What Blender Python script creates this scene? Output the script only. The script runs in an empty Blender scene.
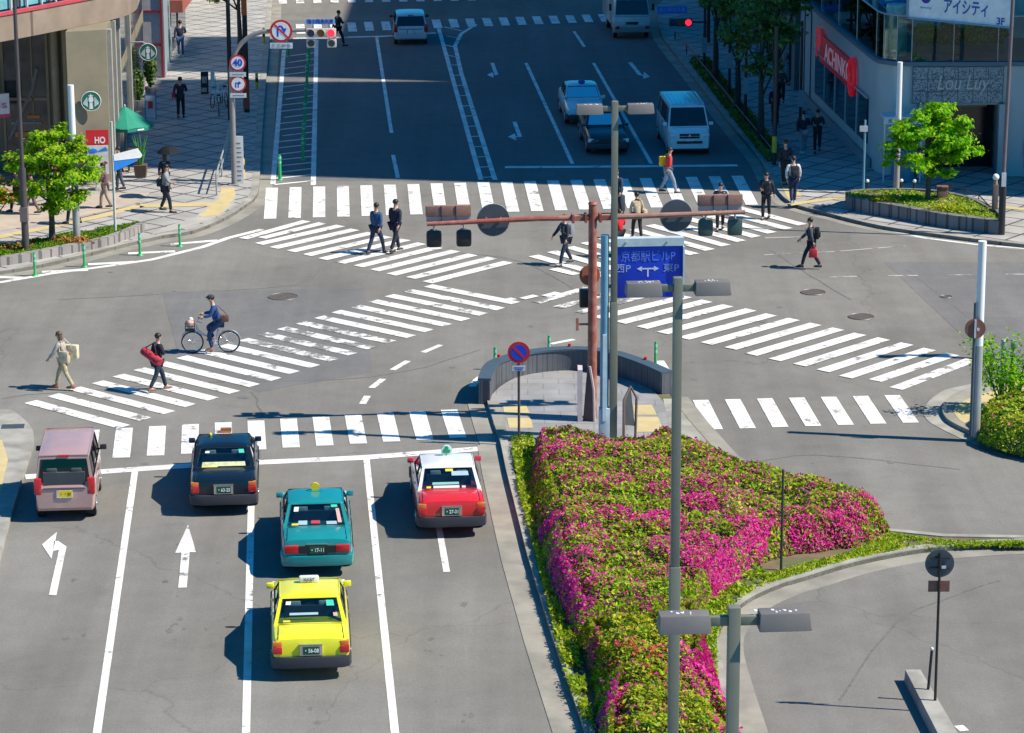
import bpy, bmesh, math, random
import numpy as np
from mathutils import Vector, Matrix
PI=math.pi
random.seed(7); RNG=np.random.default_rng(7)
S=bpy.context.scene; COL=S.collection
# ---------------------------------------------------------------- camera model (also used to survey the site from the photo)
F=3000.0; PITCH=math.radians(14.9); CH=23.0; ROLL=math.radians(-0.2)
_f=Vector((0,math.cos(PITCH),-math.sin(PITCH))); _r0=Vector((1,0,0)); _u0=Vector((0,math.sin(PITCH),math.cos(PITCH)))
_r=_r0*math.cos(ROLL)+_u0*math.sin(ROLL); _u=_u0*math.cos(ROLL)-_r0*math.sin(ROLL)
def ray(px,py): return _f+_r*((px-512)/F)-_u*((py-366.5)/F)
def at(px,py,z=0.0):
    d=ray(px,py); t=(z-CH)/d.z; return (d.x*t,d.y*t)
def hz(Y,px,py):
    d=ray(px,py); t=Y/d.y; return CH+d.z*t
cd=bpy.data.cameras.new('camera'); cam=bpy.data.objects.new('camera',cd); COL.objects.link(cam)
cd.sensor_width=36; cd.lens=F/1024*36; cd.clip_start=1; cd.clip_end=3000
M=Matrix((_r,_u,-_f)).transposed().to_4x4(); M.translation=(0,0,CH); cam.matrix_world=M
S.camera=cam
# ---------------------------------------------------------------- light
w=bpy.data.worlds.new('World'); S.world=w; w.use_nodes=True; nt=w.node_tree
SUN_EL=math.radians(48); SUN_AZ=math.radians(10.5)   # sun stands to the right, slightly behind the viewer
sk=nt.nodes.new('ShaderNodeTexSky'); sk.sky_type='NISHITA'; sk.sun_disc=False; sk.sun_elevation=SUN_EL
sk.sun_rotation=PI/2+SUN_AZ; sk.altitude=0; sk.air_density=1.0; sk.dust_density=0.3; sk.ozone_density=4.0
bg=nt.nodes['Background']; bg.inputs[1].default_value=0.078; tint=nt.nodes.new('ShaderNodeVectorMath'); tint.operation='MULTIPLY'; tint.inputs[1].default_value=(.05,.84,1.28); nt.links.new(sk.outputs[0],tint.inputs[0]); nt.links.new(tint.outputs[0],bg.inputs[0])
sd=bpy.data.lights.new('sun','SUN'); sd.energy=5.0; sd.angle=math.radians(0.5); sd.color=(1,.90,.755)
sun=bpy.data.objects.new('sun',sd); COL.objects.link(sun)
sdir=Vector((math.cos(SUN_AZ)*math.cos(SUN_EL),-math.sin(SUN_AZ)*math.cos(SUN_EL),math.sin(SUN_EL)))
sun.rotation_euler=sdir.to_track_quat('Z','Y').to_euler(); sun.location=sdir*200
S.view_settings.view_transform='Standard'; S.view_settings.look='None'; S.view_settings.exposure=0.46; S.view_settings.gamma=1
# ---------------------------------------------------------------- materials
def lin(h):
    if isinstance(h,(tuple,list)): return tuple(h)[:3]
    h=h.lstrip('#'); o=[]
    for i in (0,2,4):
        c=int(h[i:i+2],16)/255; o.append(c/12.92 if c<=.04045 else ((c+.055)/1.055)**2.4)
    return tuple(o)
_mc={}
def mat(name,col=(.5,.5,.5),rough=.6,metal=0.,noise=.12,scale=3.,spec=.5,bump=0.,emit=None,coat=0.,col2=None,mixscale=None):
    k=(name,)
    if k in _mc: return _mc[k]
    m=bpy.data.materials.new(name); m.use_nodes=True; n=m.node_tree; b=n.nodes['Principled BSDF']
    c=lin(col); b.inputs['Roughness'].default_value=rough; b.inputs['Metallic'].default_value=metal
    b.inputs['Specular IOR Level'].default_value=spec; b.inputs['Coat Weight'].default_value=coat; b.inputs['Coat Roughness'].default_value=.04
    geo=n.nodes.new('ShaderNodeNewGeometry')
    nz=n.nodes.new('ShaderNodeTexNoise'); nz.inputs['Scale'].default_value=scale; nz.inputs['Detail'].default_value=5; nz.inputs['Roughness'].default_value=.65
    n.links.new(geo.outputs['Position'],nz.inputs['Vector'])
    mp=n.nodes.new('ShaderNodeMapRange'); mp.inputs[1].default_value=.3; mp.inputs[2].default_value=.7
    mp.inputs[3].default_value=1-noise; mp.inputs[4].default_value=1+noise
    n.links.new(nz.outputs['Fac'],mp.inputs[0])
    mx=n.nodes.new('ShaderNodeVectorMath'); mx.operation='SCALE'; 
    if col2 is not None:
        n2=n.nodes.new('ShaderNodeTexNoise'); n2.inputs['Scale'].default_value=mixscale or 1; n2.inputs['Detail'].default_value=6
        n.links.new(geo.outputs['Position'],n2.inputs['Vector'])
        r=n.nodes.new('ShaderNodeMapRange'); r.inputs[1].default_value=.42; r.inputs[2].default_value=.62; n.links.new(n2.outputs['Fac'],r.inputs[0])
        mm=n.nodes.new('ShaderNodeMix'); mm.data_type='RGBA'; mm.inputs[6].default_value=(*c,1); mm.inputs[7].default_value=(*lin(col2),1)
        n.links.new(r.outputs[0],mm.inputs[0]); n.links.new(mm.outputs[2],mx.inputs[0])
    else: mx.inputs[0].default_value=c
    n.links.new(mp.outputs[0],mx.inputs['Scale']); n.links.new(mx.outputs[0],b.inputs['Base Color'])
    if bump:
        bp=n.nodes.new('ShaderNodeBump'); bp.inputs['Strength'].default_value=bump; bp.inputs['Distance'].default_value=.02
        n3=n.nodes.new('ShaderNodeTexNoise'); n3.inputs['Scale'].default_value=60; n.links.new(geo.outputs['Position'],n3.inputs['Vector'])
        n.links.new(n3.outputs['Fac'],bp.inputs['Height']); n.links.new(bp.outputs[0],b.inputs['Normal'])
    if emit: b.inputs['Emission Color'].default_value=(*lin(col),1); b.inputs['Emission Strength'].default_value=emit
    _mc[k]=m; return m
def paint(name,col,**k): k.setdefault('coat',.7); return mat(name,col,rough=.28,noise=.05,**k)
def glass(name,tint=(.25,.35,.36),gloss=.12):
    if (name,) in _mc: return _mc[(name,)]
    m=bpy.data.materials.new(name); m.use_nodes=True; n=m.node_tree; n.nodes.clear()
    o=n.nodes.new('ShaderNodeOutputMaterial'); t=n.nodes.new('ShaderNodeBsdfTransparent'); t.inputs[0].default_value=(*tint,1)
    g=n.nodes.new('ShaderNodeBsdfGlossy'); g.inputs['Roughness'].default_value=.02
    fr=n.nodes.new('ShaderNodeFresnel'); fr.inputs[0].default_value=1.5
    ad=n.nodes.new('ShaderNodeMath'); ad.operation='ADD'; ad.inputs[1].default_value=gloss*.4; n.links.new(fr.outputs[0],ad.inputs[0])
    x=n.nodes.new('ShaderNodeMixShader'); n.links.new(ad.outputs[0],x.inputs[0]); n.links.new(t.outputs[0],x.inputs[1]); n.links.new(g.outputs[0],x.inputs[2]); n.links.new(x.outputs[0],o.inputs[0])
    _mc[(name,)]=m; return m
def leafmat(name,cols,rough=.55,transl=.35):
    """colour drawn per leaf from a ramp"""
    m=bpy.data.materials.new(name); m.use_nodes=True; n=m.node_tree; b=n.nodes['Principled BSDF']; o=n.nodes['Material Output']
    geo=n.nodes.new('ShaderNodeNewGeometry'); cr=n.nodes.new('ShaderNodeValToRGB'); cr.color_ramp.interpolation='CONSTANT'
    e=cr.color_ramp.elements
    while len(e)<len(cols): e.new(.5)
    for i,c in enumerate(cols): e[i].position=i/len(cols); e[i].color=(*lin(c),1)
    n.links.new(geo.outputs['Random Per Island'],cr.inputs[0]); n.links.new(cr.outputs[0],b.inputs['Base Color']); b.inputs['Roughness'].default_value=rough
    b.inputs['Specular IOR Level'].default_value=.25
    t=n.nodes.new('ShaderNodeBsdfTranslucent'); n.links.new(cr.outputs[0],t.inputs[0]); x=n.nodes.new('ShaderNodeMixShader'); x.inputs[0].default_value=transl
    n.links.new(b.outputs[0],x.inputs[1]); n.links.new(t.outputs[0],x.inputs[2]); n.links.new(x.outputs[0],o.inputs[0]); return m
def N(n,t,**k):
    x=n.nodes.new(t)
    for a,v in k.items(): setattr(x,a,v)
    return x
def asphalt(name,base,spread=.16,wearmarks=True):
    m=bpy.data.materials.new(name); m.use_nodes=True; n=m.node_tree; b=n.nodes['Principled BSDF']; L=n.links.new
    geo=N(n,'ShaderNodeNewGeometry')
    def nz(sc,det=4,rot=0,stretch=(1,1,1)):
        mp=N(n,'ShaderNodeMapping'); mp.inputs['Scale'].default_value=stretch; mp.inputs['Rotation'].default_value=(0,0,rot); L(geo.outputs['Position'],mp.inputs[0])
        x=N(n,'ShaderNodeTexNoise'); x.inputs['Scale'].default_value=sc; x.inputs['Detail'].default_value=det; x.inputs['Roughness'].default_value=.6; L(mp.outputs[0],x.inputs['Vector']); return x.outputs['Fac']
    def rng(v,a,bb,lo,hi):
        r=N(n,'ShaderNodeMapRange'); r.inputs[1].default_value=a; r.inputs[2].default_value=bb; r.inputs[3].default_value=lo; r.inputs[4].default_value=hi; L(v,r.inputs[0]); return r.outputs[0]
    def mul(a,c):
        x=N(n,'ShaderNodeMath',operation='MULTIPLY'); L(a,x.inputs[0]); L(c,x.inputs[1]); return x.outputs[0]
    v=mul(rng(nz(.12,3),.3,.7,1-spread,1+spread),rng(nz(1.3,6),.3,.7,.93,1.07))
    v=mul(v,rng(nz(38,2),.3,.7,.80,1.20)); v=mul(v,rng(nz(11,3),.35,.65,.95,1.05)); v=mul(v,rng(nz(.55,8),.62,.74,1.0,.86))
    v=mul(v,rng(nz(.9,4,.07,(1,.04,1)),.35,.65,.91,1.06))         # tyre tracks along the lanes
    vo=N(n,'ShaderNodeTexVoronoi',feature='DISTANCE_TO_EDGE'); vo.inputs['Scale'].default_value=.075
    # wobble crack network
    wn=N(n,'ShaderNodeTexNoise'); wn.inputs['Scale'].default_value=.8; wn.inputs['Detail'].default_value=6; L(geo.outputs['Position'],wn.inputs['Vector'])
    va=N(n,'ShaderNodeVectorMath',operation='MULTIPLY_ADD'); va.inputs[1].default_value=(1.6,1.6,0); L(wn.outputs['Color'],va.inputs[0]); L(geo.outputs['Position'],va.inputs[2]); L(va.outputs[0],vo.inputs['Vector'])
    cr=rng(vo.outputs['Distance'],.0,.0022,.82,1.0)
    v=mul(v,cr)
    sc=N(n,'ShaderNodeVectorMath',operation='SCALE'); sc.inputs[0].default_value=base; L(v,sc.inputs['Scale']); L(sc.outputs[0],b.inputs['Base Color'])
    b.inputs['Roughness'].default_value=.9; b.inputs['Specular IOR Level'].default_value=.12
    bp=N(n,'ShaderNodeBump'); bp.inputs['Strength'].default_value=.4; bp.inputs['Distance'].default_value=.01; L(nz(70,2),bp.inputs['Height']); L(bp.outputs[0],b.inputs['Normal'])
    return m
def linepaint(name,white=(.82,.82,.79),under=(.2,.195,.18),thr=.405):
    m=bpy.data.materials.new(name); m.use_nodes=True; n=m.node_tree; b=n.nodes['Principled BSDF']; L=n.links.new
    geo=N(n,'ShaderNodeNewGeometry'); x=N(n,'ShaderNodeTexNoise'); x.inputs['Scale'].default_value=1.6; x.inputs['Detail'].default_value=9; x.inputs['Roughness'].default_value=.75; L(geo.outputs['Position'],x.inputs['Vector'])
    r=N(n,'ShaderNodeMapRange'); r.inputs[1].default_value=thr-.03; r.inputs[2].default_value=thr+.03; L(x.outputs['Fac'],r.inputs[0])
    y=N(n,'ShaderNodeTexNoise'); y.inputs['Scale'].default_value=1.1; y.inputs['Detail'].default_value=8; L(geo.outputs['Position'],y.inputs['Vector'])
    r2=N(n,'ShaderNodeMapRange'); r2.inputs[1].default_value=.3; r2.inputs[2].default_value=.7; r2.inputs[3].default_value=.70; r2.inputs[4].default_value=1.07; L(y.outputs['Fac'],r2.inputs[0])
    sc=N(n,'ShaderNodeVectorMath',operation='SCALE'); sc.inputs[0].default_value=white; L(r2.outputs[0],sc.inputs['Scale'])
    mm=N(n,'ShaderNodeMix',data_type='RGBA'); mm.inputs[6].default_value=(*under,1); L(r.outputs[0],mm.inputs[0]); L(sc.outputs[0],mm.inputs[7]); L(mm.outputs[2],b.inputs['Base Color'])
    b.inputs['Roughness'].default_value=.7; return m
def tiles(name,c1,c2,joint,rot=.785,bw=.9,bh=.9,mortar=.03,offset=0.,jn=.5):
    m=bpy.data.materials.new(name); m.use_nodes=True; n=m.node_tree; b=n.nodes['Principled BSDF']; L=n.links.new
    geo=N(n,'ShaderNodeNewGeometry'); mp=N(n,'ShaderNodeMapping'); mp.inputs['Rotation'].default_value=(0,0,rot); L(geo.outputs['Position'],mp.inputs[0])
    br=N(n,'ShaderNodeTexBrick'); br.offset=offset; br.inputs['Color1'].default_value=(*lin(c1),1); br.inputs['Color2'].default_value=(*lin(c2),1); br.inputs['Mortar'].default_value=(*lin(joint),1)
    br.inputs['Scale'].default_value=1; br.inputs['Brick Width'].default_value=bw; br.inputs['Row Height'].default_value=bh; br.inputs['Mortar Size'].default_value=mortar
    L(mp.outputs[0],br.inputs['Vector'])
    x=N(n,'ShaderNodeTexNoise'); x.inputs['Scale'].default_value=1.1; x.inputs['Detail'].default_value=7; L(geo.outputs['Position'],x.inputs['Vector'])
    r=N(n,'ShaderNodeMapRange'); r.inputs[1].default_value=.3; r.inputs[2].default_value=.7; r.inputs[3].default_value=.8; r.inputs[4].default_value=1.15; L(x.outputs['Fac'],r.inputs[0])
    sc=N(n,'ShaderNodeVectorMath',operation='SCALE'); L(br.outputs['Color'],sc.inputs[0]); L(r.outputs[0],sc.inputs['Scale']); L(sc.outputs[0],b.inputs['Base Color']); b.inputs['Roughness'].default_value=.7; return m
# ---------------------------------------------------------------- mesh builder
class MB:
    def __init__(s): s.bm=bmesh.new()
    def face(s,pts,mi=0):
        vs=[s.bm.verts.new(p) for p in pts]
        try: f=s.bm.faces.new(vs); f.material_index=mi; return f
        except ValueError: return None
    def box(s,c,d,rz=0,mi=0,rx=0,ry=0):
        R=Matrix.Rotation(rz,3,'Z')@Matrix.Rotation(ry,3,'Y')@Matrix.Rotation(rx,3,'X'); v=[]
        for z in (-1,1):
            for y in (-1,1):
                for x in (-1,1): v.append(s.bm.verts.new(Vector(c)+R@Vector((x*d[0]/2,y*d[1]/2,z*d[2]/2))))
        for q in ((0,2,3,1),(4,5,7,6),(0,1,5,4),(2,6,7,3),(0,4,6,2),(1,3,7,5)):
            f=s.bm.faces.new([v[i] for i in q]); f.material_index=mi
        return s
    def hexa(s,b,t,mi=0):
        vb=[s.bm.verts.new(p) for p in b]; vt=[s.bm.verts.new(p) for p in t]; n=len(b)
        s.bm.faces.new(vb[::-1]).material_index=mi; s.bm.faces.new(vt).material_index=mi
        for i in range(n): s.bm.faces.new((vb[i],vb[(i+1)%n],vt[(i+1)%n],vt[i])).material_index=mi
        return s
    def prism(s,poly,z0,z1,mi=0): return s.hexa([(p[0],p[1],z0) for p in poly],[(p[0],p[1],z1) for p in poly],mi)
    def ring(s,c,ax,r,n,ph=0):
        ax=Vector(ax).normalized(); q=ax.to_track_quat('Z','Y'); return [s.bm.verts.new(Vector(c)+q@Vector((r*math.cos(2*PI*i/n+ph),r*math.sin(2*PI*i/n+ph),0))) for i in range(n)]
    def cyl(s,a,b,r0,r1=None,n=12,mi=0,cap=True):
        r1=r0 if r1 is None else r1; ax=Vector(b)-Vector(a)
        A=s.ring(a,ax,r0,n); B=s.ring(b,ax,r1,n)
        for i in range(n): f=s.bm.faces.new((A[i],A[(i+1)%n],B[(i+1)%n],B[i])); f.material_index=mi; f.smooth=True
        if cap: s.bm.faces.new(A[::-1]).material_index=mi; s.bm.faces.new(B).material_index=mi
        return s
    def tube(s,pts,r,n=8,mi=0,closed=False):
        rs=r if isinstance(r,(list,tuple)) else [r]*len(pts); P=[Vector(p) for p in pts]; R=[]
        m=len(P)
        up=None
        for i,p in enumerate(P):
            if closed: ax=P[(i+1)%m]-P[i-1]
            else: ax=P[min(i+1,m-1)]-P[max(i-1,0)]
            ax.normalize()
            if up is None:
                up=Vector((0,0,1)) if abs(ax.z)<.9 else Vector((0,1,0))
            sd=ax.cross(up).normalized(); up=sd.cross(ax).normalized()
            R.append([s.bm.verts.new(p+(sd*math.cos(2*PI*k/n)+up*math.sin(2*PI*k/n))*rs[i]) for k in range(n)])
        for i in range(m if closed else m-1):
            A=R[i];B=R[(i+1)%m]
            for k in range(n):
                f=s.bm.faces.new((A[k],A[(k+1)%n],B[(k+1)%n],B[k])); f.material_index=mi; f.smooth=True
        if not closed: s.bm.faces.new(R[0][::-1]).material_index=mi; s.bm.faces.new(R[-1]).material_index=mi
        return s
    def ball(s,c,r,n=12,mi=0):
        r=(r,r,r) if not isinstance(r,(tuple,list)) else r
        o=bmesh.ops.create_uvsphere(s.bm,u_segments=n,v_segments=max(6,n//2),radius=1,matrix=Matrix.Translation(c)@Matrix.Diagonal((*r,1)))
        for v in o['verts']:
            for f in v.link_faces: f.smooth=True; f.material_index=mi
        return s
    def loft(s,secs,mi=0,closed=True,cap=True,smooth=True):
        R=[[s.bm.verts.new(p) for p in q] for q in secs]; n=len(R[0])
        for A,B in zip(R,R[1:]):
            for k in range(n if closed else n-1):
                try: f=s.bm.faces.new((A[k],A[(k+1)%n],B[(k+1)%n],B[k])); f.material_index=mi; f.smooth=smooth
                except ValueError: pass
        if cap: s.bm.faces.new(R[0][::-1]).material_index=mi; s.bm.faces.new(R[-1]).material_index=mi
        return s
    def build(s,name,m,parent=None,loc=None,bevel=0,angle=35,**tg):
        bmesh.ops.recalc_face_normals(s.bm,faces=s.bm.faces)
        if bevel: bmesh.ops.bevel(s.bm,geom=[e for e in s.bm.edges if len(e.link_faces)==2 and e.calc_face_angle(0)>.5],offset=bevel,segments=2,affect='EDGES',profile=.6,clamp_overlap=True)
        me=bpy.data.meshes.new(name); s.bm.to_mesh(me); s.bm.free()
        if loc is not None: me.transform(Matrix.Translation(-Vector(loc)))
        me.set_sharp_from_angle(angle=math.radians(angle))
        for x in (m if isinstance(m,(list,tuple)) else [m]): me.materials.append(x)
        o=bpy.data.objects.new(name,me); COL.objects.link(o)
        if parent: o.parent=parent
        if loc is not None: o.location=loc
        tag(o,**tg); return o
def tag(o,label=None,cat=None,group=None,kind=None):
    if label: o['label']=label
    if cat: o['category']=cat
    if group: o['group']=group
    if kind: o['kind']=kind
    return o
def T(name,label,cat,loc=(0,0,0),rz=0,group=None):
    o=bpy.data.objects.new(name,None); COL.objects.link(o); o.location=loc if len(loc)==3 else (*loc,0); o.rotation_euler=(0,0,rz)
    o.empty_display_size=.2; return tag(o,label,cat,group)
def copy_tree(o,parent=None):
    c=o.copy(); COL.objects.link(c); c.parent=parent
    for ch in list(o.children): copy_tree(ch,c)
    return c
FONT=None
def text(s,size,name,m,parent,loc,rot=(PI/2,0,0),ext=.006,wid=None,bold=0.0,align='CENTER',shear=0):
    cu=bpy.data.curves.new(name,'FONT'); cu.body=s; cu.size=size; cu.extrude=ext; cu.align_x=align; cu.align_y='CENTER'; cu.offset=bold; cu.shear=shear
    to=bpy.data.objects.new('t',cu); COL.objects.link(to); dg=bpy.context.evaluated_depsgraph_get()
    me=bpy.data.meshes.new_from_object(to.evaluated_get(dg)); bpy.data.objects.remove(to)
    if wid and len(me.vertices):
        xs=[v.co.x for v in me.vertices]; k=wid/(max(xs)-min(xs)); me.transform(Matrix.Diagonal((k,1,1,1)))
    me.name=name; me.materials.clear(); me.materials.append(m)
    o=bpy.data.objects.new(name,me); COL.objects.link(o); o.parent=parent; o.location=loc; o.rotation_euler=rot; return o
def poly_px(pts,z=0): return [at(x,y,z) for x,y in pts]
def smooth_line(P,k=6):
    """Catmull-Rom through points"""
    out=[]
    for i in range(len(P)-1):
        p0=P[max(i-1,0)];p1=P[i];p2=P[i+1];p3=P[min(i+2,len(P)-1)]
        for j in range(k):
            t=j/k; out.append(tuple(.5*((2*p1[a])+(-p0[a]+p2[a])*t+(2*p0[a]-5*p1[a]+4*p2[a]-p3[a])*t*t+(-p0[a]+3*p1[a]-3*p2[a]+p3[a])*t**3) for a in range(2)))
    out.append(tuple(P[-1])); return out
def offset_line(P,d):
    out=[]
    for i in range(len(P)):
        a=Vector(P[max(i-1,0)]);b=Vector(P[min(i+1,len(P)-1)]); t=(b-a).normalized(); out.append((P[i][0]-t.y*d,P[i][1]+t.x*d))
    return out
def strip(mb,A,B,z0,z1,mi=0):
    """solid band between two polylines"""
    for i in range(len(A)-1): mb.hexa([(*A[i],z0),(*A[i+1],z0),(*B[i+1],z0),(*B[i],z0)],[(*A[i],z1),(*A[i+1],z1),(*B[i+1],z1),(*B[i],z1)],mi)
def sheet(mb,poly,z,mi=0): mb.face([(p[0],p[1],z) for p in poly],mi)
def tri_sheet(name,poly,z,m,kind='structure',skirt=0.0):
    """flat polygon (any shape) with an optional vertical skirt"""
    bm=bmesh.new(); vs=[bm.verts.new((p[0],p[1],z)) for p in poly]; f=bm.faces.new(vs)
    if f.normal.z==0: f.normal_update()
    f.normal_update()
    if f.normal.z<0: f.normal_flip()
    if skirt:
        lo=[bm.verts.new((p[0],p[1],z-skirt)) for p in poly]; n=len(poly)
        for i in range(n): bm.faces.new((vs[i],vs[(i+1)%n],lo[(i+1)%n],lo[i]))
    bmesh.ops.triangulate(bm,faces=[f]); bmesh.ops.recalc_face_normals(bm,faces=bm.faces)
    me=bpy.data.meshes.new(name); bm.to_mesh(me); bm.free(); me.materials.append(m)
    o=bpy.data.objects.new(name,me); COL.objects.link(o); o['kind']=kind; return o
def quads(name,cen,nrm,size,m,parent=None,aspect=1.0,jit=.5,loc=None,tri=False):
    """many leaf faces at cen (n,3) with normals nrm (n,3)"""
    n=len(cen); nrm=nrm+RNG.normal(0,jit,(n,3)); nrm/=np.linalg.norm(nrm,axis=1)[:,None]+1e-9
    a=np.cross(nrm,RNG.normal(0,1,(n,3))); a/=np.linalg.norm(a,axis=1)[:,None]+1e-9; b=np.cross(nrm,a)
    s=(size*RNG.uniform(.6,1.3,n))[:,None]
    V=np.stack([cen-a*s*aspect,cen-b*s*.6+a*s*.1,cen+a*s*aspect,cen+b*s*.6+a*s*.1],1).reshape(-1,3)
    if loc is not None: V=V-np.array(loc)
    me=bpy.data.meshes.new(name); me.vertices.add(4*n); me.vertices.foreach_set('co',V.astype(np.float32).ravel())
    me.loops.add(4*n); me.loops.foreach_set('vertex_index',np.arange(4*n,dtype=np.int32)); me.polygons.add(n); me.polygons.foreach_set('loop_start',np.arange(0,4*n,4,dtype=np.int32))
    me.update(calc_edges=True); me.validate(); me.materials.append(m)
    o=bpy.data.objects.new(name,me); COL.objects.link(o); o.parent=parent
    if loc is not None and parent is None: o.location=loc
    return o
# ================================================================ GROUND, ROADS, MARKINGS
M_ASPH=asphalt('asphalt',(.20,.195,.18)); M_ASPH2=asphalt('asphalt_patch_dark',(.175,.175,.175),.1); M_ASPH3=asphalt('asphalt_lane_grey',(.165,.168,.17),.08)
M_LINE=linepaint('road_paint'); M_LINEW=linepaint('road_paint_worn',thr=.43)
M_CONC=mat('concrete_kerb',(.36,.35,.31),.8,noise=.18,scale=1.5,col2=(.27,.26,.23),mixscale=1.2,bump=.3)
M_GUT=mat('concrete_gutter',(.31,.295,.25),.85,noise=.15,scale=1.2,col2=(.24,.23,.2),mixscale=.8)
M_TILE=tiles('paving_diamond',(.36,.35,.33),(.41,.4,.38),(.075,.08,.09),rot=.66,bw=1.15,bh=1.15,mortar=.05)
M_TILE2=tiles('paving_plaza',(.30,.30,.30),(.28,.28,.285),(.22,.22,.22),rot=.0,bw=.9,bh=.6,mortar=.02,offset=.5)
M_PINK=mat('sidewalk_buff',(.45,.38,.31),.8,noise=.12,scale=1)
M_TACT=mat('tactile_yellow',(.54,.44,.22),.75,noise=.12,scale=2)
M_BRICK=tiles('planter_block',(.27,.25,.24),(.34,.31,.3),(.12,.12,.12),rot=0,bw=.6,bh=.3)
road=tri_sheet('road',[(-400,-20),(400,-20),(400,900),(-400,900)],0,M_ASPH)
# asphalt patches
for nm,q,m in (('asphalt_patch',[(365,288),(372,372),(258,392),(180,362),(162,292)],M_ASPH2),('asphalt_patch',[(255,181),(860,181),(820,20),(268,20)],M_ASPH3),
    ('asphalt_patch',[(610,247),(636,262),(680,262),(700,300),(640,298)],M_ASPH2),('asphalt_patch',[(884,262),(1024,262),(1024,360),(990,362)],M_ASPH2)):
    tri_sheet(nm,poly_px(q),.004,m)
ST=.009; LZ=[.0065]
mk=MB(); mw=MB(); mx=MB()
def line(mb,pts,wd,z=ST):
    LZ[0]+=.00004; z=LZ[0]
    P=[at(*p) for p in pts]; A=offset_line(P,wd/2); B=offset_line(P,-wd/2)
    for i in range(len(P)-1): mb.face([(*A[i],z),(*A[i+1],z),(*B[i+1],z),(*B[i],z)])
def lerp(a,b,t): return tuple(a[i]+(b[i]-a[i])*t for i in range(len(a)))
# near straight crosswalk
SZ=[.011]
def stripes(mb,first,last,n,wd,z=None,skip=(),jit=.0):
    """first/last: (start,end) px of the centre line of the first and last bar"""
    SZ[0]+=.0008; z=SZ[0]
    a0,a1=at(*first[0]),at(*first[1]); b0,b1=at(*last[0]),at(*last[1])
    for i in range(n):
        if i in skip: continue
        t=i/(n-1); p=lerp(a0,b0,t); q=lerp(a1,b1,t); d=(Vector(q)-Vector(p)).normalized(); nn=Vector((-d.y,d.x))*wd/2
        p=Vector(p)-d*random.uniform(0,jit); q=Vector(q)+d*random.uniform(0,jit)
        mb.face([(*(p+nn),z),(*(q+nn),z),(*(q-nn),z),(*(p-nn),z)])
stripes(mk,((58,432),(52,462)),((449,410),(458,438)),13,.47,skip=())
stripes(mk,((700.5,400.3),(715,429.7)),((892,395.5),(911,423)),7,.45)
stripes(mk,((272,188),(270,219)),((737,176),(752,205)),21,.46)
# diagonal scramble crossings
M_LINEWW=linepaint('road_paint_very_worn',thr=.5); sA=MB(); sB=MB(); stripes(sA,((30.5,402),(122,426.5)),((409,291),(499,309)),20,.45,jit=.12,skip=(10,11,12,13)); stripes(sB,((30.5,402),(122,426.5)),((409,291),(499,309)),20,.45,skip=(0,1,2,3,4,5,6,7,8,9,14,15,16,17,18,19)); stripes(sA,((875,381),(953,354.5)),((896,389),(972,360)),2,.45); stripes(sB,((536,303),(588,288)),((579,313),(664,291)),3,.4); sB.build('crosswalk_marking',M_LINEWW)['kind']='structure'
stripes(sA,((428,286),(516,303.5)),((428,286),(516,303.5)),2,.45,skip=(1,))
stripes(mk,((259,244.4),(338.5,226.5)),((428.4,282.5),(508,262.5)),11,.45,jit=.12)
stripes(mk,((243,239),(306.5,221.3)),((259,242),(320,223.8)),2,.4,skip=(1,)); stripes(mk,((262,238.5),(322.5,223.5)),((262,238),(322,223)),2,.4,skip=(1,))
stripes(mk,((535,256.5),(608,277)),((728,205.5),(802,225)),13,.45,jit=.1); stripes(mk,((553,269),(577,275)),((553,269),(577,275)),2,.4,skip=(1,))
stripes(mk,((600,318),(686,297)),((847.8,377),(929,350)),12,.47,jit=.12)
stripes(mw,((500,302),(514,299)),((566,294),(580,290)),4,.3)
sA.build('crosswalk_marking',M_LINEW).__setitem__('kind','structure')
# lane lines of the near road
line(mk,[(25.4,477),(190,465.7),(362,457.8),(478.7,449)],.42)
line(mk,[(135,471),(97,733),(92,760)],.17); line(mk,[(252,470),(246,733),(245,790)],.17); line(mk,[(366.5,459),(395,733),(399,770)],.17)
line(mk,[(432,487),(446.7,572)],.16)
for a,b in (((423,352.5),(441,345)),((392.5,370),(408,361)),((371.5,388),(383,379)),((362.5,404),(367.5,396)),((551,344),(574,339.5))): line(mk,[a,b],.2)
for a,b in (((829,277),(857,276.5)),((888,275.9),(918,275.5)),((947,275),(972,274.8)),((1005,274.4),(1040,274.2))): line(mx,[a,b],.13)
# edge lines round the corners
eL=[(-40,286),(0,282.5),(51,273.6),(101.6,267),(152,259.7),(203,247),(228.5,238),(262,229.5)]
line(mk,eL,.26)
eR=[(860,224.5),(886,229.5),(924,238),(975,244.5),(1024,248.5),(1060,250)]
line(mk,eR,.16)
for a,b in (((-5,277),(22,278)),((42,272),(88,270)),((88,264.5),(134,262)),((128,253.5),(175,251.5)),((170,244.5),(218,240.5))): line(mk,[a,b],.3)
line(mx,[(764,255),(830,252),(905,246)],.1); line(mx,[(764,238),(800,237)],.12); mx.build('road_marking',linepaint('road_paint_faded',white=(.5,.5,.48),thr=.48))['kind']='structure'
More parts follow.
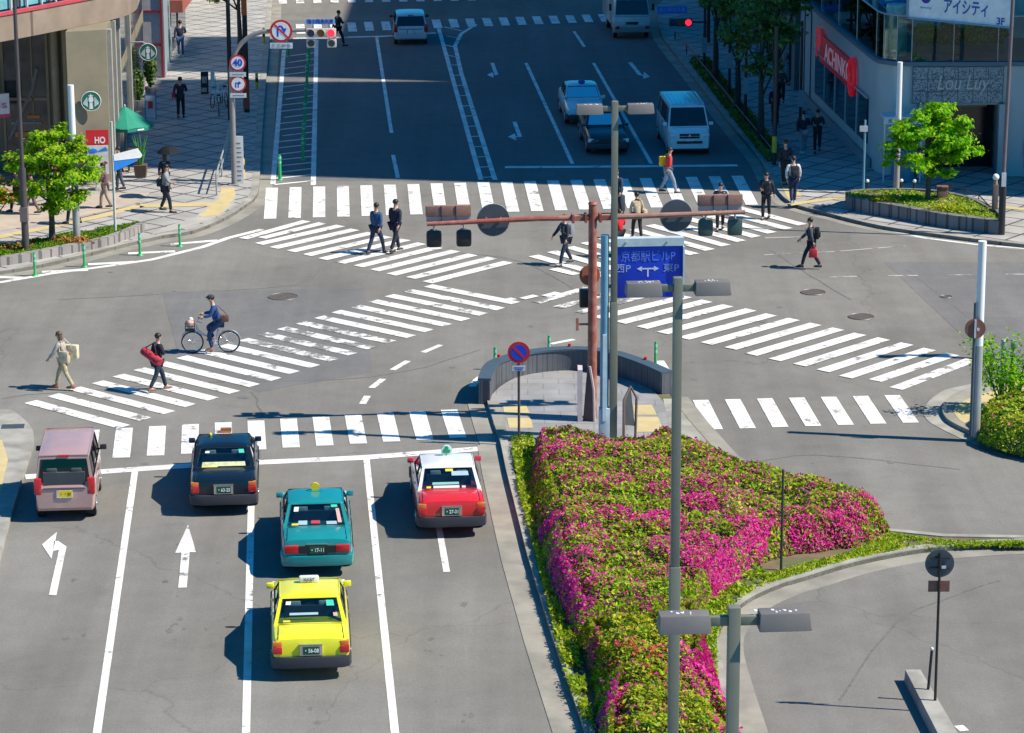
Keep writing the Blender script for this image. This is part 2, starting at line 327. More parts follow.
# arrows on the near road
def arrow(mb,base,tip,wd=.16,hl=1.6,hw=.55):
    a=Vector(at(*base)); b=Vector(at(*tip)); d=(b-a).normalized(); n=Vector((-d.y,d.x)); m=b-d*hl
    for q in ([a+n*wd,m+n*wd,m-n*wd,a-n*wd],[m+n*hw,b,m-n*hw]): mb.face([(*p,ST+.003) for p in q])
arrow(mk,(182.5,588),(188,525),.1,2.2,.25)
def polymark(mb,pts): mb.face([(*at(*p),ST+.003) for p in pts])
polymark(mk,[(48.8,595.3),(56.4,595.8),(66.5,547),(59,550)])
polymark(mk,[(54,541.5),(58.5,541.5),(66.5,547),(59,550),(53,551.5)])
polymark(mk,[(42,545),(57,532.3),(51.5,559.5)])
# far road
line(mk,[(505,167.3),(600,166.8),(737.5,165.5)],.42)
line(mk,[(293,38.5),(382,36.5),(436,33)],.4)
line(mk,[(284,50),(273,184)],.2); line(mk,[(316.5,40),(313.3,185)],.2); line(mk,[(376.5,36),(391.5,133)],.16); line(mk,[(393,155),(398,178)],.16)
line(mk,[(437.5,24),(481,180)],.2); line(mk,[(476,24.5),(461,34),(455,46),(461.5,74),(495,180)],.2)
for i in range(22):
    y=54+i*6.1; t=(y-50)/133; xl=284-11*t+1.5; xr=316.2-3*t-1.5
    if i not in (4,): line(mw if i%5==2 else mk,[(xl+(4 if i%3==1 else 0),y+2.6),(xr,y-1.2)],.16)
for i in range(14):
    y=45+i*10.2; xl=437.5+(y-24)*.279; xr=455+(y-46)*.298 if y<74 else 461.5+(y-74)*.316
    line(mk,[(xl+1,y),(xr-1,y-.6 if y>60 else y+2)],.15)
line(mk,[(444,27),(462,31)],.12); line(mk,[(447,36),(458,38)],.12)
line(mk,[(526,63),(572.5,164)],.16); line(mk,[(593.5,63),(651.5,164)],.16); line(mk,[(574,31.5),(584.5,47)],.16)
for (x,y,k) in ((508,122,1),(487,63,.8)):
    P=[(x+6.5*k,y),(x+12*k,y+15*k)]; line(mk,P,.18); line(mk,[(x+12.5*k,y+15*k),(x+4*k,y+14.5*k)],.2); polymark(mk,[(x,y+15*k),(x+7*k,y+11.5*k),(x+8.5*k,y+19*k)])
line(mk,[(630,62.5),(640,75),(645,76)],.2); polymark(mk,[(650,77),(644,72),(643,79)])
stripes(mk,((300,24.5),(301,34)),((602,14.5),(606,22)),19,.45); stripes(mw,((282,-4),(283,4)),((470,-8),(472,1)),12,.45)
line(mk,[(957,729),(966,728)],.3)
mk.build('road_marking',M_LINE)['kind']='structure'; mw.build('road_marking',M_LINEW)['kind']='structure'
# seams, stains
se=MB()
def seam(pts,wd=.05):
    P=smooth_line([at(*p) for p in pts],5); P=[(x+random.gauss(0,.03),y+random.gauss(0,.05)) for x,y in P]; A=offset_line(P,wd/2); B=offset_line(P,-wd/2)
    for i in range(len(P)-1): se.face([(*A[i],.0052),(*A[i+1],.0052),(*B[i+1],.0052),(*B[i],.0052)])
for q in ([(254,392),(262,418),(257,470)],[(0,398),(180,384),(370,377),(480,350)],[(640,262),(652,300),(668,332)],[(905,268),(945,300),(1024,356)],[(770,250),(812,276),(850,300)],[(430,250),(520,262),(590,300)],[(60,300),(200,292),(300,285)],[(700,470),(820,455),(960,470)],[(990,360),(1000,420)],[(840,700),(900,620),(1000,580)]): seam(q)
se.build('asphalt_seam',mat('tar_seam',(.14,.138,.13),.8,noise=.3,scale=5))['kind']='structure'
st_=MB()
for i in range(60):
    px=random.choice((75,180,222,320,335,430,470))+random.gauss(0,9); py=random.uniform(480,730); x,y=at(px,py); r_=abs(random.gauss(.03,.04))+.015; n_=9
    st_.face([(x+r_*random.uniform(.6,1.2)*math.cos(a*2*PI/n_),y+r_*random.uniform(1,2.4)*math.sin(a*2*PI/n_),.0035+i*.00002) for a in range(n_)])
for i in range(50):
    x,y=at(random.uniform(80,950),random.uniform(250,470)); r_=abs(random.gauss(.05,.05))+.02; n_=8
    st_.face([(x+r_*random.uniform(.6,1.4)*math.cos(a*2*PI/n_),y+r_*random.uniform(.6,1.6)*math.sin(a*2*PI/n_),.0053+i*.00001) for a in range(n_)])
st_.build('oil_stain',mat('oil_stain',(.158,.155,.147),.7,noise=.3,scale=4))['kind']='structure'
# manholes
M_IRON=mat('manhole_iron',(.10,.085,.07),.7,noise=.4,scale=14)
def manhole(px,py,r,lab):
    x,y=at(px,py); b=MB(); b.cyl((x,y,.0),(x,y,.012),r,r,20); 
    o=b.build('manhole_cover',M_IRON,loc=(x,y,0),label=lab,cat='manhole cover',group='manhole covers in the road'); 
    c=MB(); 
    c.tube([(math.cos(a*PI/12)*r*.97,math.sin(a*PI/12)*r*.97,.012) for a in range(24)],.015,4,closed=True); c.build('rim',mat('manhole_rim',(.15,.15,.15),.5,.5),o)
manhole(283,297,.5,'round iron manhole cover by the lower left diagonal crossing')
manhole(813,292.5,.42,'dark manhole cover in the road right of the blue direction sign'); manhole(861,317,.42,'brown manhole cover just above the lower right diagonal crossing'); manhole(946,297,.2,'tiny rusty manhole cover left of the white topped pole'); manhole(682,317,.35,'manhole cover between diagonal stripes beside the street lamp pole')
# ---- left pavement
kL=smooth_line([at(*p) for p in [(-60,283),(0,275),(51,266),(127,247),(162.5,239),(193,234),(223.5,221.6),(244,209),(256,199),(259.5,184),(262,140),(266,84),(270,38),(274,-20)]],4)
def far(pts): return pts
left_poly=kL+[(-14.5,260),(-80,260),(-80,90)]
tri_sheet('sidewalk',left_poly,.13,M_TILE,skirt=.14)
b=MB(); strip(b,kL,offset_line(kL,.0)if 0 else offset_line(kL,.28),.0,.137); b.build('kerb',M_CONC)['kind']='structure'
b=MB(); strip(b,offset_line(kL,-.0),offset_line(kL,-.5),-.01,.006); b.build('gutter',M_GUT)['kind']='structure'
# light corner apron
tri_sheet('corner_paving',poly_px([(150,235),(190,227),(219,216),(234,205),(236,192),(222,190),(212,202),(196,217),(168,226)],.13),.139,mat('apron_concrete',(.42,.4,.36),.8,noise=.15,scale=1))
tri_sheet('buff_paving',poly_px([(-40,238),(46,223),(102,212),(140,202),(150,193),(110,193),(60,200),(-60,216)],.13),.136,M_PINK)
b=MB()
def band(pts,wd,z=.143): 
    P=[at(*p,.13) for p in pts]; A=offset_line(P,wd/2); B=offset_line(P,-wd/2)
    for i in range(len(P)-1): b.face([(*A[i],z),(*A[i+1],z),(*B[i+1],z),(*B[i],z)])
band([(-40,243),(0,237),(46,228),(102,216),(140,206)],.5); band([(140,206),(218,204)],.7)
sheet(b,poly_px([(221,188),(235,188),(234,199),(224,211),(217,216),(198,217),(211,206),(219,199)],.13),.144)
# right pavement tactile
band([(788,205),(836,198),(900,200),(960,203),(1030,210)],.4)
sheet(b,poly_px([(779,181),(791,181),(803,198),(788,199.5)],.13),.144)
# ---- right pavement
kR=smooth_line([at(*p) for p in [(655,10),(662,38),(690,75),(725,120),(758,160),(772,185),(790,205),(830,217),(880,229),(940,238),(1024,248),(1090,254)]],4)
tri_sheet('sidewalk',[(8.6,165)]+kR+[(80,108),(80,165)],.13,M_TILE,skirt=.14)
b2=MB(); strip(b2,kR,offset_line(kR,.25),.0,.137); b2.build('kerb',M_CONC)['kind']='structure'
b2=MB(); strip(b2,kR,offset_line(kR,-.45),-.01,.006); b2.build('gutter',M_GUT)['kind']='structure'
# ---- near left corner
c=smooth_line([at(*p) for p in [(-60,408),(0,413),(15,416),(30.5,430),(34,442),(30.5,458),(15,506),(0,562),(-30,680),(-60,800)]],5)
tri_sheet('sidewalk',c+[(-40,50),(-40,88)],.12,M_CONC,skirt=.13)
sheet(b,poly_px([(-40,445),(2,440),(8,460),(-6,520),(-30,560)],.12),.13)
g=MB(); g.box((*at(13,426.5,.12),.125),(.62,.42,.012),.1); g.build('drain_cover',mat('drain_steel',(.12,.14,.16),.5,.6),label='dark steel drain cover set in the corner kerb',cat='drain cover')
# ---- near right corner island
c=smooth_line([at(*p) for p in [(1150,360),(1040,366),(971,384),(942,391.6),(925,407),(927,420),(947,432),(980,447),(1024,463),(1150,492)]],5)
tri_sheet('gutter',c,.012,M_CONC)
c2=smooth_line([at(*p) for p in [(1150,366),(1040,372),(985,388),(958,396),(943,408),(944,419),(955,428),(985,441),(1024,454),(1150,482)]],5)
tri_sheet('kerb',c2,.13,M_GUT,skirt=.13)
c3=smooth_line([at(*p,.13) for p in [(1150,372),(1040,377),(992,391),(966,400),(955,409),(957,417),(966,424),(990,436),(1024,449),(1150,475)]],5)
tri_sheet('sidewalk',c3,.136,M_TACT)
# ---- central island: ribbon + hedge bed + plaza
MED_L=[(480,395),(494,425),(505,467),(527,560),(549,645),(579,733),(610,830)]     # kerb line (top edge of kerb)
MED_R=[(668,392),(690,425),(722,460)]
kM=[at(*p) for p in [(500,445),(506,475),(527,560),(553,645),(583,733),(612,830)]]
right_edge=[at(*p) for p in [(750,760),(728,690),(718.5,650),(724,626),(748,604),(780,589),(800,583),(853.6,567),(907,556),(943,552),(1024,547),(1150,545)]]
right_edge=smooth_line(right_edge,4)
top_edge=[at(*p) for p in [(1150,538),(1024,541),(943,539.5),(889,534),(800,500),(720,459),(690,425),(669,398)]]
plazaL=[at(*p) for p in [(500,405)]]
med=kM+[at(770,830)]+right_edge+top_edge+plazaL
M_SOIL=mat('soil',(.16,.115,.075),.95,noise=.3,scale=2,col2=(.1,.12,.04),mixscale=1.5)
tri_sheet('median_bed',med,.12,M_SOIL,skirt=.13)
g=MB(); strip(g,kM,offset_line(kM,.2),.0,.16); strip(g,right_edge,offset_line(right_edge,-.0) if 0 else offset_line(right_edge,.22),0,.155)
te=top_edge; strip(g,te[:4],offset_line(te[:4],.2),0,.15)
g.build('kerb',M_CONC)['kind']='structure'
g=MB(); strip(g,kM,offset_line(kM,-.62),-.01,.014); strip(g,right_edge,offset_line(right_edge,-.55),-.01,.014); 
strip(g,te[4:],offset_line(te[4:],-.55),-.01,.014); g.build('gutter',M_GUT)['kind']='structure'
# plaza behind the curved wall
arc=[at(*p) for p in [(488,404),(500,391),(520,380),(545,374.5),(572,372),(600,373),(625,378),(645,388),(660,402),(668,414)]]
arc=smooth_line(arc,4)
tri_sheet('plaza_paving',arc+[at(690,462),at(506,466)],.128,M_TILE2,skirt=.13)
b3=MB()
for q in ([(503,405),(526,405),(530,414),(504,414)],[(507,418),(531,418),(533,428),(509,428)],[(633,405),(652,405),(657,415),(634,415)],[(634,417),(658,417),(664,432),(635,432)]): sheet(b,poly_px(q,.13),.136)
b.build('tactile_paving',M_TACT)['kind']='structure'
tri_sheet('corner_paving',poly_px([(663,399),(672,399),(688,420),(722,459),(716,472),(688,463),(672,441)],.12),.131,M_CONC)
# gutter left of plaza
g=MB(); P=[at(*p) for p in [(487,404),(494,428),(501,447)]]; strip(g,P,offset_line(P,-.55),-.01,.016); strip(g,P,offset_line(P,.3),0,.13); g.build('kerb',M_GUT)['kind']='structure'
# grass in the verge, as ground cover
M_GRASS=leafmat('grass_blades',[(.24,.44,.01),(.36,.5,.015),(.42,.5,.02),(.16,.3,.01),(.5,.48,.06)])
def scatter_poly(poly,n):
    P=np.array(poly); lo=P.min(0); hi=P.max(0); out=np.zeros((0,2))
    while len(out)<n:
        q=RNG.uniform(lo,hi,(n*2,2)); ins=np.zeros(len(q),bool); j=len(P)-1
        for i in range(len(P)):
            c1=(P[i,1]>q[:,1])!=(P[j,1]>q[:,1]); xx=(P[j,0]-P[i,0])*(q[:,1]-P[i,1])/(P[j,1]-P[i,1]+1e-12)+P[i,0]; ins^=c1&(q[:,0]<xx); j=i
        out=np.vstack([out,q[ins]])
    return out[:n]
def grass(name,poly,n,z,h,m,keep=None):
    q=scatter_poly(poly,n)
    cl=(np.sin(q[:,0]*3.1+np.cos(q[:,1]*2.3))+np.sin(q[:,1]*4.1+q[:,0]*1.7)+RNG.normal(0,.7,n))>-.5; q=q[cl]
    c=np.column_stack([q,z+RNG.uniform(0,h,len(q))]); o=quads(name,c,np.tile([0,.0,.6],(len(q),1)),.045,m,jit=.7,aspect=1.6); o['kind']='stuff'; return o
grass('verge_grass',poly_px([(511,440),(532,438),(548,500),(566,600),(596,733),(588,733),(566,680),(536,560),(518,490)],.12),15000,.14,.16,M_GRASS)
grass('verge_grass',poly_px([(800,566),(850,553),(890,534),(950,542),(1024,543),(1024,545),(945,547),(905,550),(853,560),(798,576),(775,583),(758,590),(765,576)],.12),8500,.12,.04,M_GRASS)
grass('verge_grass',poly_px([(1000,544),(1060,543),(1060,546),(1000,547)],.12),1500,.13,.08,M_GRASS)
grass('verge_grass',poly_px([(716,640),(735,606),(770,580),(760,570),(740,580),(700,610),(690,733),(728,733),(718,690)],.12),5000,.13,.12,M_GRASS)
# traffic wedge bottom right
w_=MB(); w_.hexa([(*at(904,681),0),(*at(921,681),0),(*at(973,770),0),(*at(948,770),0)],[(*at(905,681,.0),.26),(*at(920,681,.0),.26),(*at(972,770),.26),(*at(950,770),.26)])
w_.build('traffic_island',M_CONC)['kind']='structure'
# ================================================================ VEGETATION
def edge_dist(q,P):
    P=np.array(P); d=np.full(len(q),1e9)
    for i in range(len(P)):
        a=P[i-1];b=P[i];ab=b-a; t=np.clip(((q-a)@ab)/(ab@ab+1e-9),0,1); d=np.minimum(d,np.linalg.norm(q-(a+t[:,None]*ab),axis=1))
    return d
_G=np.stack(np.meshgrid(np.arange(-4,34,.95),np.arange(48,92,1.05)),-1).reshape(-1,2); _G=_G+RNG.uniform(-.36,.36,_G.shape); _GR=RNG.uniform(0,1,len(_G)); _GH=RNG.uniform(-.09,.09,len(_G))
def shrubof(q):
    """nearest shrub of the bed: distance to its middle and its index"""
    idx=np.zeros(len(q),int); dm=np.full(len(q),9.)
    for a in range(0,len(q),4000):
        w_=np.where((_G[:,0]>q[a:a+4000,0].min()-1)&(_G[:,0]<q[a:a+4000,0].max()+1))[0]
        dd=np.linalg.norm(q[a:a+4000,None]-_G[None,w_],axis=2); k=dd.argmin(1); idx[a:a+4000]=w_[k]; dm[a:a+4000]=dd[np.arange(len(k)),k]
    return dm,idx
def bumps(q):
    dm,idx=shrubof(q); return .10-.42*np.minimum(dm,.75)**2+_GH[idx]+.03*np.sin(q[:,0]*13+q[:,1]*5)*np.sin(q[:,1]*11)
def bushy(name,label,cat,poly,z0,H,dens,leafm,flowers,group=None,leaf=.05,basecol=(.05,.09,.015)):
    """clipped shrub mass: woody core + leaves + blossoms; flowers = [(name, material, prob function, size, n factor)]"""
    P=np.array(poly); c=P.mean(0); root=T(name,label,cat,(c[0],c[1],z0),group=group)
    A=abs(sum(P[i-1][0]*P[i][1]-P[i][0]*P[i-1][1] for i in range(len(P))))/2
    n=int(A*dens); q=scatter_poly(poly,n); d=edge_dist(q,P)
    z=(H-.04)*np.minimum(1,d/.7)**.65+bumps(q)*np.minimum(1,d/.3)
    # sides
    per=np.linalg.norm(P-np.roll(P,1,0),axis=1); ns=int(per.sum()*H*dens*1.3); k=RNG.choice(len(P),ns,p=per/per.sum()); t=RNG.uniform(0,1,(ns,1)); sq=np.roll(P,1,0)[k]*(1-t)+P[k]*t
    sz=RNG.uniform(.02,H*.92,ns); sq=sq+(c-sq)/np.linalg.norm(c-sq,axis=1)[:,None]*(RNG.uniform(0,.06,ns)+.6*(sz/H)**1.6-.05*np.sin(sq[:,0]*5+sq[:,1]*6))[:,None]
    al=np.vstack([np.column_stack([q,z+RNG.normal(0,.025,n)]),np.column_stack([sq,sz])]); 
    on=sq-c; on/=np.linalg.norm(on,axis=1)[:,None]; nr=np.vstack([np.tile([0,0,1.],(n,1)),np.column_stack([on,np.full(ns,.35)])])
    b=MB(); inner=[(p[0]-c[0],p[1]-c[1]) for p in P]; m=len(inner); sgn=1 if sum(inner[j-1][0]*inner[j][1]-inner[j][0]*inner[j-1][1] for j in range(m))>0 else -1
    def inset(dd,z):
        r=[]
        for i in range(m):
            e0=(Vector(inner[i])-Vector(inner[i-1])).normalized(); e1=(Vector(inner[(i+1)%m])-Vector(inner[i])).normalized(); tt=(e0+e1).normalized(); k=dd/max(.5,math.sqrt(max(.01,(1+e0.dot(e1))/2)))
            r.append((inner[i][0]-tt.y*k*sgn,inner[i][1]+tt.x*k*sgn,z))
        return r
    b.loft([inset(.04,0),inset(.12,H*.3),inset(.28,H*.5),inset(min(.6,H*.6),H-.34)],smooth=False); bmesh.ops.triangulate(b.bm,faces=[f for f in b.bm.faces if len(f.verts)>4])
    b.build('undergrowth',mat(name+'_core',basecol,.9,noise=.5,scale=6),root)
    keep=RNG.uniform(0,1,len(al))
    wl=al.copy(); wl[:,2]+=z0
    used=np.zeros(len(al),bool)
    for fn,fm,pf,fs,nf in flowers:
        pr=pf(wl); s=(keep<pr)&~used; used|=s
        cc=al[s]; cc=np.vstack([cc+RNG.normal(0,.03,cc.shape) for _ in range(nf)]); cc[:,2]+=.02
        o=quads(fn,cc,np.vstack([nr[s]]*nf),fs,fm,root,aspect=1.0,jit=.45,loc=(c[0],c[1],0)); o['kind']='stuff'
    s=~used; o=quads('foliage',np.vstack([al[s],al[used][::3]-[0,0,.03]]),np.vstack([nr[s],nr[used][::3]]),leaf,leafm,root,aspect=1.3,jit=.6,loc=(c[0],c[1],0)); o['kind']='stuff'
    return root
M_AZL=leafmat('azalea_leaf',[(.22,.42,.01),(.42,.50,.012),(.12,.24,.01),(.56,.56,.03),(.34,.40,.02),(.45,.3,.05)])
M_AZR=leafmat('azalea_leaf_bronze',[(.24,.46,.012),(.40,.54,.015),(.50,.10,.20),(.52,.60,.02),(.34,.30,.05),(.16,.28,.015),(.34,.54,.012),(.28,.48,.01)])
M_MAG=leafmat('blossom_magenta',[(.70,.014,.27),(.78,.05,.36),(.56,.012,.20),(.80,.12,.42),(.66,.03,.30)],transl=.3)
M_RED=leafmat('blossom_red',[(.68,.02,.08),(.78,.05,.17),(.55,.02,.05)],transl=.25)
M_YEL=leafmat('leaf_bright',[(.36,.50,.01),(.46,.50,.02),(.26,.42,.01),(.55,.5,.05)],transl=.4)
def patchfun(patches,zt,base,nscale=1.0,thr=.0):
    W=[(np.array(at(px,py,zt)),rx,ry,s) for px,py,rx,ry,s in patches]
    def f(p):
        q=p[:,:2]; v=np.full(len(q),base,float)
        for c,rx,ry,s in W:
            dd=((q[:,0]-c[0])/rx)**2+((q[:,1]-c[1])/ry)**2; v=v+s*np.exp(-dd)
        nn=(np.sin(q[:,0]*4.3+2*np.sin(q[:,1]*2.7))+np.sin(q[:,1]*5.1+1.7*np.sin(q[:,0]*3.3))+np.sin(q[:,0]*9.1+q[:,1]*8.3))/3
        cl=np.sin(q[:,0]*6.7+2.2*np.sin(q[:,1]*3.9+q[:,0]))*np.sin(q[:,1]*6.1+2*np.sin(q[:,0]*5.3)); dm,idx=shrubof(q); g_=np.clip((_GR[idx]-.15)*1.5,.06,1.0); return np.clip((v*1.2+.2*nn-.08)*g_*(.85+.3*cl),0.012,.7)
    return f
ZT=1.1
hA=[at(*p,.12) for p in [(534,452),(531,485),(534,533),(545,573),(560,608),(576,641),(640,640),(690,626),(707,606),(735,585),(752,568),(782,557),(857,547),(888,532),(882,519),(825,505),(771,492),(716,470),(690,460),(662,449),(645,460),(600,461),(582,454),(560,448)]]
mag=patchfun([(560,436,.6,1.2,.35),(598,437,.5,.8,.5),(552,500,.7,2,.45),(565,560,.6,2.2,.8),(590,520,.7,1.2,.3),(640,505,.5,.8,.6),(668,512,.5,.7,.6),(620,480,.8,.8,.3),(700,490,.8,1.6,.45),(715,500,.8,1.4,.45),(740,520,.7,1.6,.5),(725,565,.55,2.6,1.0),(700,585,.4,1.4,.6),(770,505,.7,1.0,.6),(790,520,.6,1.0,.5),(845,500,.5,.9,.6),(865,515,.5,.8,.6),(820,515,.5,.8,.3),(680,545,.7,1.3,.3)],ZT,.17)
bushy('azalea_hedge','wide clipped azalea hedge covered in magenta blossom behind the traffic signal pole','hedge',hA,.12,.86,620,M_AZR,[('blossom',M_MAG,mag,.037,3)],leaf=.045)
hB=[at(*p,.12) for p in [(577,642),(588,668),(596,700),(600,740),(603,785),(748,785),(742,760),(732,735),(722,705),(714,680),(703,650),(694,627),(640,641)]]
magB=patchfun([(620,690,.5,.8,.7),(720,640,.5,1.6,.9),(705,660,.6,1,.7),(690,690,.7,.5,.6),(745,725,.6,.8,.7),(590,625,.25,.8,.4)],ZT,.0)
redB=patchfun([(670,625,.8,.8,.16),(640,640,.8,.8,.2),(700,650,.7,1,.3),(698,620,.35,.8,.8),(675,680,.8,.8,.3)],ZT,.0)
bushy('azalea_hedge','yellow green azalea hedge with red and magenta blossom clumps at the bottom edge','hedge',hB,.12,.86,620,M_AZL,[('magenta_blossom',M_MAG,magB,.042,3),('red_blossom',M_RED,redB,.042,3)],leaf=.05)
# little yellow shrub poking out of the hedge
x,y=at(735,513,1.1); t=T('young_shrub','pale yellow young shrub poking out of the magenta hedge','shrub',(x,y,.9))
b=MB(); b.cyl((0,0,0),(0,0,.35),.02); b.build('stem',mat('bark_thin',(.16,.11,.07),.9),t)
c=RNG.normal(0,.12,(260,3))+[0,0,.4]; quads('foliage',c,c-[0,0,.2],.045,leafmat('leaf_cream',[(.6,.55,.12),(.5,.5,.06),(.65,.6,.2)]),t)
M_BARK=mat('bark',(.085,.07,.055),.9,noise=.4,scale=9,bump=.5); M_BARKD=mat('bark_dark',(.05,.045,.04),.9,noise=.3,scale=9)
def tree(name,label,px,py,H,r0,crown,leafm,n,ls,z0=.3,group=None,barkm=None,lean=(0,0),seed=1,squash=1.):
    """crown: list of (dx,dy,z,radius) clump centres, metres from the trunk foot"""
    rr=random.Random(seed); g=np.random.default_rng(seed)
    x,y=at(px,py,z0); t=T(name,label,'tree',(x,y,z0),group=group)
    b=MB(); top=Vector((lean[0],lean[1],H)); b.tube([(0,0,-.1),(lean[0]*.3+.03,lean[1]*.2,H*.35),(lean[0]*.7,lean[1]*.6,H*.7),top],[r0*1.25,r0,r0*.8,r0*.55],9)
    for dx,dy,z,r in crown:
        e=Vector((dx,dy,z)); s=Vector((lean[0],lean[1],H))*rr.uniform(.55,.98); m=(s+e)/2+Vector((rr.uniform(-.1,.1),rr.uniform(-.1,.1),.12)); b.tube([s,m,e],[r0*.42,r0*.28,r0*.12],6)
        for _ in range(3):
            e2=e+Vector((rr.uniform(-r,r),rr.uniform(-r,r),rr.uniform(-r*.3,r)))*.8; b.tube([m,(m+e2)/2+Vector((0,0,.05)),e2],[r0*.2,r0*.12,r0*.05],5)
    b.build('trunk',barkm or M_BARK,t)
    w=np.array([c[3]**2 for c in crown]); w/=w.sum(); C=[];Nn=[]
    for (dx,dy,z,r),ww in zip(crown,w):
        k=int(n*ww); nsub=max(5,int(9*r/.6)); sub=g.normal(0,1,(nsub,3)); sub/=np.linalg.norm(sub,axis=1)[:,None]; sub=sub*r*g.uniform(.35,1.18,(nsub,1))*[1,1,.75*squash]
        a=g.integers(0,nsub,k); off=g.normal(0,1,(k,3)); off*=(r*.25/ (1)); p=sub[a]+off*[1,1,.45]
        C.append(p+[dx,dy,z]); nn=p/ (np.linalg.norm(p,axis=1)[:,None]+1e-6)+[0,0,.9]; Nn.append(nn)
    quads('crown',np.vstack(C),np.vstack(Nn),ls,leafm,t,aspect=1.25,jit=.45); return t
M_LFY=leafmat('tree_leaf_spring',[(.30,.58,.008),(.44,.64,.012),(.16,.40,.008),(.55,.66,.02),(.26,.52,.008),(.12,.3,.01)],transl=.58)
M_LFG=leafmat('tree_leaf_green',[(.24,.62,.008),(.38,.70,.01),(.14,.46,.008),(.50,.72,.015),(.10,.34,.008)],transl=.58)
M_LFO=leafmat('tree_leaf_rust',[(.42,.3,.02),(.55,.2,.02),(.2,.42,.01),(.3,.42,.02)],transl=.45)
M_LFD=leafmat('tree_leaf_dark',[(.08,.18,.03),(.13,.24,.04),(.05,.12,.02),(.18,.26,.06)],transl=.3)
tree('street_tree','bright yellow green maple tree in the left corner planter',52,243,2.3,.10,[(-.2,.1,3.2,.72),(.6,0,3.1,.66),(-1.0,0,2.7,.55),(.2,.2,3.8,.48),(.95,.2,2.5,.62),(.25,-.3,2.4,.72),(-.75,-.2,1.9,.52),(.5,-.2,1.5,.52),(.1,-.1,1.25,.36),(1.05,0,3.5,.38),(-.5,.2,3.7,.42),(1.35,.1,2.9,.36),(1.1,0,1.7,.4)],M_LFY,9500,.066,seed=4)
tree('street_tree','small maple tree with rusty orange tips at the left picture edge',-6,246,1.5,.07,[(0,0,2.2,.5),(.45,0,1.9,.42),(-.4,0,1.9,.4),(.2,0,1.5,.35),(.75,0,1.75,.25)],M_LFO,1500,.08,seed=8)
tree('street_tree','round bright green tree in the far right corner planter',927,205,1.9,.095,[(0,0,2.9,.78),(.8,0,2.7,.68),(-.7,0,2.7,.66),(.3,0,3.5,.58),(-.3,0,3.4,.45),(1.25,0,2.1,.52),(.6,-.2,1.9,.6),(-.3,-.2,1.8,.6),(-1.15,0,2.2,.5),(-1.35,0,1.8,.36),(1.6,0,2.0,.38),(1.05,0,3.1,.42),(.1,0,1.4,.42),(-.9,0,3.0,.36),(.7,0,1.3,.35)],M_LFG,11500,.07,z0=.35,seed=12)
# dark street trees along the shaded right pavement
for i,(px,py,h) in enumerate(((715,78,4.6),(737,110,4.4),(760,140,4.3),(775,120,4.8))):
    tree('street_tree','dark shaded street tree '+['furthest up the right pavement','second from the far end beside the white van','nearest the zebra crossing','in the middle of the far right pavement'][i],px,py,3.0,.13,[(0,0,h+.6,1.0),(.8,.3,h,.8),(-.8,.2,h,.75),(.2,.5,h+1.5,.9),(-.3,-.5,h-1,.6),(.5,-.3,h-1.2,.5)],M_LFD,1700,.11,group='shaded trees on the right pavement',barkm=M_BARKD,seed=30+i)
tree('street_tree','slender tree with thin yellowish leaves behind the speed limit signs',240,60,3.2,.12,[(0,0,4.6,.8),(-.7,0,4.0,.6),(.4,0,5.2,.7),(-1.0,0,3.0,.4),(-.2,.2,3.2,.4),(-1.1,0,4.8,.5)],leafmat('tree_leaf_sparse',[(.3,.38,.03),(.4,.4,.05),(.12,.22,.02),(.5,.42,.05)],transl=.45),900,.09,seed=44,barkm=M_BARKD)
# planting strip of the right pavement
P1=[at(*p,.13) for p in [(690,62),(706,62),(752,120),(783,160),(768,162),(728,112)]]
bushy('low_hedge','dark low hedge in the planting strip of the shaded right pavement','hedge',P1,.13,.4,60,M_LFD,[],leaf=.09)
# left corner planter
lp=smooth_line([at(*p) for p in [(-60,272),(0,270),(51,261),(101.6,251),(127,243),(145,235)]],4)
lb=smooth_line([at(*p) for p in [(-60,262),(0,258),(45,248),(96,239),(122,236),(140,232)]],4)
pr=T('corner_planter','curved grey block planter with lawn at the left street corner','planter',(*at(40,262),.0))
def shift(P,o): return [(p[0]-o[0],p[1]-o[1]) for p in P]
o_=pr.location; b=MB(); L0=shift(lp,o_); L1=shift(offset_line(lp,.3),o_); strip(b,L0,L1,.0,.42); b.build('kerb_wall',M_BRICK,pr)
M_LAWN=leafmat('lawn_blades',[(.10,.25,.008),(.16,.32,.01),(.07,.17,.008),(.24,.34,.02)])
lawn=offset_line(lp,.3)+lb[::-1]; b=MB()
LB=shift(offset_line(lb,.0),o_); strip(b,L1,LB,.1,.36); b.build('soil',M_SOIL,pr)
grass('lawn',lawn,16000,.35,.08,M_LAWN)
M_RUST=leafmat('leaf_rust',[(.4,.10,.03),(.5,.2,.05),(.3,.25,.04),(.55,.3,.1)])
for px,py,r,lab in ((8,250,.5,'rust red low shrub at the left end of the corner planter'),(75,243,.6,'orange brown low shrub around the silver pole foot')):
    x,y=at(px,py,.35); t=T('low_shrub',lab,'shrub',(x,y,.35)); b=MB(); b.cyl((0,0,-.05),(0,0,.2),.03); b.build('stem',M_BARK,t)
    c=RNG.normal(0,r*.5,(350,3))*[1,.5,.18]+[0,0,.12]; quads('foliage',c,np.tile([0,0,1.],(350,1)),.06,M_RUST,t)
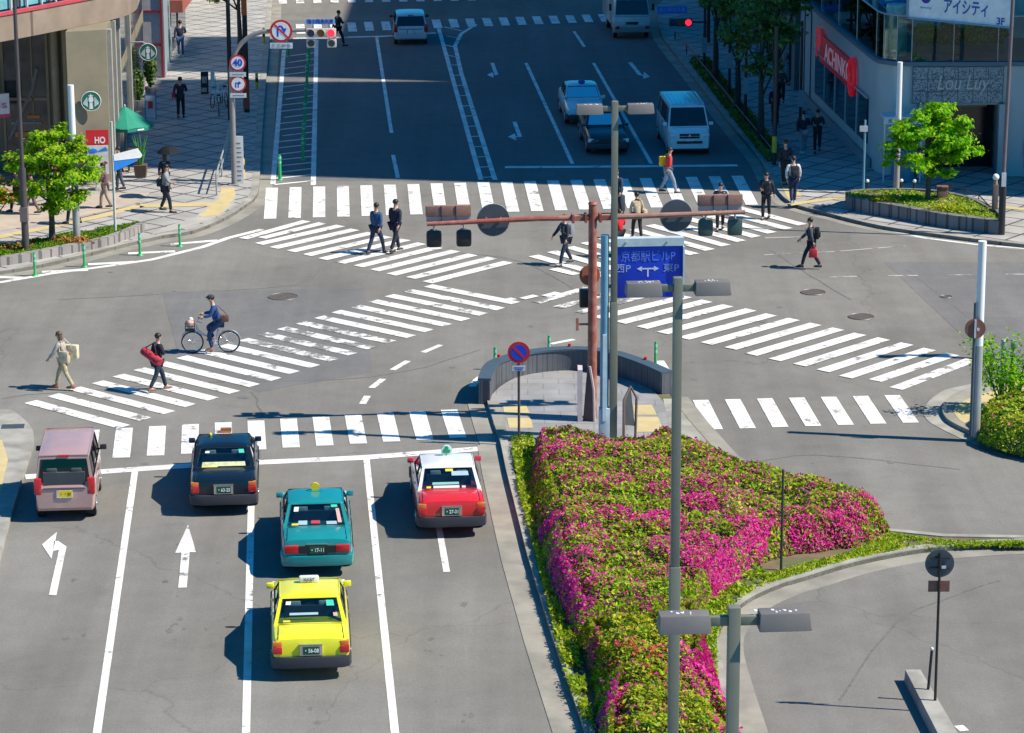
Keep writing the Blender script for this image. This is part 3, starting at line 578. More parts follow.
# right corner planter
rp=smooth_line([at(*p) for p in [(845,213),(870,218),(891,221.6),(942,231),(999,238.5)]],4)
o=at(900,222); pr=T('corner_planter','long dark block planter with green shrubs at the right street corner','planter',(*o,.13))
inn=smooth_line([at(*p) for p in [(845,207),(862,204),(926,204),(970,212),(999,226)]],4)
b=MB(); A=shift(rp,o);B=shift(offset_line(rp,.3),o); strip(b,A,B,-.1,.5); I=shift(inn,o); 
I2=shift(offset_line(inn,-.2),o); strip(b,I,I2,-.1,.45); b.hexa([(*A[-1],-.1),(*B[-1],-.1),(*I2[-1],-.1),(*I[-1],-.1)],[(*A[-1],.5),(*B[-1],.5),(*I2[-1],.5),(*I[-1],.5)])
b.build('kerb_wall',tiles('planter_block_dark',(.16,.16,.17),(.2,.2,.2),(.07,.07,.07),rot=0,bw=.6,bh=.3),pr)
b=MB(); strip(b,[B[round(i*(len(B)-1)/(len(I2)-1))] for i in range(len(I2))],I2,-.1,.38); b.build('soil',M_SOIL,pr)
lw=offset_line(rp,.3)+inn[::-1]
grass('ground_cover',lw,26000,.42,.13,leafmat('ground_cover_leaf',[(.16,.34,.01),(.28,.46,.02),(.42,.56,.03),(.1,.2,.01),(.55,.6,.12)]))
for px,py,r,lab in ((882,204,.42,'pale yellow low shrub left of the white pole in the right planter'),(948,213,.8,'cream tipped low shrub right of the green tree')):
    x,y=at(px,py,.5); t=T('low_shrub',lab,'shrub',(x,y,.5)); b=MB(); b.cyl((0,0,-.1),(0,0,.2),.03); b.build('stem',M_BARK,t)
    c=RNG.normal(0,r*.42,(600,3))*[1,.6,.35]+[0,0,.15]; quads('foliage',c,np.tile([0,0,1.],(600,1)),.06,M_YEL,t)
# near right island bushes
hC=[at(*p,.9) for p in [(972,398),(985,387),(1010,382),(1060,378),(1120,400),(1100,440),(1040,432),(1005,425),(980,415)]]
bushy('shrub_hedge','yellow green hedge on the near right island corner','hedge',hC,.13,.68,420,leafmat('hedge_leaf',[(.26,.46,.02),(.44,.5,.03),(.14,.28,.01),(.62,.56,.06),(.2,.36,.02)]),[('blossom',M_MAG,lambda p:np.full(len(p),.015),.05,2)],leaf=.055)
x,y=at(1006,415); t=T('tall_shrub','loose tall green shrub growing around the twin metal posts','shrub',(x,y,.13)); b=MB()
rr=random.Random(5); pts=[]
for i in range(16):
    e=Vector((rr.uniform(-1.1,1.0),rr.uniform(-.4,.4),rr.uniform(1.0,2.3))); b.tube([(e.x*.15,e.y*.2,0),e*.6+Vector((0,0,.15)),e],[.025,.016,.006],5); pts+= [e*k for k in (.55,.7,.85,1)]
b.build('stem',M_BARK,t); c=np.repeat(np.array(pts),40,0)+RNG.normal(0,.16,(40*len(pts),3)); quads('foliage',c,np.tile([0,0,1.],(len(c),1)),.055,M_LFG,t,jit=.8)
# ================================================================ STREET FURNITURE
M_STEEL=mat('galvanised_steel',(.42,.43,.42),.45,.35,noise=.1); M_GPOLE=mat('lamp_pole_grey',(.20,.205,.16),.5,.1,noise=.06); M_LHEAD=mat('lamp_head_grey',(.16,.15,.145),.6,.0,noise=.08)
M_REDP=mat('pole_red_brown',(.31,.085,.06),.55,0,noise=.12,scale=6,col2=(.38,.15,.11),mixscale=3); M_SIGB=mat('sign_back_grey',(.085,.10,.12),.5,.3); M_BLUEP=mat('pole_blue_grey',(.16,.36,.48),.45,.1)
M_BLK=mat('black_plastic',(.02,.022,.025),.45); M_WHT=mat('white_paint',(.8,.8,.79),.4,noise=.04); M_CREAM=mat('signal_housing',(.55,.5,.45),.5)
M_GRN=mat('bollard_green',(.03,.42,.13),.45); M_SRED=mat('sign_red',(.62,.02,.03),.4); M_SBLU=mat('sign_blue',(.02,.06,.55),.4); M_DBLU=mat('guide_sign_blue',(.006,.045,.56),.4,noise=.03)
M_BRN=mat('brown_sign_back',(.24,.10,.07),.6,noise=.2,scale=5); M_DARKP=mat('pole_dark_brown',(.09,.075,.075),.5,.2); M_YPO=mat('post_yellow',(.7,.45,.05),.5)
M_PLATE=mat('sign_plate',(.62,.64,.66),.5); M_LITRED=mat('lamp_lit_red',(1,.02,.05),.4,noise=0,emit=1.2); M_LENSD=mat('lens_dark',(.03,.04,.05),.25); M_LENSB=mat('lens_blue',(.02,.05,.13),.25)
def H(X,Y,px,py): return hz(Y,px,py)
def street_lamp(lab,X,Y,top,headw=1.0,rz=.07,fr=.42):
    t=T('street_lamp',lab,'street lamp',(X,Y,.12),rz,group='grey double headed street lamps')
    b=MB(); b.box((0,0,top*fr/2),(.2,.2,top*fr)); b.build('lower_pole',M_GPOLE,t,bevel=.02)
    b=MB(); b.box((0,0,top*(1+fr)/2),(.165,.165,top*(1-fr)-.004)); b.build('upper_pole',M_GPOLE,t,bevel=.015)
    b=MB(); b.box((0,0,.02),(.5,.5,.04)); [b.cyl((sx*.19,sy*.19,.04),(sx*.19,sy*.19,.09),.02) for sx in(-1,1) for sy in (-1,1)]; b.build('base_plate',M_STEEL,t)
    for s in (-1,1):
        a=MB(); a.box((s*.2,0,top-.2),(.26,.1,.13)); ar=a.build('bracket_arm',M_GPOLE,t,bevel=.01)
        h=MB(); x0,x1=(.32*headw,1.03*headw); 
        h.hexa([(s*x0,-.19,top-.32),(s*x1,-.19,top-.32),(s*x1,.19,top-.32),(s*x0,.19,top-.32)],[(s*(x0+.02),-.13,top-.08),(s*(x1-.02),-.13,top-.08),(s*(x1-.02),.13,top-.08),(s*(x0+.02),.13,top-.08)])
        hd=h.build('lamp_head',M_LHEAD,t,bevel=.015)
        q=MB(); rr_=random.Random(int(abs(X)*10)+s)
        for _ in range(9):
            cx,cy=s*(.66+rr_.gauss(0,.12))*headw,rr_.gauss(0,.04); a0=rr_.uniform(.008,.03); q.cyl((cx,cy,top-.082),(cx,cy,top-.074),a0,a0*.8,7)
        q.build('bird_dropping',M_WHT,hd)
        q=MB(); q.box((s*.68*headw,0,top-.30),(.70*headw,.36,.012)); q.build('seam',M_BLK,hd)
        l=MB(); l.box((s*.68*headw,0,top-.325),(.6,.28,.02)); l.build('lens',M_PLATE,hd)
    return t
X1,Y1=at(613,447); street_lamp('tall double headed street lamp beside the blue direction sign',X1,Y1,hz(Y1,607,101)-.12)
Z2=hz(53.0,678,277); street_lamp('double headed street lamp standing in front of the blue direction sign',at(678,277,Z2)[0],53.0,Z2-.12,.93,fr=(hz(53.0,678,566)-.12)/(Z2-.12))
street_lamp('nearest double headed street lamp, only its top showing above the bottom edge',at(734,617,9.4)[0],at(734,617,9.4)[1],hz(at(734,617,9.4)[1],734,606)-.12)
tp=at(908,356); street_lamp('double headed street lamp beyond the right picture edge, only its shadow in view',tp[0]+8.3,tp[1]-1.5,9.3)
# --- red brown signal mast
XR,YR=at(592,422); ta=hz(YR,588,217.5)
ms=T('signal_mast','red brown signal mast with two long horizontal arms','signal mast',(XR,YR,.13),.1)
b=MB(); b.cyl((0,0,0),(0,0,ta+.25),.135,.115,16); b.build('pole',M_REDP,ms)
for s,L in ((-1,4.55),(1,4.22)):
    a=MB(); a.tube([(s*.1,0,ta-.13),(s*1.5,0,ta-.12),(s*L,0,ta-(.2 if s<0 else .08))],[.085,.075,.06],10); a.build('arm',M_REDP if s<0 else mat('arm_weathered',(.33,.17,.13),.6,noise=.2,scale=6),ms)
    c=MB(); [c.box((s*k,0,ta-.13),(.06,.3,.24)) for k in (.2,.55)]; c.box((s*.38,0,ta-.13),(.4,.2,.14)); c.build('clamp',M_REDP,ms)
b=MB(); b.cyl((0,0,ta+.25),(0,0,ta+.32),.14,.1); b.build('cap',M_REDP,ms)
b=MB(); b.box((-.24,0,hz(YR,577,324)-.13),(.34,.05,.05)); b.box((-.42,0,hz(YR,577,324)-.13),(.07,.06,.34)); b.build('small_bracket',M_REDP,ms)
R1=Matrix.Rotation(.1,3,'Z')
def onmast(x,y,z): v=R1@Vector((x,y,0)); return (XR+v.x,YR+v.y,z)
def signal_back(lab,x,zo,green=False):
    t=T('traffic_signal',lab,'traffic signal',onmast(x,.12,ta+zo),.1,group='traffic signals on the red brown mast')
    b=MB(); b.box((0,.06,.37),(1.24,.16,.30)); b.build('housing',mat('signal_back_brown',(.27,.15,.12),.7,noise=.15,scale=8),t,bevel=.02)
    b=MB(); b.box((0,.08,.15),(1.2,.12,.14)); b.build('bracket',mat('signal_underside',(.42,.40,.38),.6),t); b=MB()
    for k in (-.37,0,.37): b.cyl((k,.12,.34),(k,.38,.34),.13,.13,14,cap=False); b.cyl((k,-.0,.1),(k,-.0,-.02),.04)
    b.build('hood',M_BRN,t)
    for k in (-.2,.2): b=MB(); b.box((k,-.03,.30),(.02,.02,.44)); b.build('strap',M_BLK,t)
    for k in (-.4,.42):
        h=MB(); h.box((k,.03,-.40),(.42,.18,.48)); h2=h.build('arrow_lamp',M_BLK if not green else mat('arrow_lamp_green',(.05,.09,.08),.5),t,bevel=.09)
        g=MB(); g.cyl((k,.1,-.34),(k,.34,-.34),.16,.16,14,cap=False); g.build('hood',M_BLK,h2)
        g=MB(); g.cyl((k,.02,-.16),(k,.02,.02),.03); g.build('hanger',M_STEEL,h2)
signal_back('back of the signal at the left end of the mast arm',-3.95,-.12); signal_back('back of the signal at the right end of the mast arm',3.55,.0,True)
def disc_sign(name,lab,loc,r,face,back,rz=0,m_rim=None,group=None,cat='road sign',faceto=-1):
    t=T(name,lab,cat,loc,rz,group=group); b=MB(); b.cyl((0,-.012,0),(0,.012,0),r,r,28); b.build('back_plate',back,t); return t
for x,lab in ((-2.72,'round sign seen from its grey back on the left mast arm'),(2.33,'round sign seen from its grey back on the right mast arm')):
    t=disc_sign('round_sign',lab,onmast(x,.14,ta-.03),.45,M_SIGB,M_SIGB,.1,group='sign backs on the mast arm')
    b=MB(); [b.box((k,-.06,.03),(.05,.12,.1)) for k in (-.2,.2)]; b.build('clamp',M_REDP,t)
    b=MB(); b.tube([(.45*math.cos(a*PI/12),0,.45*math.sin(a*PI/12)) for a in range(24)],.014,5,closed=True); b.build('rim',M_STEEL,t)
# pedestrian signal low on the mast + round brown sign
t=T('round_sign','brown backed round sign half behind the red mast','road sign',onmast(-.05,.22,hz(YR,586,277)),.1); b=MB(); b.cyl((0,-.02,0),(0,.01,0),.29,.29,24); b.build('back_plate',mat('orange_brown_plate',(.36,.12,.07),.6),t); b=MB(); b.box((0,-.08,0),(.3,.1,.05)); b.build('clamp',M_REDP,t)
t=T('pedestrian_signal','black pedestrian signal fixed low behind the red mast','traffic signal',onmast(-.12,.25,hz(YR,580,300)),.1); b=MB(); b.box((0,0,0),(.42,.25,.5)); hs=b.build('housing',M_BLK,t,bevel=.03)
b=MB(); b.box((0,.16,.12),(.34,.16,.02)); b.box((0,.16,-.12),(.34,.16,.02)); b.build('hood',M_BLK,t); b=MB(); b.box((.2,-.1,.1),(.3,.05,.05)); b.build('bracket',M_REDP,t)
# --- blue direction sign on its pole
XB,YB=at(604,447); th=hz(YB,604,235); bs=T('direction_sign','blue direction sign with branching white arrow on a blue grey pole','road sign',(XB,YB,.12),.07)
b=MB(); b.cyl((0,0,0),(0,0,th-.12),.12,.11,14); b.build('pole',M_BLUEP,bs)
b=MB(); b.box((0,-.02,.5),(.28,.26,1.0)); b.build('cabinet',mat('cabinet_blue_white',(.42,.55,.62),.5),bs,bevel=.02)
b=MB(); b.box((-.01,-.14,1.85),(.1,.06,2.4)); b.build('cable_cover',mat('cable_cover_white',(.55,.66,.72),.45),bs)
zt=hz(YB,650,247); zb=hz(YB,650,298); zc=(zt+zb)/2-.12; sw=1.86; sh=zt-zb; sx=.22+sw/2
b=MB(); b.box((sx,0,zc),(sw,.07,sh)); sb=b.build('sign_panel',M_DBLU,bs,bevel=.01)
b=MB(); b.box((sx,.04,zc+sh/2+.13),(sw+.06,.26,.22)); b.box((sx+.0,.22,zc+sh/2+.02),(sw+.06,.1,.1)); b.box((sx+sw/2+.02,.0,zc),(.04,.3,sh)); b.build('frame',mat('sign_frame_pale',(.5,.6,.64),.45),bs)
b=MB(); [b.cyl((sx+k,-.12,zc+sh/2+.13),(sx+k,-.09,zc+sh/2+.13),.03) for k in(-.6,.5)]; b.build('bolt',M_STEEL,bs)
b=MB(); [b.box((.35,.12,zc+k),(.9,.08,.08)) for k in(-.4,.45)]; b.build('crossbar',M_BLUEP,bs)
M_LET=mat('lettering_pale',(.30,.42,.75),.5,noise=.02); M_LETW=mat('lettering_white',(.62,.7,.85),.5,noise=.02)
text('京都駅ビルP',.33,'lettering',mat('lettering_dim',(.12,.22,.7),.5),sb,(sx,-.041,zc+.42),wid=1.45)
text('西P',.26,'lettering',M_LET,sb,(sx-.68,-.041,zc+.1),wid=.42); text('東P',.26,'lettering',M_LET,sb,(sx+.62,-.041,zc+.1),wid=.42)
b=MB(); y=-.044
def fl(pts,mb=b): mb.face([(sx+p[0],y,zc+.1+p[1]) for p in pts])
fl([(-.18,-.02),(.18,-.02),(.18,.02),(-.18,.02)]); fl([(-.02,-.22),(.02,-.22),(.02,-.02),(-.02,-.02)]); fl([(-.30,0),(-.16,-.07),(-.16,.07)]); fl([(.30,0),(.16,.07),(.16,-.07)]); b.build('arrow',M_LETW,sb)
# --- no parking sign
X,Y=at(519,446); z1=hz(Y,518,352); t=T('no_parking_sign','round blue no parking sign with red ring on a dark pole','road sign',(X,Y,.12))
b=MB(); b.cyl((0,0,0),(0,0,z1-.1),.035); b.build('pole',M_DARKP,t); z1-=.12
b=MB(); b.cyl((0,-.06,z1),(0,-.045,z1),.3,.3,28); s_=b.build('ring',M_SRED,t); b=MB(); b.cyl((0,-.066,z1),(0,-.0605,z1),.22,.22,24); b.build('disc',M_SBLU,s_)
b=MB(); b.box((0,-.069,z1),(.44,.004,.06),ry=.785); b.build('slash',M_SRED,s_); b=MB(); b.box((0,-.05,z1-.44),(.36,.02,.14)); b.build('sub_plate',M_PLATE,t)
b=MB(); b.box((0,-.063,z1-.42),(.26,.003,.02)); b.box((0,-.063,z1-.47),(.2,.003,.02)); b.build('plate_text',M_SBLU,t)
# --- boards and monument on the plaza
X,Y=at(593,424); zz=hz(Y,590,368)-.13; t=T('notice_board','tall narrow pale notice board at the foot of the red mast','notice board',(X-.18,Y-.1,.13),.0)
b=MB(); b.hexa([(-.25,-.1,0),(-.12,-.1,0),(-.12,.25,0),(-.25,.25,0)],[(-.25,-.1,zz),(-.12,-.1,zz),(-.12,.25,zz+.05),(-.25,.25,zz+.05)]); b.build('side_panel',mat('board_pink',(.6,.5,.5),.6),t); b=MB(); b.hexa([(-.1,.0,0),(.2,-.1,0),(.2,.0,0),(-.1,.1,0)],[(.02,.0,zz+.1),(.12,-.1,zz-.1),(.12,.0,zz-.1),(.02,.1,zz+.1)]); b.build('dark_panel',mat('board_dark',(.09,.06,.07),.6),t)
b=MB(); b.tube([(.21,-.1,0),(.19,-.1,zz*.6),(.08,-.1,zz+.1)],.035,6); b.build('frame',mat('board_frame',(.5,.42,.4),.6),t)
X,Y=at(629,447); t=T('map_board','slanted blue grey map board standing in the azaleas','notice board',(X,Y,.12),.0); zz=hz(Y,626,388)-.12
b=MB(); b.hexa([(-.16,-.15,.55),(.12,.1,.45),(.15,.08,.45),(-.13,-.17,.55)],[(-.16,-.15,zz-.35),(.0,.1,zz),(.04,.08,zz),(-.13,-.17,zz-.35)]); b.build('panel',mat('panel_slate',(.05,.06,.07),.5),t)
b=MB(); b.tube([(-.15,-.15,0),(-.15,-.15,zz-.3),(.03,.09,zz+.02),(.2,.1,zz-.3),(.17,.09,0)],.04,6); b.build('frame',mat('frame_brown_grey',(.17,.12,.10),.6),t)
# --- curved plaza wall
wl=[at(*p) for p in [(490,405),(496,391),(508,384.5),(527,379),(548,375.8),(570,374.6),(592,375.5),(612,379),(632,385.5),(648,392),(662,398.5)]]
wl=smooth_line(wl,4); o=at(575,376); t=T('curved_wall','low curved grey tiled wall round the paved plaza','wall',(*o,0)); WI=shift(wl,o); WO=shift(offset_line(wl,.32),o); 
M_WALL=tiles('wall_tile',(.085,.095,.11),(.105,.115,.135),(.05,.05,.06),rot=0,bw=.15,bh=.15,mortar=.008)
b=MB(); strip(b,WI,WO,0,.72); b.build('wall_body',M_WALL,t); b=MB(); strip(b,shift(offset_line(wl,-.03),o),shift(offset_line(wl,.35),o),.722,.78); b.build('coping',mat('coping_slate',(.05,.085,.12),.7,noise=.1),t)
b=MB(); 
for k in (8,20,27,33): p=WO[min(k,len(WO)-1)]; b.cyl((p[0],p[1],.78),(p[0],p[1],.86),.05)
b.build('reflector',M_SRED,t)
mk=MB(); line(mk,[(472,387),(477,380),(487,373)],.22); line(mk,[(659,361),(666,372),(673,386)],.3); mk.build('road_marking',M_LINE)['kind']='structure'
# --- green flexible bollards
def bollard(px,py,h,lab,kk=1.0):
    X,Y=at(px,py); t=T('bollard',lab,'bollard',(X,Y,.005),group='green flexible road posts'); b=MB(); b.cyl((0,0,.03),(0,0,h),.045*kk,.038*kk,12); p=b.build('post',M_GRN,t)
    b=MB(); b.cyl((0,0,0),(0,0,.05),.12,.09,14); b.build('base',M_GRN,t); b=MB(); [b.cyl((0,0,h-k-.09),(0,0,h-k),.048*kk,.048*kk,12) for k in (.08,.26)]; b.build('reflective_band',mat('band_mint',(.2,.6,.4),.3),t)
for px,py,h,lab in ((35,276,.82,'green flexible post nearest the left picture edge'),(84.5,267,.8,'green flexible post below the silver pole in the left planter'),(140,255.5,.8,'green flexible post right of the slim sign pole at the left corner'),(180,246.5,.8,'green flexible post closest to the left end of the zebra crossing'),
    (495,370,.7,'green flexible post at the left end of the curved wall'),(549,358,.7,'green flexible post behind the middle of the curved wall'),(655.5,366,.75,'green flexible post at the right end of the curved wall')): bollard(px,py,h,lab)
for px,py,lab in ((280,180,'nearest green post in the hatched strip of the far road'),(303,160,'second green post in the hatched strip of the far road'),(304,145,'third green post up the hatched strip of the far road'),(305,124,'fourth green post up the hatched strip of the far road'),(306,104,'fifth green post up the hatched strip of the far road'),(307,86,'green post of the hatched strip standing in the sunlit band'),(308,74,'green post of the hatched strip just above the sunlit band'),(309,62,'second furthest green post of the hatched strip'),(288,56,'furthest green post of the hatched strip')): bollard(px,py,1.0,lab,1.5)
# --- slender dark marker post by the hedge, sign on the traffic island
X,Y=at(781,575); t=T('marker_post','thin dark green marker post at the edge of the magenta hedge','post',(X,Y,.12)); b=MB(); zz=hz(Y,781,471)-.12; b.cyl((0,0,0),(0,0,zz),.032,.028,10); b.build('pole',mat('post_dark_green',(.02,.05,.035),.5),t); b=MB(); b.cyl((0,0,zz),(0,0,zz+.04),.04,.02,10); b.build('cap',M_BLK,t)
X,Y=at(935,703,.2); zt2=hz(Y,936,564); t=T('round_sign','round sign seen from its black back on the lower right traffic island','road sign',(X,Y,.24))
b=MB(); b.cyl((0,0,0),(0,0,zt2-.0),.03,.028); b.build('pole',M_BLK,t); b=MB(); b.cyl((0,.03,zt2-.24),(0,.045,zt2-.24),.3,.3,28); b.build('disc',M_SIGB,t); b=MB(); b.box((.0,.03,zt2-.73),(.44,.015,.24)); b.build('sub_plate',M_BRN,t); b=MB(); [b.box((0,.0,zt2-.24+k),(.4,.04,.03)) for k in (-.1,.12)]; b.build('clamp',M_BLK,t); b=MB(); b.box((.08,-.03,zt2-.30),(.09,.01,.06)); b.build('sticker',M_PLATE,t)
X,Y=at(928,692,.2); t=T('marker_post','short black post with pale tip beside the island sign','post',(X,Y,.24)); b=MB(); b.cyl((0,0,0),(.05,0,.88),.03); b.build('pole',M_BLK,t); b=MB(); b.ball((.05,0,.92),.04); b.build('tip',M_PLATE,t)
# --- near right pole with round sign + twin posts
X,Y=at(975,441); zt3=hz(Y,975,241); t=T('utility_pole','thick pole with white painted top on the near right island','pole',(X,Y,.13)); b=MB(); b.cyl((0,0,0),(0,0,zt3*.46),.13,.125,16); b.build('lower_pole',M_STEEL,t); b=MB(); b.cyl((0,0,zt3*.46),(0,0,zt3-.13),.12,.115,16); b.build('upper_pole',M_WHT,t)
b=MB(); b.cyl((-.14,-.1,0),(-.14,-.1,hz(Y,974,302)-.13),.045); b.build('side_pipe',mat('pipe_slate',(.07,.10,.14),.5),t)
t=T('round_sign','brown backed round sign on the white topped pole','road sign',(X-.14,Y-.18,hz(Y,970,327))); b=MB(); b.cyl((0,.0,0),(0,-.015,0),.28,.28,26); b.build('back_plate',M_BRN,t); b=MB(); b.box((.0,-.03,0),(.05,.03,.5)); b.box((.08,-.03,-.02),(.06,.02,.08)); b.build('bracket',M_PLATE,t)
for px,lab in ((1001,'left one of the twin short metal posts in the tall shrub'),(1010.5,'right one of the twin short metal posts in the tall shrub')):
    X,Y=at(px,410); zz=hz(Y,px,341); t=T('metal_post',lab,'post',(X,Y,.13),group='twin metal posts in the shrub'); b=MB(); b.cyl((0,0,0),(0,0,zz-.13),.075,.075,14); b.build('pole',mat('metal_blue_grey',(.30,.38,.42),.4,.3),t); b=MB(); b.cyl((0,0,zz-.13),(0,0,zz-.08),.085,.06,14); b.build('cap',M_STEEL,t)
# --- left corner poles
X,Y=at(26,251,.35); t=T('lamp_column','tall dark brown pole at the left picture edge','pole',(X,Y,.35)); b=MB(); b.cyl((0,0,0),(0,0,2.9),.125,.12,14); b.build('lower_pole',M_DARKP,t); b=MB(); b.cyl((0,0,2.9),(0,0,11),.075,.06,12); b.build('upper_pole',M_DARKP,t); b=MB(); b.box((0,-.02,1.3),(.26,.27,.5)); b.build('notice',mat('notice_brown',(.2,.15,.14),.6),t)
X,Y=at(77,240,.35); t=T('utility_pole','thick silver pole with white sleeve in the left planter','pole',(X,Y,.35)); zz=hz(Y,71,95); b=MB(); b.cyl((0,0,0),(0,0,zz*.5),.13,.125,14); b.build('lower_pole',M_STEEL,t); b=MB(); b.cyl((0,0,zz*.5),(0,0,zz),.12,.11,14); b.build('upper_pole',M_WHT,t)
X,Y=at(115.5,234,.3); t=T('sign_pole','slim grey pole carrying a slanted blue and white arrow sign','road sign',(X,Y,.3)); zz=hz(Y,110,60); b=MB(); b.cyl((0,0,0),(0,0,zz*.62),.05,.045); b.build('pole',mat('pole_pale_grey',(.5,.52,.5),.5),t)
zs=hz(Y,128,160)-.3
b=MB(); b.hexa([(.05,-.03,zs-.40),(.75,.25,zs-.12),(1.0,.35,zs+.08),(.05,-.03,zs+.0)],[(.05,.01,zs-.40),(.75,.29,zs-.12),(1.0,.39,zs+.08),(.05,.01,zs+.0)]); sp=b.build('arrow_panel',mat('arrow_sign_blue',(.03,.25,.75),.4),t); b=MB(); b.hexa([(.05,-.04,zs-.02),(.95,.31,zs+.02),(1.0,.34,zs+.1),(.85,.29,zs+.36),(.05,-.04,zs+.2)],[(.05,.0,zs-.02),(.95,.35,zs+.02),(1.0,.38,zs+.1),(.85,.33,zs+.36),(.05,.0,zs+.2)]); b.build('white_panel',M_WHT,sp)
# --- overhanging signal gantry at the far left corner
X,Y=at(234.5,188); Zt=hz(Y,281,31); ga=T('signal_gantry','grey curved gantry pole reaching over the far road from the left pavement','gantry',(X,Y,.13))
b=MB(); R_=1.5; zc_=Zt-.13
pts=[(0,0,0),(0,0,zc_-R_)]+[(R_-R_*math.cos(a*PI/16),0,zc_-R_+R_*math.sin(a*PI/16)) for a in range(1,9)]+[(3.6,0,zc_+.05)]
b.tube(pts,[.11]*2+[.09]*8+[.06],12); b.build('pole',mat('gantry_grey',(.23,.22,.22),.5),ga); b=MB(); b.box((0,0,.02),(.4,.4,.04)); b.build('base_plate',M_STEEL,ga)
def prohib(lab,px,py,r,kind,sub=True):
    x,z=(at(px,py,0)[0],0); d=ray(px,py); tt=(Y-.12)/d.y; xx=d.x*tt; z=CH+d.z*tt
    t=T('prohibition_sign' if kind!='40' else 'speed_limit_sign',lab,'road sign',(xx,Y-.12,z))
    b=MB(); b.cyl((0,0,0),(0,.015,0),r,r,30); rg=b.build('ring',M_SRED,t); b=MB(); b.cyl((0,-.006,0),(0,-.001,0),r*.8,r*.8,26); b.build('disc',M_WHT,t)
    if kind=='40': text('40',r*1.15,'numerals',M_SBLU,t,(0,-.01,0),bold=.012)
    else:
        b=MB(); yy=-.009
        def q(p): b.face([(a*r,yy,c*r) for a,c in p])
        if kind=='u':
            q([(-.38,-.5),(-.22,-.5),(-.22,.2),(-.38,.2)])
            A=[(-.08+.3*math.cos(a),.2+.3*math.sin(a)) for a in [PI-i*PI/8 for i in range(9)]]; B=[(-.08+.14*math.cos(a),.2+.14*math.sin(a)) for a in [PI-i*PI/8 for i in range(9)]]
            for i in range(8): q([A[i],A[i+1],B[i+1],B[i]])
            q([(.0,.2),(.32,-.2),(.5,.25)]); 
        else: q([(-.36,-.45),(-.2,-.45),(-.2,.05),(-.36,.05)]); q([(-.36,.05),(.1,.05),(.1,.2),(-.36,.2)]); q([(.08,-.1),(.42,.12),(.08,.38)]); q([(-.05,-.45),(.1,-.45),(.1,.1),(-.05,.1)])
        b.build('arrow',M_SBLU,t); 
        b=MB(); b.box((0,-.013,0),(r*1.75,.003,r*.15),ry=.785); b.build('slash',M_SRED,t) if kind=='u' else b.bm.free()
    if sub:
        ww=r*2.0; b=MB(); b.box((0,.0,-r-.13),(ww,.015,.17 if kind!='u' else .22)); sp=b.build('sub_plate',M_PLATE,t)
        if kind=='u': text('ここから',.15,'lettering',mat('lettering_grey',(.2,.22,.25),.6),sp,(0,-.012,-r-.13),wid=ww*.8)
        else: b=MB(); b.box((0,-.0105,-r-.13),(ww*.7,.003,.03)); b.build('plate_text',mat('lettering_grey',(.2,.22,.25)),sp)
    b=MB(); b.box((-.02,.05,0),(.1,.06,.06)); b.build('clamp',M_STEEL,t)
prohib('no u turn sign hanging from the gantry arm',281,31,.43,'u'); prohib('round speed limit sign reading 40 on the gantry pole',237.5,63,.31,'40'); prohib('round arrow restriction sign below the speed limit sign',238,84,.31,'a')
d=ray(321,33); tt=(Y-.05)/d.y; sx_,sz_=d.x*tt,CH+d.z*tt
t=T('traffic_signal','red lit horizontal traffic signal on the left gantry arm','traffic signal',(sx_,Y-.05,sz_)); b=MB(); b.box((0,0,0),(1.15,.16,.36)); b.build('housing',M_CREAM,t,bevel=.05)
for k,m in ((-.38,M_LENSB),(0,mat('lens_amber',(.2,.09,.02),.3)),(.38,M_LITRED)):
    b=MB(); b.cyl((k,-.09,0),(k,-.085,0),.14,.14,18); l=b.build('lens',m,t); b=MB(); b.cyl((k,-.085,.0),(k,-.24,.02),.155,.155,18,cap=False); b.bm.verts.ensure_lookup_table(); bmesh.ops.delete(b.bm,geom=[f for f in b.bm.faces if f.calc_center_median().z<-.04],context='FACES'); b.build('hood',M_CREAM,l)
for k in (-.38,.40):
    b=MB(); b.box((k,0,-.38),(.36,.16,.34)); h_=b.build('arrow_lamp',M_CREAM,t,bevel=.05); b=MB(); b.cyl((k,-.09,-.38),(k,-.085,-.38),.13,.13,16); b.build('lens',M_LENSD,h_)
b=MB(); b.box((-.02,0,.43),(1.12,.03,.2)); np_=b.build('name_plate',mat('name_plate_blue',(.25,.42,.7),.5),t); text('塩小路烏丸東',.19,'lettering',mat('lettering_navy',(.01,.06,.35),.5),np_,(-.02,-.018,.43),wid=1.0,bold=.004)
b=MB(); [b.box((k,.1,.1),(.05,.1,.6)) for k in (-.3,.3)]; b.build('bracket',M_STEEL,t)
# tall white notice standing at gantry foot
X,Y=at(239,187); t=T('banner_board','tall white notice board leaning at the gantry foot','notice board',(X,Y+.1,.13),-.05); zz=hz(Y,236,136)-.13; b=MB(); b.box((.0,0,zz/2),(.38,.05,zz-.05)); b.build('board',M_WHT,t); b=MB()
for i in range(9): b.box((random.uniform(-.03,.03),-.0275,zz-.3-i*.18),(.2,.004,.05))
b.build('plate_text',mat('lettering_grey',(.2,.22,.25)),t); b=MB(); b.box((-.2,0,zz/2),(.04,.06,zz)); b.build('frame',M_STEEL,t)
for px,py,h,lab in ((243.5,181,.75,'yellow kerb post right of the white notice board'),(257,92,.75,'yellow kerb post halfway up the left kerb'),(264,46,.75,'furthest yellow kerb post up the left kerb')):
    X,Y=at(px,py); t=T('kerb_post',lab,'post',(X,Y,.13),group='yellow kerb posts'); b=MB(); b.cyl((0,0,0),(0,0,h),.07,.065); b.build('post',M_YPO,t); b=MB(); b.cyl((0,0,h*.45),(0,0,h*.7),.073,.07); b.build('band',M_BLK,t)
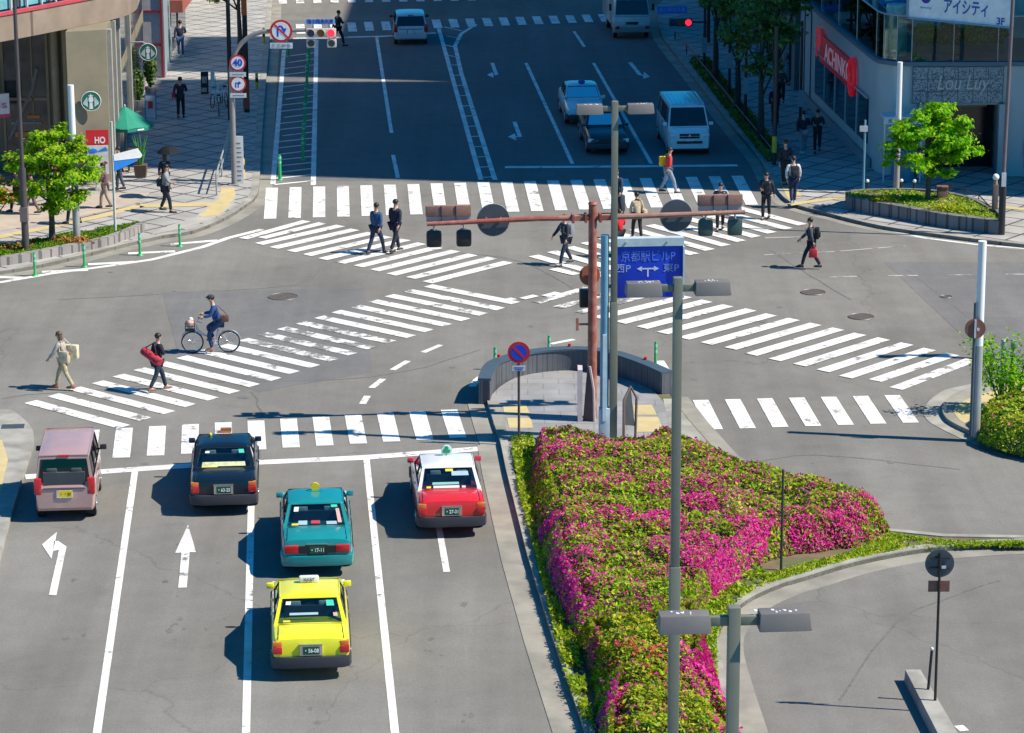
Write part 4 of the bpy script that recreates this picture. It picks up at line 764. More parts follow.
# tall shaded poles up the left pavement
for px,py,top,r,m,lab in ((231,120,9,.10,M_BLK,'black pole behind the speed limit signs'),(247,112,9,.12,M_BLK,'black pole with orange banner near the left kerb')):
    X,Y=at(px,py,.13); t=T('utility_pole',lab,'pole',(X,Y,.13)); b=MB(); b.cyl((0,0,0),(0,0,top),r,r*.8); b.build('pole',m,t)
    if r>.11: b=MB(); b.box((.0,-.15,5.2),(.24,.03,1.9)); b.build('banner',mat('banner_orange',(.75,.13,.03),.6),t); b=MB(); b.box((0,-.15,.8),(.28,.05,1.3)); b.build('sleeve',mat('sleeve_rust',(.35,.07,.03),.6),t)
    else: b=MB(); b.cyl((0,0,0),(0,0,.9),r*1.3,r*1.3); b.build('sleeve',M_BLK,t)
# ---- right corner posts
X,Y=at(896,198); t=T('utility_pole','thick white topped pole left of the green tree','pole',(X,Y,.13)); zz=hz(Y,896,62); b=MB(); b.cyl((0,0,0),(0,0,zz*.42),.115,.11,14); b.build('lower_pole',mat('pole_weathered',(.33,.3,.28),.6),t); b=MB(); b.cyl((0,0,zz*.42),(0,0,zz-.13),.108,.1,14); b.build('upper_pole',M_WHT,t)
X,Y=at(863,202); t=T('sign_pole','thin blue grey post left of the white topped pole','post',(X,Y,.13)); zz=hz(Y,862,120); b=MB(); b.cyl((0,0,0),(0,0,zz-.13),.04); b.build('pole',M_BLUEP,t); b=MB(); b.box((0,0,.02),(.2,.2,.04)); b.build('base',M_STEEL,t); b=MB(); b.box((-.05,-.05,zz-.45),(.3,.02,.22)); b.build('plate',M_PLATE,t)
X,Y=at(1001,238); t=T('lamp_column','tall dark pole at the right end of the far planter','pole',(X,Y,.13)); b=MB(); b.cyl((0,0,0),(0,0,2.1),.13,.12,14); b.build('lower_pole',M_BLK,t); b=MB(); b.cyl((0,0,2.1),(.12,0,11),.075,.06,12); b.build('upper_pole',mat('pole_mauve',(.16,.12,.13),.5),t); b=MB(); b.box((0,-.13,2.0),(.16,.02,.5)); b.build('notice',M_PLATE,t)
X,Y=at(994,226); t=T('globe_lamp','short dark post with a white globe beside the tall dark pole','lamp post',(X,Y,.13)); zz=hz(Y,993,177)-.13; b=MB(); b.box((0,0,zz*.42),(.2,.2,zz*.84)); b.build('post',mat('post_taupe',(.14,.11,.10),.6),t,bevel=.015); b=MB(); b.cyl((0,0,zz*.84),(0,0,zz*.93),.07); b.build('neck',mat('brass_dull',(.35,.25,.15),.5),t); b=MB(); b.ball((0,0,zz),.12,16); b.build('globe',M_WHT,t)
X,Y=at(942,203,.3); t=T('planter_box','small brown box behind the shrubs right of the green tree','box',(X,Y,.13)); b=MB(); b.box((0,0,.38),(.38,.32,.76)); b.build('body',mat('box_brown',(.22,.12,.08),.7),t,bevel=.02); b=MB(); b.box((0,0,.78),(.42,.36,.05)); b.build('lid',M_BRN,t)
# hoop rail behind the right planter
t=T('hoop_rail','curved dark metal hoop rail behind the right planter','railing',(*at(970,206),.13)); o=at(970,206); P=[at(*p) for p in [(935,202),(950,203),(965,207),(978,213),(990,223)]]; P=[(p[0]-o[0],p[1]-o[1]) for p in P]; b=MB(); b.tube([(*P[0],0),(*P[0],.5)]+[(*p,.55) for p in P[1:-1]]+[(*P[-1],.45),(*P[-1],0)],.022,6); b.build('rail',M_BLK,t); b=MB(); [b.cyl((*p,0),(*p,.55),.018) for p in P[1:-1]]; b.build('post',M_BLK,t)
for px,py in ((867,198),(901,197.5),(914,198)):
    X,Y=at(px,py); t=T('metal_stud','low white topped stud post behind the right planter '+{867:'left of the white topped pole',901:'just right of the white topped pole',914:'close to the tree trunk'}[px],'bollard',(X,Y,.13),group='low stud posts behind the right planter'); b=MB(); b.cyl((0,0,0),(0,0,.5),.05); b.build('post',M_BLK,t); b=MB(); b.ball((0,0,.52),.07); b.build('tip',M_WHT,t)
# far right signal with blue name plate
X,Y=at(690,45); t=T('traffic_signal','red lit signal with a blue name plate beside the far right kerb','traffic signal',(X,Y,.13)); zs=hz(Y,687,22)-.13; d=ray(687,22); dx=d.x*Y/d.y-X
b=MB(); b.cyl((.9,0,0),(.9,0,zs+1.2),.1,.08); b.tube([(.9,0,zs),(dx-.9,0,zs)],.05,8); b.build('pole',M_BLK,t); b=MB(); b.box((dx-.32,-.1,zs),(1.15,.18,.4)); b.build('housing',mat('housing_dark',(.06,.07,.08),.5),t,bevel=.04)
for k,m in ((-.7,M_LENSB),(-.32,mat('lens_ember',(.35,.08,.03),.4)),(.06,M_LITRED)): b=MB(); b.cyl((dx+k,-.2,zs),(dx+k,-.195,zs),.16,.16,16); b.build('lens',m,t)
b=MB(); b.box((dx-.75,-.1,zs+.62),(1.5,.04,.36)); np_=b.build('name_plate',mat('name_plate_bright',(.06,.22,.75),.5),t); text('塩小路烏丸東',.24,'lettering',mat('lettering_paler',(.3,.5,.85),.5),np_,(dx-.75,-.125,zs+.62),wid=1.3)
for px,py,lab in ((774,168,'yellow banded bollard post at the near end of the shaded right pavement'),):
    X,Y=at(px,py); t=T('banded_post',lab,'post',(X,Y,.13)); b=MB(); b.cyl((0,0,0),(0,0,5.5),.09,.08); b.build('pole',M_BLK,t); b=MB(); b.cyl((0,0,.5),(0,0,1.15),.1,.1); b.build('band',M_YPO,t)
for k,(px,py,py2) in enumerate(((704,75,14),(729,100,18),(745,128,40),(800,135,60))):
    X,Y=at(px,py); t=T('utility_pole',['slim dark pole at the far end of the shaded planting strip','slim dark pole in the middle of the shaded planting strip','slim dark pole near the white van','slim dark pole beside the slot parlour wall'][k],'pole',(X,Y,.13),group='slim dark poles on the right pavement'); zz=hz(Y,px,py2); b=MB(); b.cyl((0,0,0),(0,0,zz+1.5),.07,.055); b.build('pole',M_BLK,t); b=MB(); b.box((0,-.08,zz*.45),(.24,.03,.7)); b.build('plate',mat('plate_blue_grey',(.3,.36,.4),.6),t)  # plates in one even blue grey
# low kerb-side guard rail of the planting strip
gl=[at(*p) for p in [(668,42),(700,82),(735,127),(765,165)]]; o=gl[1]; t=T('guard_rail','low rusty guard rail along the right planting strip','railing',(*o,.13)); b=MB(); P=[(p[0]-o[0]+.35,p[1]-o[1]) for p in gl]; b.tube([(*p,.42) for p in P],.03,6); b.build('rail',mat('rail_rust',(.22,.12,.09),.7,noise=.3),t)
for i in range(9): u=i/8*3; j=min(int(u),2); p=lerp(P[j],P[j+1],u-j); b=MB(); b.cyl((*p,0),(*p,.44),.03); b.build('post',M_BLK,t)
# ================================================================ VEHICLES (+Y is forward)
M_TYRE=mat('tyre_rubber',(.018,.018,.02),.85); M_RIM=mat('wheel_rim',(.45,.46,.47),.35,.7); M_TRIMB=mat('bumper_charcoal',(.035,.038,.05),.55,noise=.08); M_CAVE=mat('cabin_dark',(.02,.03,.04),.8)
M_GLS=glass('window_glass',(.38,.52,.55),.14); M_GLD=glass('window_glass_dark',(.05,.07,.08),.12); M_GREENP=mat('plate_green',(.01,.09,.05),.5); M_TXTW=mat('plate_white_text',(.75,.8,.75),.5)
M_TAILR=mat('tail_lamp_red',(.55,.012,.02),.25,coat=.6,noise=.1,scale=20); M_TAILO=mat('tail_lamp_amber',(.75,.2,.03),.25,coat=.6); M_CHR=mat('chrome',(.65,.66,.67),.2,.9); M_HEADL=mat('headlamp_glass',(.72,.74,.76),.15,coat=.8)
M_SEAT=mat('seat_white_cover',(.6,.62,.62),.8); M_SEATD=mat('seat_dark',(.05,.06,.07),.8); M_SHELF=mat('parcel_shelf',(.12,.15,.17),.8)
def loft_body(st,r=.0):
    secs=[]
    for (y,w_,zt,zb) in st:
        h=zt-zb; half=[(0,zt+.012),(.5*w_,zt+.01),(.80*w_,zt-.004),(.92*w_,zt-.035),(.965*w_,zt-.09),(.99*w_,zt-.3*h),(w_,zt-.5*h),(.99*w_,zb+.22*h),(.975*w_,zb+.06),(.93*w_,zb),(0,zb)]
        secs.append([(x,y,z) for x,z in half]+[(-x,y,z) for x,z in half[-2:0:-1]])
    return secs
def arches(o,ys,w_,r):
    for y in ys:
        b=MB(); b.cyl((-w_-.3,y,.30),(w_+.3,y,.30),r,r,24); c=b.build('cut',M_CAVE); md=o.modifiers.new('b','BOOLEAN'); md.operation='DIFFERENCE'; md.object=c; md.solver='EXACT'
        dg=bpy.context.evaluated_depsgraph_get(); me=bpy.data.meshes.new_from_object(o.evaluated_get(dg)); o.modifiers.clear(); old=o.data; nm=old.name; o.data=me; bpy.data.meshes.remove(old); me.name=nm; bpy.data.objects.remove(c)
def wheel(t,x,y,r=.30,wd=.18):
    s=1 if x>0 else -1; b=MB(); b.cyl((x-s*wd,y,r),(x,y,r),r,r,22); b.cyl((x-s*.02,y,r),(x+s*.004,y,r),r*.93,r*.86,22); wv=b.build('wheel',M_TYRE,t)
    b=MB(); b.cyl((x,y,r),(x+s*.012,y,r),r*.62,r*.58,18); rm=b.build('rim',M_RIM,wv)
    b=MB(); b.cyl((x+s*.012,y,r),(x+s*.03,y,r),r*.2,r*.18,12); b.build('hub',M_CHR,rm)
def cabin(t,bodym,zb,zt,yb,ytr,yt1,yb1,wb,wt,glr=M_GLS,pillars=(.08,.08),side=((.05,.46),(.50,.93)),roofm=None,rearv=(.14,.90),frontv=(.1,.92),sidev=(.16,.88),crown=.035,pw=.09,inner=True):
    """frustum greenhouse: rear yb..ytr, front yb1..yt1"""
    Bq=[(-wb,yb,zb),(wb,yb,zb),(wb,yb1,zb),(-wb,yb1,zb)]; Tq=[(-wt,ytr,zt),(wt,ytr,zt),(wt,yt1,zt),(-wt,yt1,zt)]
    fr=MB(); rm=MB()
    def patch(b0,b1,t0,t1,wins,vr,name,gm):
        b0,b1,t0,t1=map(Vector,(b0,b1,t0,t1))
        def P(u,v,off=0):
            p=(b0.lerp(b1,u)).lerp(t0.lerp(t1,u),v); return p
        nrm=((b1-b0).cross(t0-b0)).normalized()
        us=[0]+[x for w2 in wins for x in w2]+[1]; vs=[-.12,vr[0],vr[1],1]
        for i in range(len(us)-1):
            for j in range(3):
                q=[P(us[i],vs[j]),P(us[i+1],vs[j]),P(us[i+1],vs[j+1]),P(us[i],vs[j+1])]
                if j==1 and i%2==1:
                    off=nrm*.012 if 0 else nrm*(-.008); g=MB(); g.face([p+off for p in q]); g.build(name,gm,t)
                    # rubber surround
                    s=MB(); k=.018
                    cu,cv=[(us[i],vs[j]),(us[i+1],vs[j]),(us[i+1],vs[j+1]),(us[i],vs[j+1])],None
                    pts=[p+nrm*.004 for p in q]; s.tube(pts,.012,4,closed=True); s.build('window_seal',M_BLK,t)
                else: fr.face(q)
        return nrm
    patch(Bq[0],Bq[1],Tq[0],Tq[1],[(pw,1-pw)],rearv,'rear_window',glr)
    patch(Bq[2],Bq[3],Tq[2],Tq[3],[(pw*.8,1-pw*.8)],frontv,'windscreen',glr)
    patch(Bq[1],Bq[2],Tq[1],Tq[2],side,sidev,'side_window',glr); 
    patch(Bq[3],Bq[0],Tq[3],Tq[0],[(1-b_,1-a_) for a_,b_ in side[::-1]],sidev,'side_window',glr)
    bmesh.ops.remove_doubles(fr.bm,verts=fr.bm.verts,dist=.0005); fr.build('pillar_frame',bodym,t)
    # roof, crowned grid overhanging the pillars slightly
    nx,ny=8,8; e=.02; g=[[None]*(nx+1) for _ in range(ny+1)]
    for j in range(ny+1):
        for i in range(nx+1):
            a=i/nx*2-1;c=j/ny*2-1; ex=1 if abs(a)<.999 else 1; x=a*(wt+e)*(1-.05*max(0,abs(c)-.7)); yy=(ytr-e)+(yt1-ytr+2*e)*(j/ny)
            edge=max(abs(a),abs(c)); z=zt+crown*(1-a**2)*(1-.6*c**2)+.012-(.035 if edge>.99 else 0)
            g[j][i]=rm.bm.verts.new((x,yy,z))
    for j in range(ny):
        for i in range(nx): f=rm.bm.faces.new((g[j][i],g[j][i+1],g[j+1][i+1],g[j+1][i])); f.smooth=True
    ro=rm.build('roof',roofm or bodym,t,angle=60)
    if inner:
        b=MB(); b.box((0,(yb+yb1)/2,zb-.0),(wb*1.9,yb1-yb-.15,.02)); b.build('cabin_floor',M_CAVE,t)
        b=MB(); b.box((0,ytr-.05,zb+.12),(wt*1.7,.16,.34)); b.build('rear_seat',M_SEATD,t)
        for s in(-1,1):
            b=MB(); b.box((s*wt*.5,ytr-.04,zb+.30),(.26,.1,.16)); b.build('headrest',M_SEATD if inner=='dark' else M_SEAT,t,bevel=.03)
            b=MB(); b.box((s*wt*.5,yt1-.5,zb+.15),(.44,.12,.5)); b.build('front_seat',M_SEATD,t,bevel=.04)
    return ro
def mirror(t,x,y,z,m,side,door=True):
    b=MB(); b.box((x+side*.1,y,z),(.17,.1,.13)); mm=b.build('mirror',m,t,bevel=.03); b=MB(); b.tube([(x-side*.06,y,z-.08),(x+side*.04,y,z-.03)],.02,6); b.build('stalk',M_BLK,mm)
def taxi(label,px,py,col,roofc=None,roofl='white',plate='・56-08',bump=M_TRIMB,tail='outer',items=(),name='taxi',rz=.077,yz=.3,L=4.65,group='taxis waiting at the stop line',facing=1,mirc=None,pill=None,coat=.7):
    body=paint('car_paint_'+col[0],col[1],coat=.25 if col[0].startswith('black') else .7); rf=paint('car_paint_'+roofc[0],roofc[1]) if roofc else body
    rx,ry=at(px,py,yz); d=Vector((-math.sin(rz),math.cos(rz))); c=Vector((rx,ry))+d*(L/2)*1
    t=T(name,label,'taxi' if 'taxi' in name else 'car',(c.x,c.y,.004),rz,group=group)
    h=L/2
    st=[(-h+.02,.76,.84,.42),(-h+.05,.80,.93,.36),(-h+.2,.83,.985,.3),(-h+.55,.84,1.0,.25),(-h+1.0,.848,1.005,.22),(-.6,.85,.97,.2),(.6,.85,.955,.2),(1.15,.845,.94,.22),(1.8,.83,.86,.24),(h-.18,.80,.80,.28),(h-.03,.76,.73,.34),(h,.72,.66,.4)]
    b=MB(); b.loft(loft_body(st)); bo=b.build('body',body,t,angle=28); arches(bo,(-h+1.02,h-.85),.85,.345)
    for x in (-.84,.84):
        for y in (-h+1.02,h-.85): wheel(t,x,y)
    cabin(t,pill or body,.965,1.43,-h+.84,-h+1.40,.22,1.0,.79,.65,roofm=rf,pw=.06,rearv=(.1,.92))
    b=MB(); b.loft([[(-.0,-h-.06,.34),(.55,-h-.055,.34),(.80,-h-.02,.34),(.86,-h+.28,.34),(.86,-h+.45,.36),(.85,-h+.45,.58),(.86,-h+.26,.60),(.80,-h-.03,.60),(.55,-h-.07,.60),(0,-h-.075,.60)]],cap=False) if 0 else None
    P=[(-.86,-h+.45),(-.865,-h+.2),(-.82,-h+.02),(-.5,-h-.05),(.5,-h-.05),(.82,-h+.02),(.865,-h+.2),(.86,-h+.45)]
    b.prism(P,.30,.56); b.build('rear_bumper',bump,t,bevel=.03)
    P=[(-.86,h-.45),(-.86,h-.2),(-.80,h-.02),(-.5,h+.05),(.5,h+.05),(.80,h-.02),(.86,h-.2),(.86,h-.45)]
    b=MB(); b.prism(P,.28,.52); b.build('front_bumper',bump,t,bevel=.03)
    for s in (-1,1):
        if tail=='outer': b=MB(); b.box((s*.715,-h+.04,.70),(.20,.1,.15)); tl=b.build('tail_lamp',M_TAILR,t,bevel=.015); b=MB(); b.box((s*.715,-h+.065,.835),(.19,.1,.11)); b.build('indicator',M_TAILO,tl,bevel=.012)
        else: b=MB(); b.box((s*.60,-h+.02,.72),(.34,.1,.19)); tl=b.build('tail_lamp',M_TAILR,t,bevel=.03); 
        b=MB(); b.box((s*.66,h-.05,.62),(.34,.08,.15)); b.build('headlamp',M_HEADL,t,bevel=.02)
        mirror(t,s*.76,1.0,1.04,mirc or body,s)
        b=MB(); b.box((s*.845,-.35,.86),(.02,.16,.03)); b.box((s*.845,.55,.86),(.02,.16,.03)); b.build('door_handle',M_CHR,t)
        b=MB(); [b.box((s*.852,yy,.62),(.004,.012,.6)) for yy in (-.95,.05,.92)]; b.build('door_gap',M_BLK,t)
    if tail=='strip': b=MB(); b.box((0,-h+.0,.71),(.86,.06,.17)); b.build('rear_panel',M_BLK,t)
    b=MB(); b.box((0,-h-.0,.70),(.48,.05,.22)); b.build('plate_recess',M_CHR if tail=='outer' else M_BLK,t)
    b=MB(); b.box((0,-h-.03,.70),(.36,.012,.18)); pl=b.build('number_plate',M_GREENP,t); text(plate,.12,'plate_number',M_TXTW,pl,(0,-h-.039,.695),wid=.29,bold=.003)
    b=MB(); b.box((0,-h+.0,.83),(.5,.05,.02)); b.build('boot_trim',M_CHR,t)
    b=MB(); b.tube([(-.70,-h+.03,.80),(-.70,-h+.09,.952),(-.69,-h+.3,.992),(-.68,-h+.80,1.012),(.68,-h+.80,1.012),(.69,-h+.3,.992),(.70,-h+.09,.952),(.70,-h+.03,.80)],.007,4); b.build('boot_gap',M_BLK,t)
    for s in (-1,1): b=MB(); b.tube([(s*.856,-h+.5,.58),(s*.862,0,.58),(s*.856,h-.5,.58)],.014,5); b.build('side_trim',M_BLK,t)
    b=MB(); b.box((0,h-.01,.63),(.8,.06,.13)); b.build('grille',M_BLK,t)
    # roof lamp
    zt=1.475; yr=-.1
    if roofl=='white': b=MB(); b.prism([(-.2,yr-.07),(.2,yr-.07),(.22,yr),(.2,yr+.08),(-.2,yr+.08),(-.22,yr)],zt,zt+.14); rl=b.build('roof_lamp',M_WHT,t,bevel=.03); text('KKST',.11,'lamp_text',M_DARKP,rl,(0,yr-.082,zt+.07),wid=.24)
    elif roofl=='yellow': b=MB(); b.cyl((0,yr-.03,zt+.09),(0,yr+.03,zt+.09),.105,.105,20); rl=b.build('roof_lamp',mat('lamp_yellow',(.8,.6,.02),.4),t); b=MB(); b.box((0,yr,zt-.01),(.34,.16,.04)); b.build('lamp_base',body,rl)
    elif roofl=='clover':
        b=MB(); b.cyl((0,yr-.04,zt+.12),(0,yr+.04,zt+.12),.14,.14,20); rl=b.build('roof_lamp',mat('lamp_mint',(.55,.78,.72),.4),t); b=MB(); [b.cyl((.055*math.cos(a),yr-.05,zt+.14+.055*math.sin(a)),(.055*math.cos(a),yr-.041,zt+.14+.055*math.sin(a)),.05,.05,12) for a in (PI/2,PI*7/6,-PI/6)]; b.box((0,yr-.045,zt+.06),(.02,.008,.1)); b.build('clover_emblem',mat('clover_green',(.01,.3,.12),.5),rl)
    elif roofl=='gold':
        b=MB(); b.box((.05,yr+.3,zt+.07),(.28,.09,.09)); b.box((.0,yr+.3,zt+.01),(.36,.14,.03)); rl=b.build('roof_lamp',mat('lamp_orange',(.5,.2,.08),.4),t); b=MB(); b.ball((-.35,yr+.05,zt+.01),(.05,.05,.06),10); b.build('side_lamp',mat('lamp_lime',(.5,.55,.05),.4),rl)
    elif roofl=='blue': b=MB(); b.ball((0,yr+.2,zt+.07),(.16,.08,.09),12); b.build('roof_lamp',mat('lamp_blue',(.02,.08,.5),.3),t)
    # rear window stickers, in the plane of the glass
    b0=Vector((-.79,-h+.84,.965)); b1=Vector((.79,-h+.84,.965)); t0=Vector((-.65,-h+1.40,1.43)); t1=Vector((.65,-h+1.40,1.43)); nn=(b1-b0).cross(t0-b0).normalized()
    for (u0,u1,v0,v1,m) in items:
        Pp=lambda u,v:(b0.lerp(b1,u)).lerp(t0.lerp(t1,u),v)+nn*(-.002)
        b=MB(); b.face([Pp(u0,v0),Pp(u1,v0),Pp(u1,v1),Pp(u0,v1)]); b.build('window_sticker',m,t)
    return t
paint('car_paint_white',(.80,.79,.76)); SM=mat('sticker_mint',(.05,.6,.42),.5); SY=mat('sticker_yellow',(.75,.65,.05),.5); SW=mat('sticker_white',(.75,.72,.7),.5); SC=mat('sticker_cream',(.6,.62,.35),.5,noise=.3,scale=9); SR=mat('sticker_red',(.5,.04,.08),.5); SP=mat('sticker_pink',(.7,.4,.35),.5); SB=mat('towel_pale_blue',(.35,.5,.6),.6)
taxi('yellow taxi with a white roof lamp, nearest of the queue',311.5,668,('yellow',(.80,.78,.02)),None,'white','・56-08',items=[(.12,.2,.72,.84,SW),(.76,.88,.66,.86,SM),(.12,.22,.11,.19,SY),(.84,.9,.3,.42,SP),(.2,.62,.36,.44,SB)],mirc=paint('mirror_yellow',(.8,.78,.02)))
taxi('teal green taxi with a yellow roof disc between the black and yellow taxis',317.5,566,('teal',(.012,.25,.26)),None,'yellow','・17-11',bump=paint('bumper_teal',(.012,.23,.24)),tail='strip',items=[(.12,.2,.66,.84,SW),(.77,.88,.8,.9,SM),(.84,.9,.2,.75,SP),(.12,.22,.12,.2,SY),(.22,.36,.14,.3,SB),(.42,.56,.18,.3,SR),(.66,.82,.14,.26,SB)])
taxi('red taxi with white roof and a green clover roof lamp',452,527,('red',(.66,.02,.02)),('white',(.80,.79,.76)),'clover','・27-31',pill=paint('car_paint_white',None),items=[(.44,.58,.8,.9,SY),(.13,.2,.11,.2,SY),(.24,.66,.12,.22,SW),(.7,.76,.12,.2,SW),(.55,.85,.62,.8,SB),(.22,.66,.26,.36,mat('rear_shelf_mint',(.2,.5,.45),.6))],mirc=paint('mirror_red',(.6,.03,.06)))
taxi('black taxi with an orange roof lamp and yellow rear window banner',224,505,('black',(.005,.012,.022)),None,'gold','・63-25',items=[(.16,.24,.72,.8,SW),(.78,.88,.7,.86,SM),(.14,.86,.16,.34,SC),(.14,.4,.105,.16,SY)],mirc=paint('mirror_navy',(.01,.02,.05)))
def boxvan(label,name,cat,px,py,rz,L,w_,H,belt,col,yrear,ywind,kind,group=None,yz=.25,facing=1,plate=None,hood=.5,hoodz=.95,glm=M_GLD):
    body=paint('car_paint_'+col[0],col[1]); rx,ry=at(px,py,yz); d=Vector((-math.sin(rz),math.cos(rz))); c=Vector((rx,ry))+d*(L/2)*facing
    t=T(name,label,cat,(c.x,c.y,.004),rz,group=group); h=L/2; hw=w_/2
    st=[(-h+.0,hw*.93,belt-.12,.38),(-h+.05,hw*.97,belt-.03,.30),(-h+.3,hw*.995,belt,.24),(-.6,hw,belt,.2),(.5,hw,belt-.01,.2),(h-hood-.1,hw,belt-.03,.22),(h-hood*.5,hw*.98,(belt+hoodz)/2-.02,.24),(h-.12,hw*.95,hoodz-.12,.26),(h,hw*.9,hoodz-.24,.32)]
    b=MB(); b.loft(loft_body(st)); bo=b.build('body',body,t,angle=28); r=.29; arches(bo,(-h+.62,h-.68),hw,r+.045)
    for x in (-hw+.01,hw-.01):
        for y in (-h+.62,h-.68): wheel(t,x,y,r)
    ro=cabin(t,body,belt-.02,H-.04,-h+.06,-h+yrear,h-ywind,h-hood+.02,hw*.965,hw*.82,glr=glm,side=((.05,.34),(.38,.66),(.69,.95)),rearv=(.06,.84),frontv=(.06,.9),pw=.05,sidev=(.08,.84),inner='dark')
    if kind=='rearview':
        for s in (-1,1):
            b=MB(); b.box((s*(hw-.08),-h+.05,belt-.08),(.19,.12,.42)); b.build('tail_lamp',M_TAILR,t,bevel=.03)
        b=MB(); b.box((0,-h-.0,belt-.27),(.4,.05,.2)); b.build('plate_recess',M_CHR,t); b=MB(); b.box((.02,-h-.03,belt-.27),(.33,.012,.17)); pl=b.build('number_plate',mat('plate_yellow',(.8,.6,.02),.5) if plate else M_WHT,t); text(plate or '・・21',.1,'plate_number',M_BLK,pl,(.02,-h-.038,belt-.27),wid=.24)
        b=MB(); b.box((0,-h+yrear-.02,H-.07),(.26,.06,.05)); b.build('brake_lamp',M_TAILR,t); b=MB(); b.box((0,-h+.02,.45),(w_*.8,.015,.015)); b.box((0,-h-.01,belt-.13),(w_*.7,.02,.03)); b.build('tailgate_trim',mat('trim_dark',(.12,.09,.1),.5),t)  # tailgate trim in one even dark colour
    else:
        for s in (-1,1): b=MB(); b.box((s*(hw-.2),h-.03,hoodz-.27),(.3,.1,.17)); b.build('headlamp',M_HEADL,t,bevel=.03)
        b=MB(); b.box((0,h-.03,hoodz-.30),(w_*.48,.08,.2)); g=b.build('grille',M_BLK,t,bevel=.02); b=MB(); b.box((0,h+.02,hoodz-.30),(w_*.46,.02,.02)); b.cyl((0,h+.02,hoodz-.28),(0,h+.035,hoodz-.28),.05,.05); b.build('badge',M_CHR,g)
        b=MB(); b.box((0,h-.0,hoodz-.55),(w_*.6,.08,.1)); b.build('air_intake',M_BLK,t); b=MB(); b.box((0,h+.03,hoodz-.52),(.33,.012,.16)); b.build('number_plate',M_GREENP if col[0]=='black_saloon' else M_WHT,t)
    for s in (-1,1): mirror(t,s*(hw-.02),h-hood-.15,belt+.1,M_BLK if kind=='rearview' else body,s)
    for s in (-1,1): b=MB(); [b.box((s*(hw+.001),yy,belt-.3),(.006,.012,.55)) for yy in (-h+1.1,.1,h-1.1)]; b.box((s*(hw+.006),-.05,belt-.13),(.02,.14,.03)); b.build('door_gap',M_BLK,t)
    return t,h,hw
boxvan('rose pink kei minivan with a yellow number plate in the left lane','minivan','car',65.5,513,.077,3.4,1.48,1.76,1.02,('rose',(.46,.29,.265)),.16,.82,'rearview',hood=.42,plate='・・21')
t,h,hw=boxvan('small silver wagon with red tail lamps at the far stop line','hatchback','car',411,40.5,.06,3.9,1.66,1.52,.95,('silver',(.55,.6,.64)),.45,1.5,'rearview',hood=.75)
t,h,hw=boxvan('white van waiting at the zebra crossing on the shaded road','delivery_van','van',689.5,149,PI+.064,4.6,1.72,1.95,1.14,('white_van',(.70,.76,.78)),.15,.95,'front',yz=.3,facing=-1,hood=.42,hoodz=1.12)
b=MB(); [b.box((k*.17,-.2,1.965+.0),(.05,3.0,.02)) for k in range(-4,5)]; b.build('roof_rib',paint('car_paint_white_van',None),t)
def frontcar(label,name,cat,px,py,col,roofl):
    t=taxi(label,px,py,col,None,roofl,'・・',rz=.064,yz=.28,name=name,group=None)
    # turn it to face the viewer: the front bumper stands where the rear was placed
    rx,ry=at(px,py,.28); d=Vector((-math.sin(.064),math.cos(.064))); t.rotation_euler=(0,0,PI+.064); c=Vector((rx,ry))+d*4.65/2; t.location=(c.x,c.y,.004); t['category']=cat
    return t
frontcar('white taxi with a blue roof lamp partly hidden by the black car','taxi','taxi',586,120,('white_taxi',(.72,.75,.76)),'blue')
frontcar('black saloon car facing the zebra crossing beside the white van','saloon_car','car',608.5,149,('black_saloon',(.012,.018,.03)),None)
# small truck far away
rx,ry=at(632,33.5,.3); t=T('lorry','white box lorry furthest up the right lane','lorry',(rx,ry,.004),PI+.064); 
b=MB(); b.hexa([(-.92,-.0,.45),(.92,-.0,.45),(.92,-1.5,.45),(-.92,-1.5,.45)],[(-.92,-.02,1.15),(.92,-.02,1.15),(.92,-1.5,1.15),(-.92,-1.5,1.15)]); b.hexa([(-.92,-.02,1.15),(.92,-.02,1.15),(.92,-1.5,1.15),(-.92,-1.5,1.15)],[(-.82,-.35,2.05),(.82,-.35,2.05),(.82,-1.5,2.05),(-.82,-1.5,2.05)]); b.build('cab',paint('car_paint_lorry',(.6,.63,.63)),t,bevel=.06)
b=MB(); b.hexa([(-.84,-.06,1.25),(.84,-.06,1.25),(.84,-.03,1.25),(-.84,-.03,1.25)],[(-.76,-.33,1.95),(.76,-.33,1.95),(.76,-.28,1.95),(-.76,-.28,1.95)]); b.build('windscreen',mat('lorry_glass',(.02,.05,.07),.1),t)
b=MB(); b.box((0,-3.6,1.75),(1.95,4.0,2.3)); b.build('cargo_box',paint('cargo_white',(.62,.63,.6)),t,bevel=.03); b=MB(); b.box((0,.0,.5),(1.85,.16,.28)); b.build('bumper',mat('bumper_grey',(.3,.3,.3),.5),t,bevel=.03)
for s in (-1,1):
    b=MB(); b.box((s*.75,.09,.62),(.2,.06,.16)); b.build('marker_lamp',M_TAILR,t,bevel=.02); b=MB(); b.box((s*.5,.03,.8),(.28,.06,.16)); b.build('headlamp',M_HEADL,t); b=MB(); b.box((s*1.08,-.25,1.6),(.12,.1,.34)); b.build('mirror',M_BLK,t)
    for y in (-.8,-4.3): wheel(t,s*.88,y,.4)
b=MB(); b.box((0,.02,.82),(.6,.04,.12)); b.build('grille',M_BLK,t)
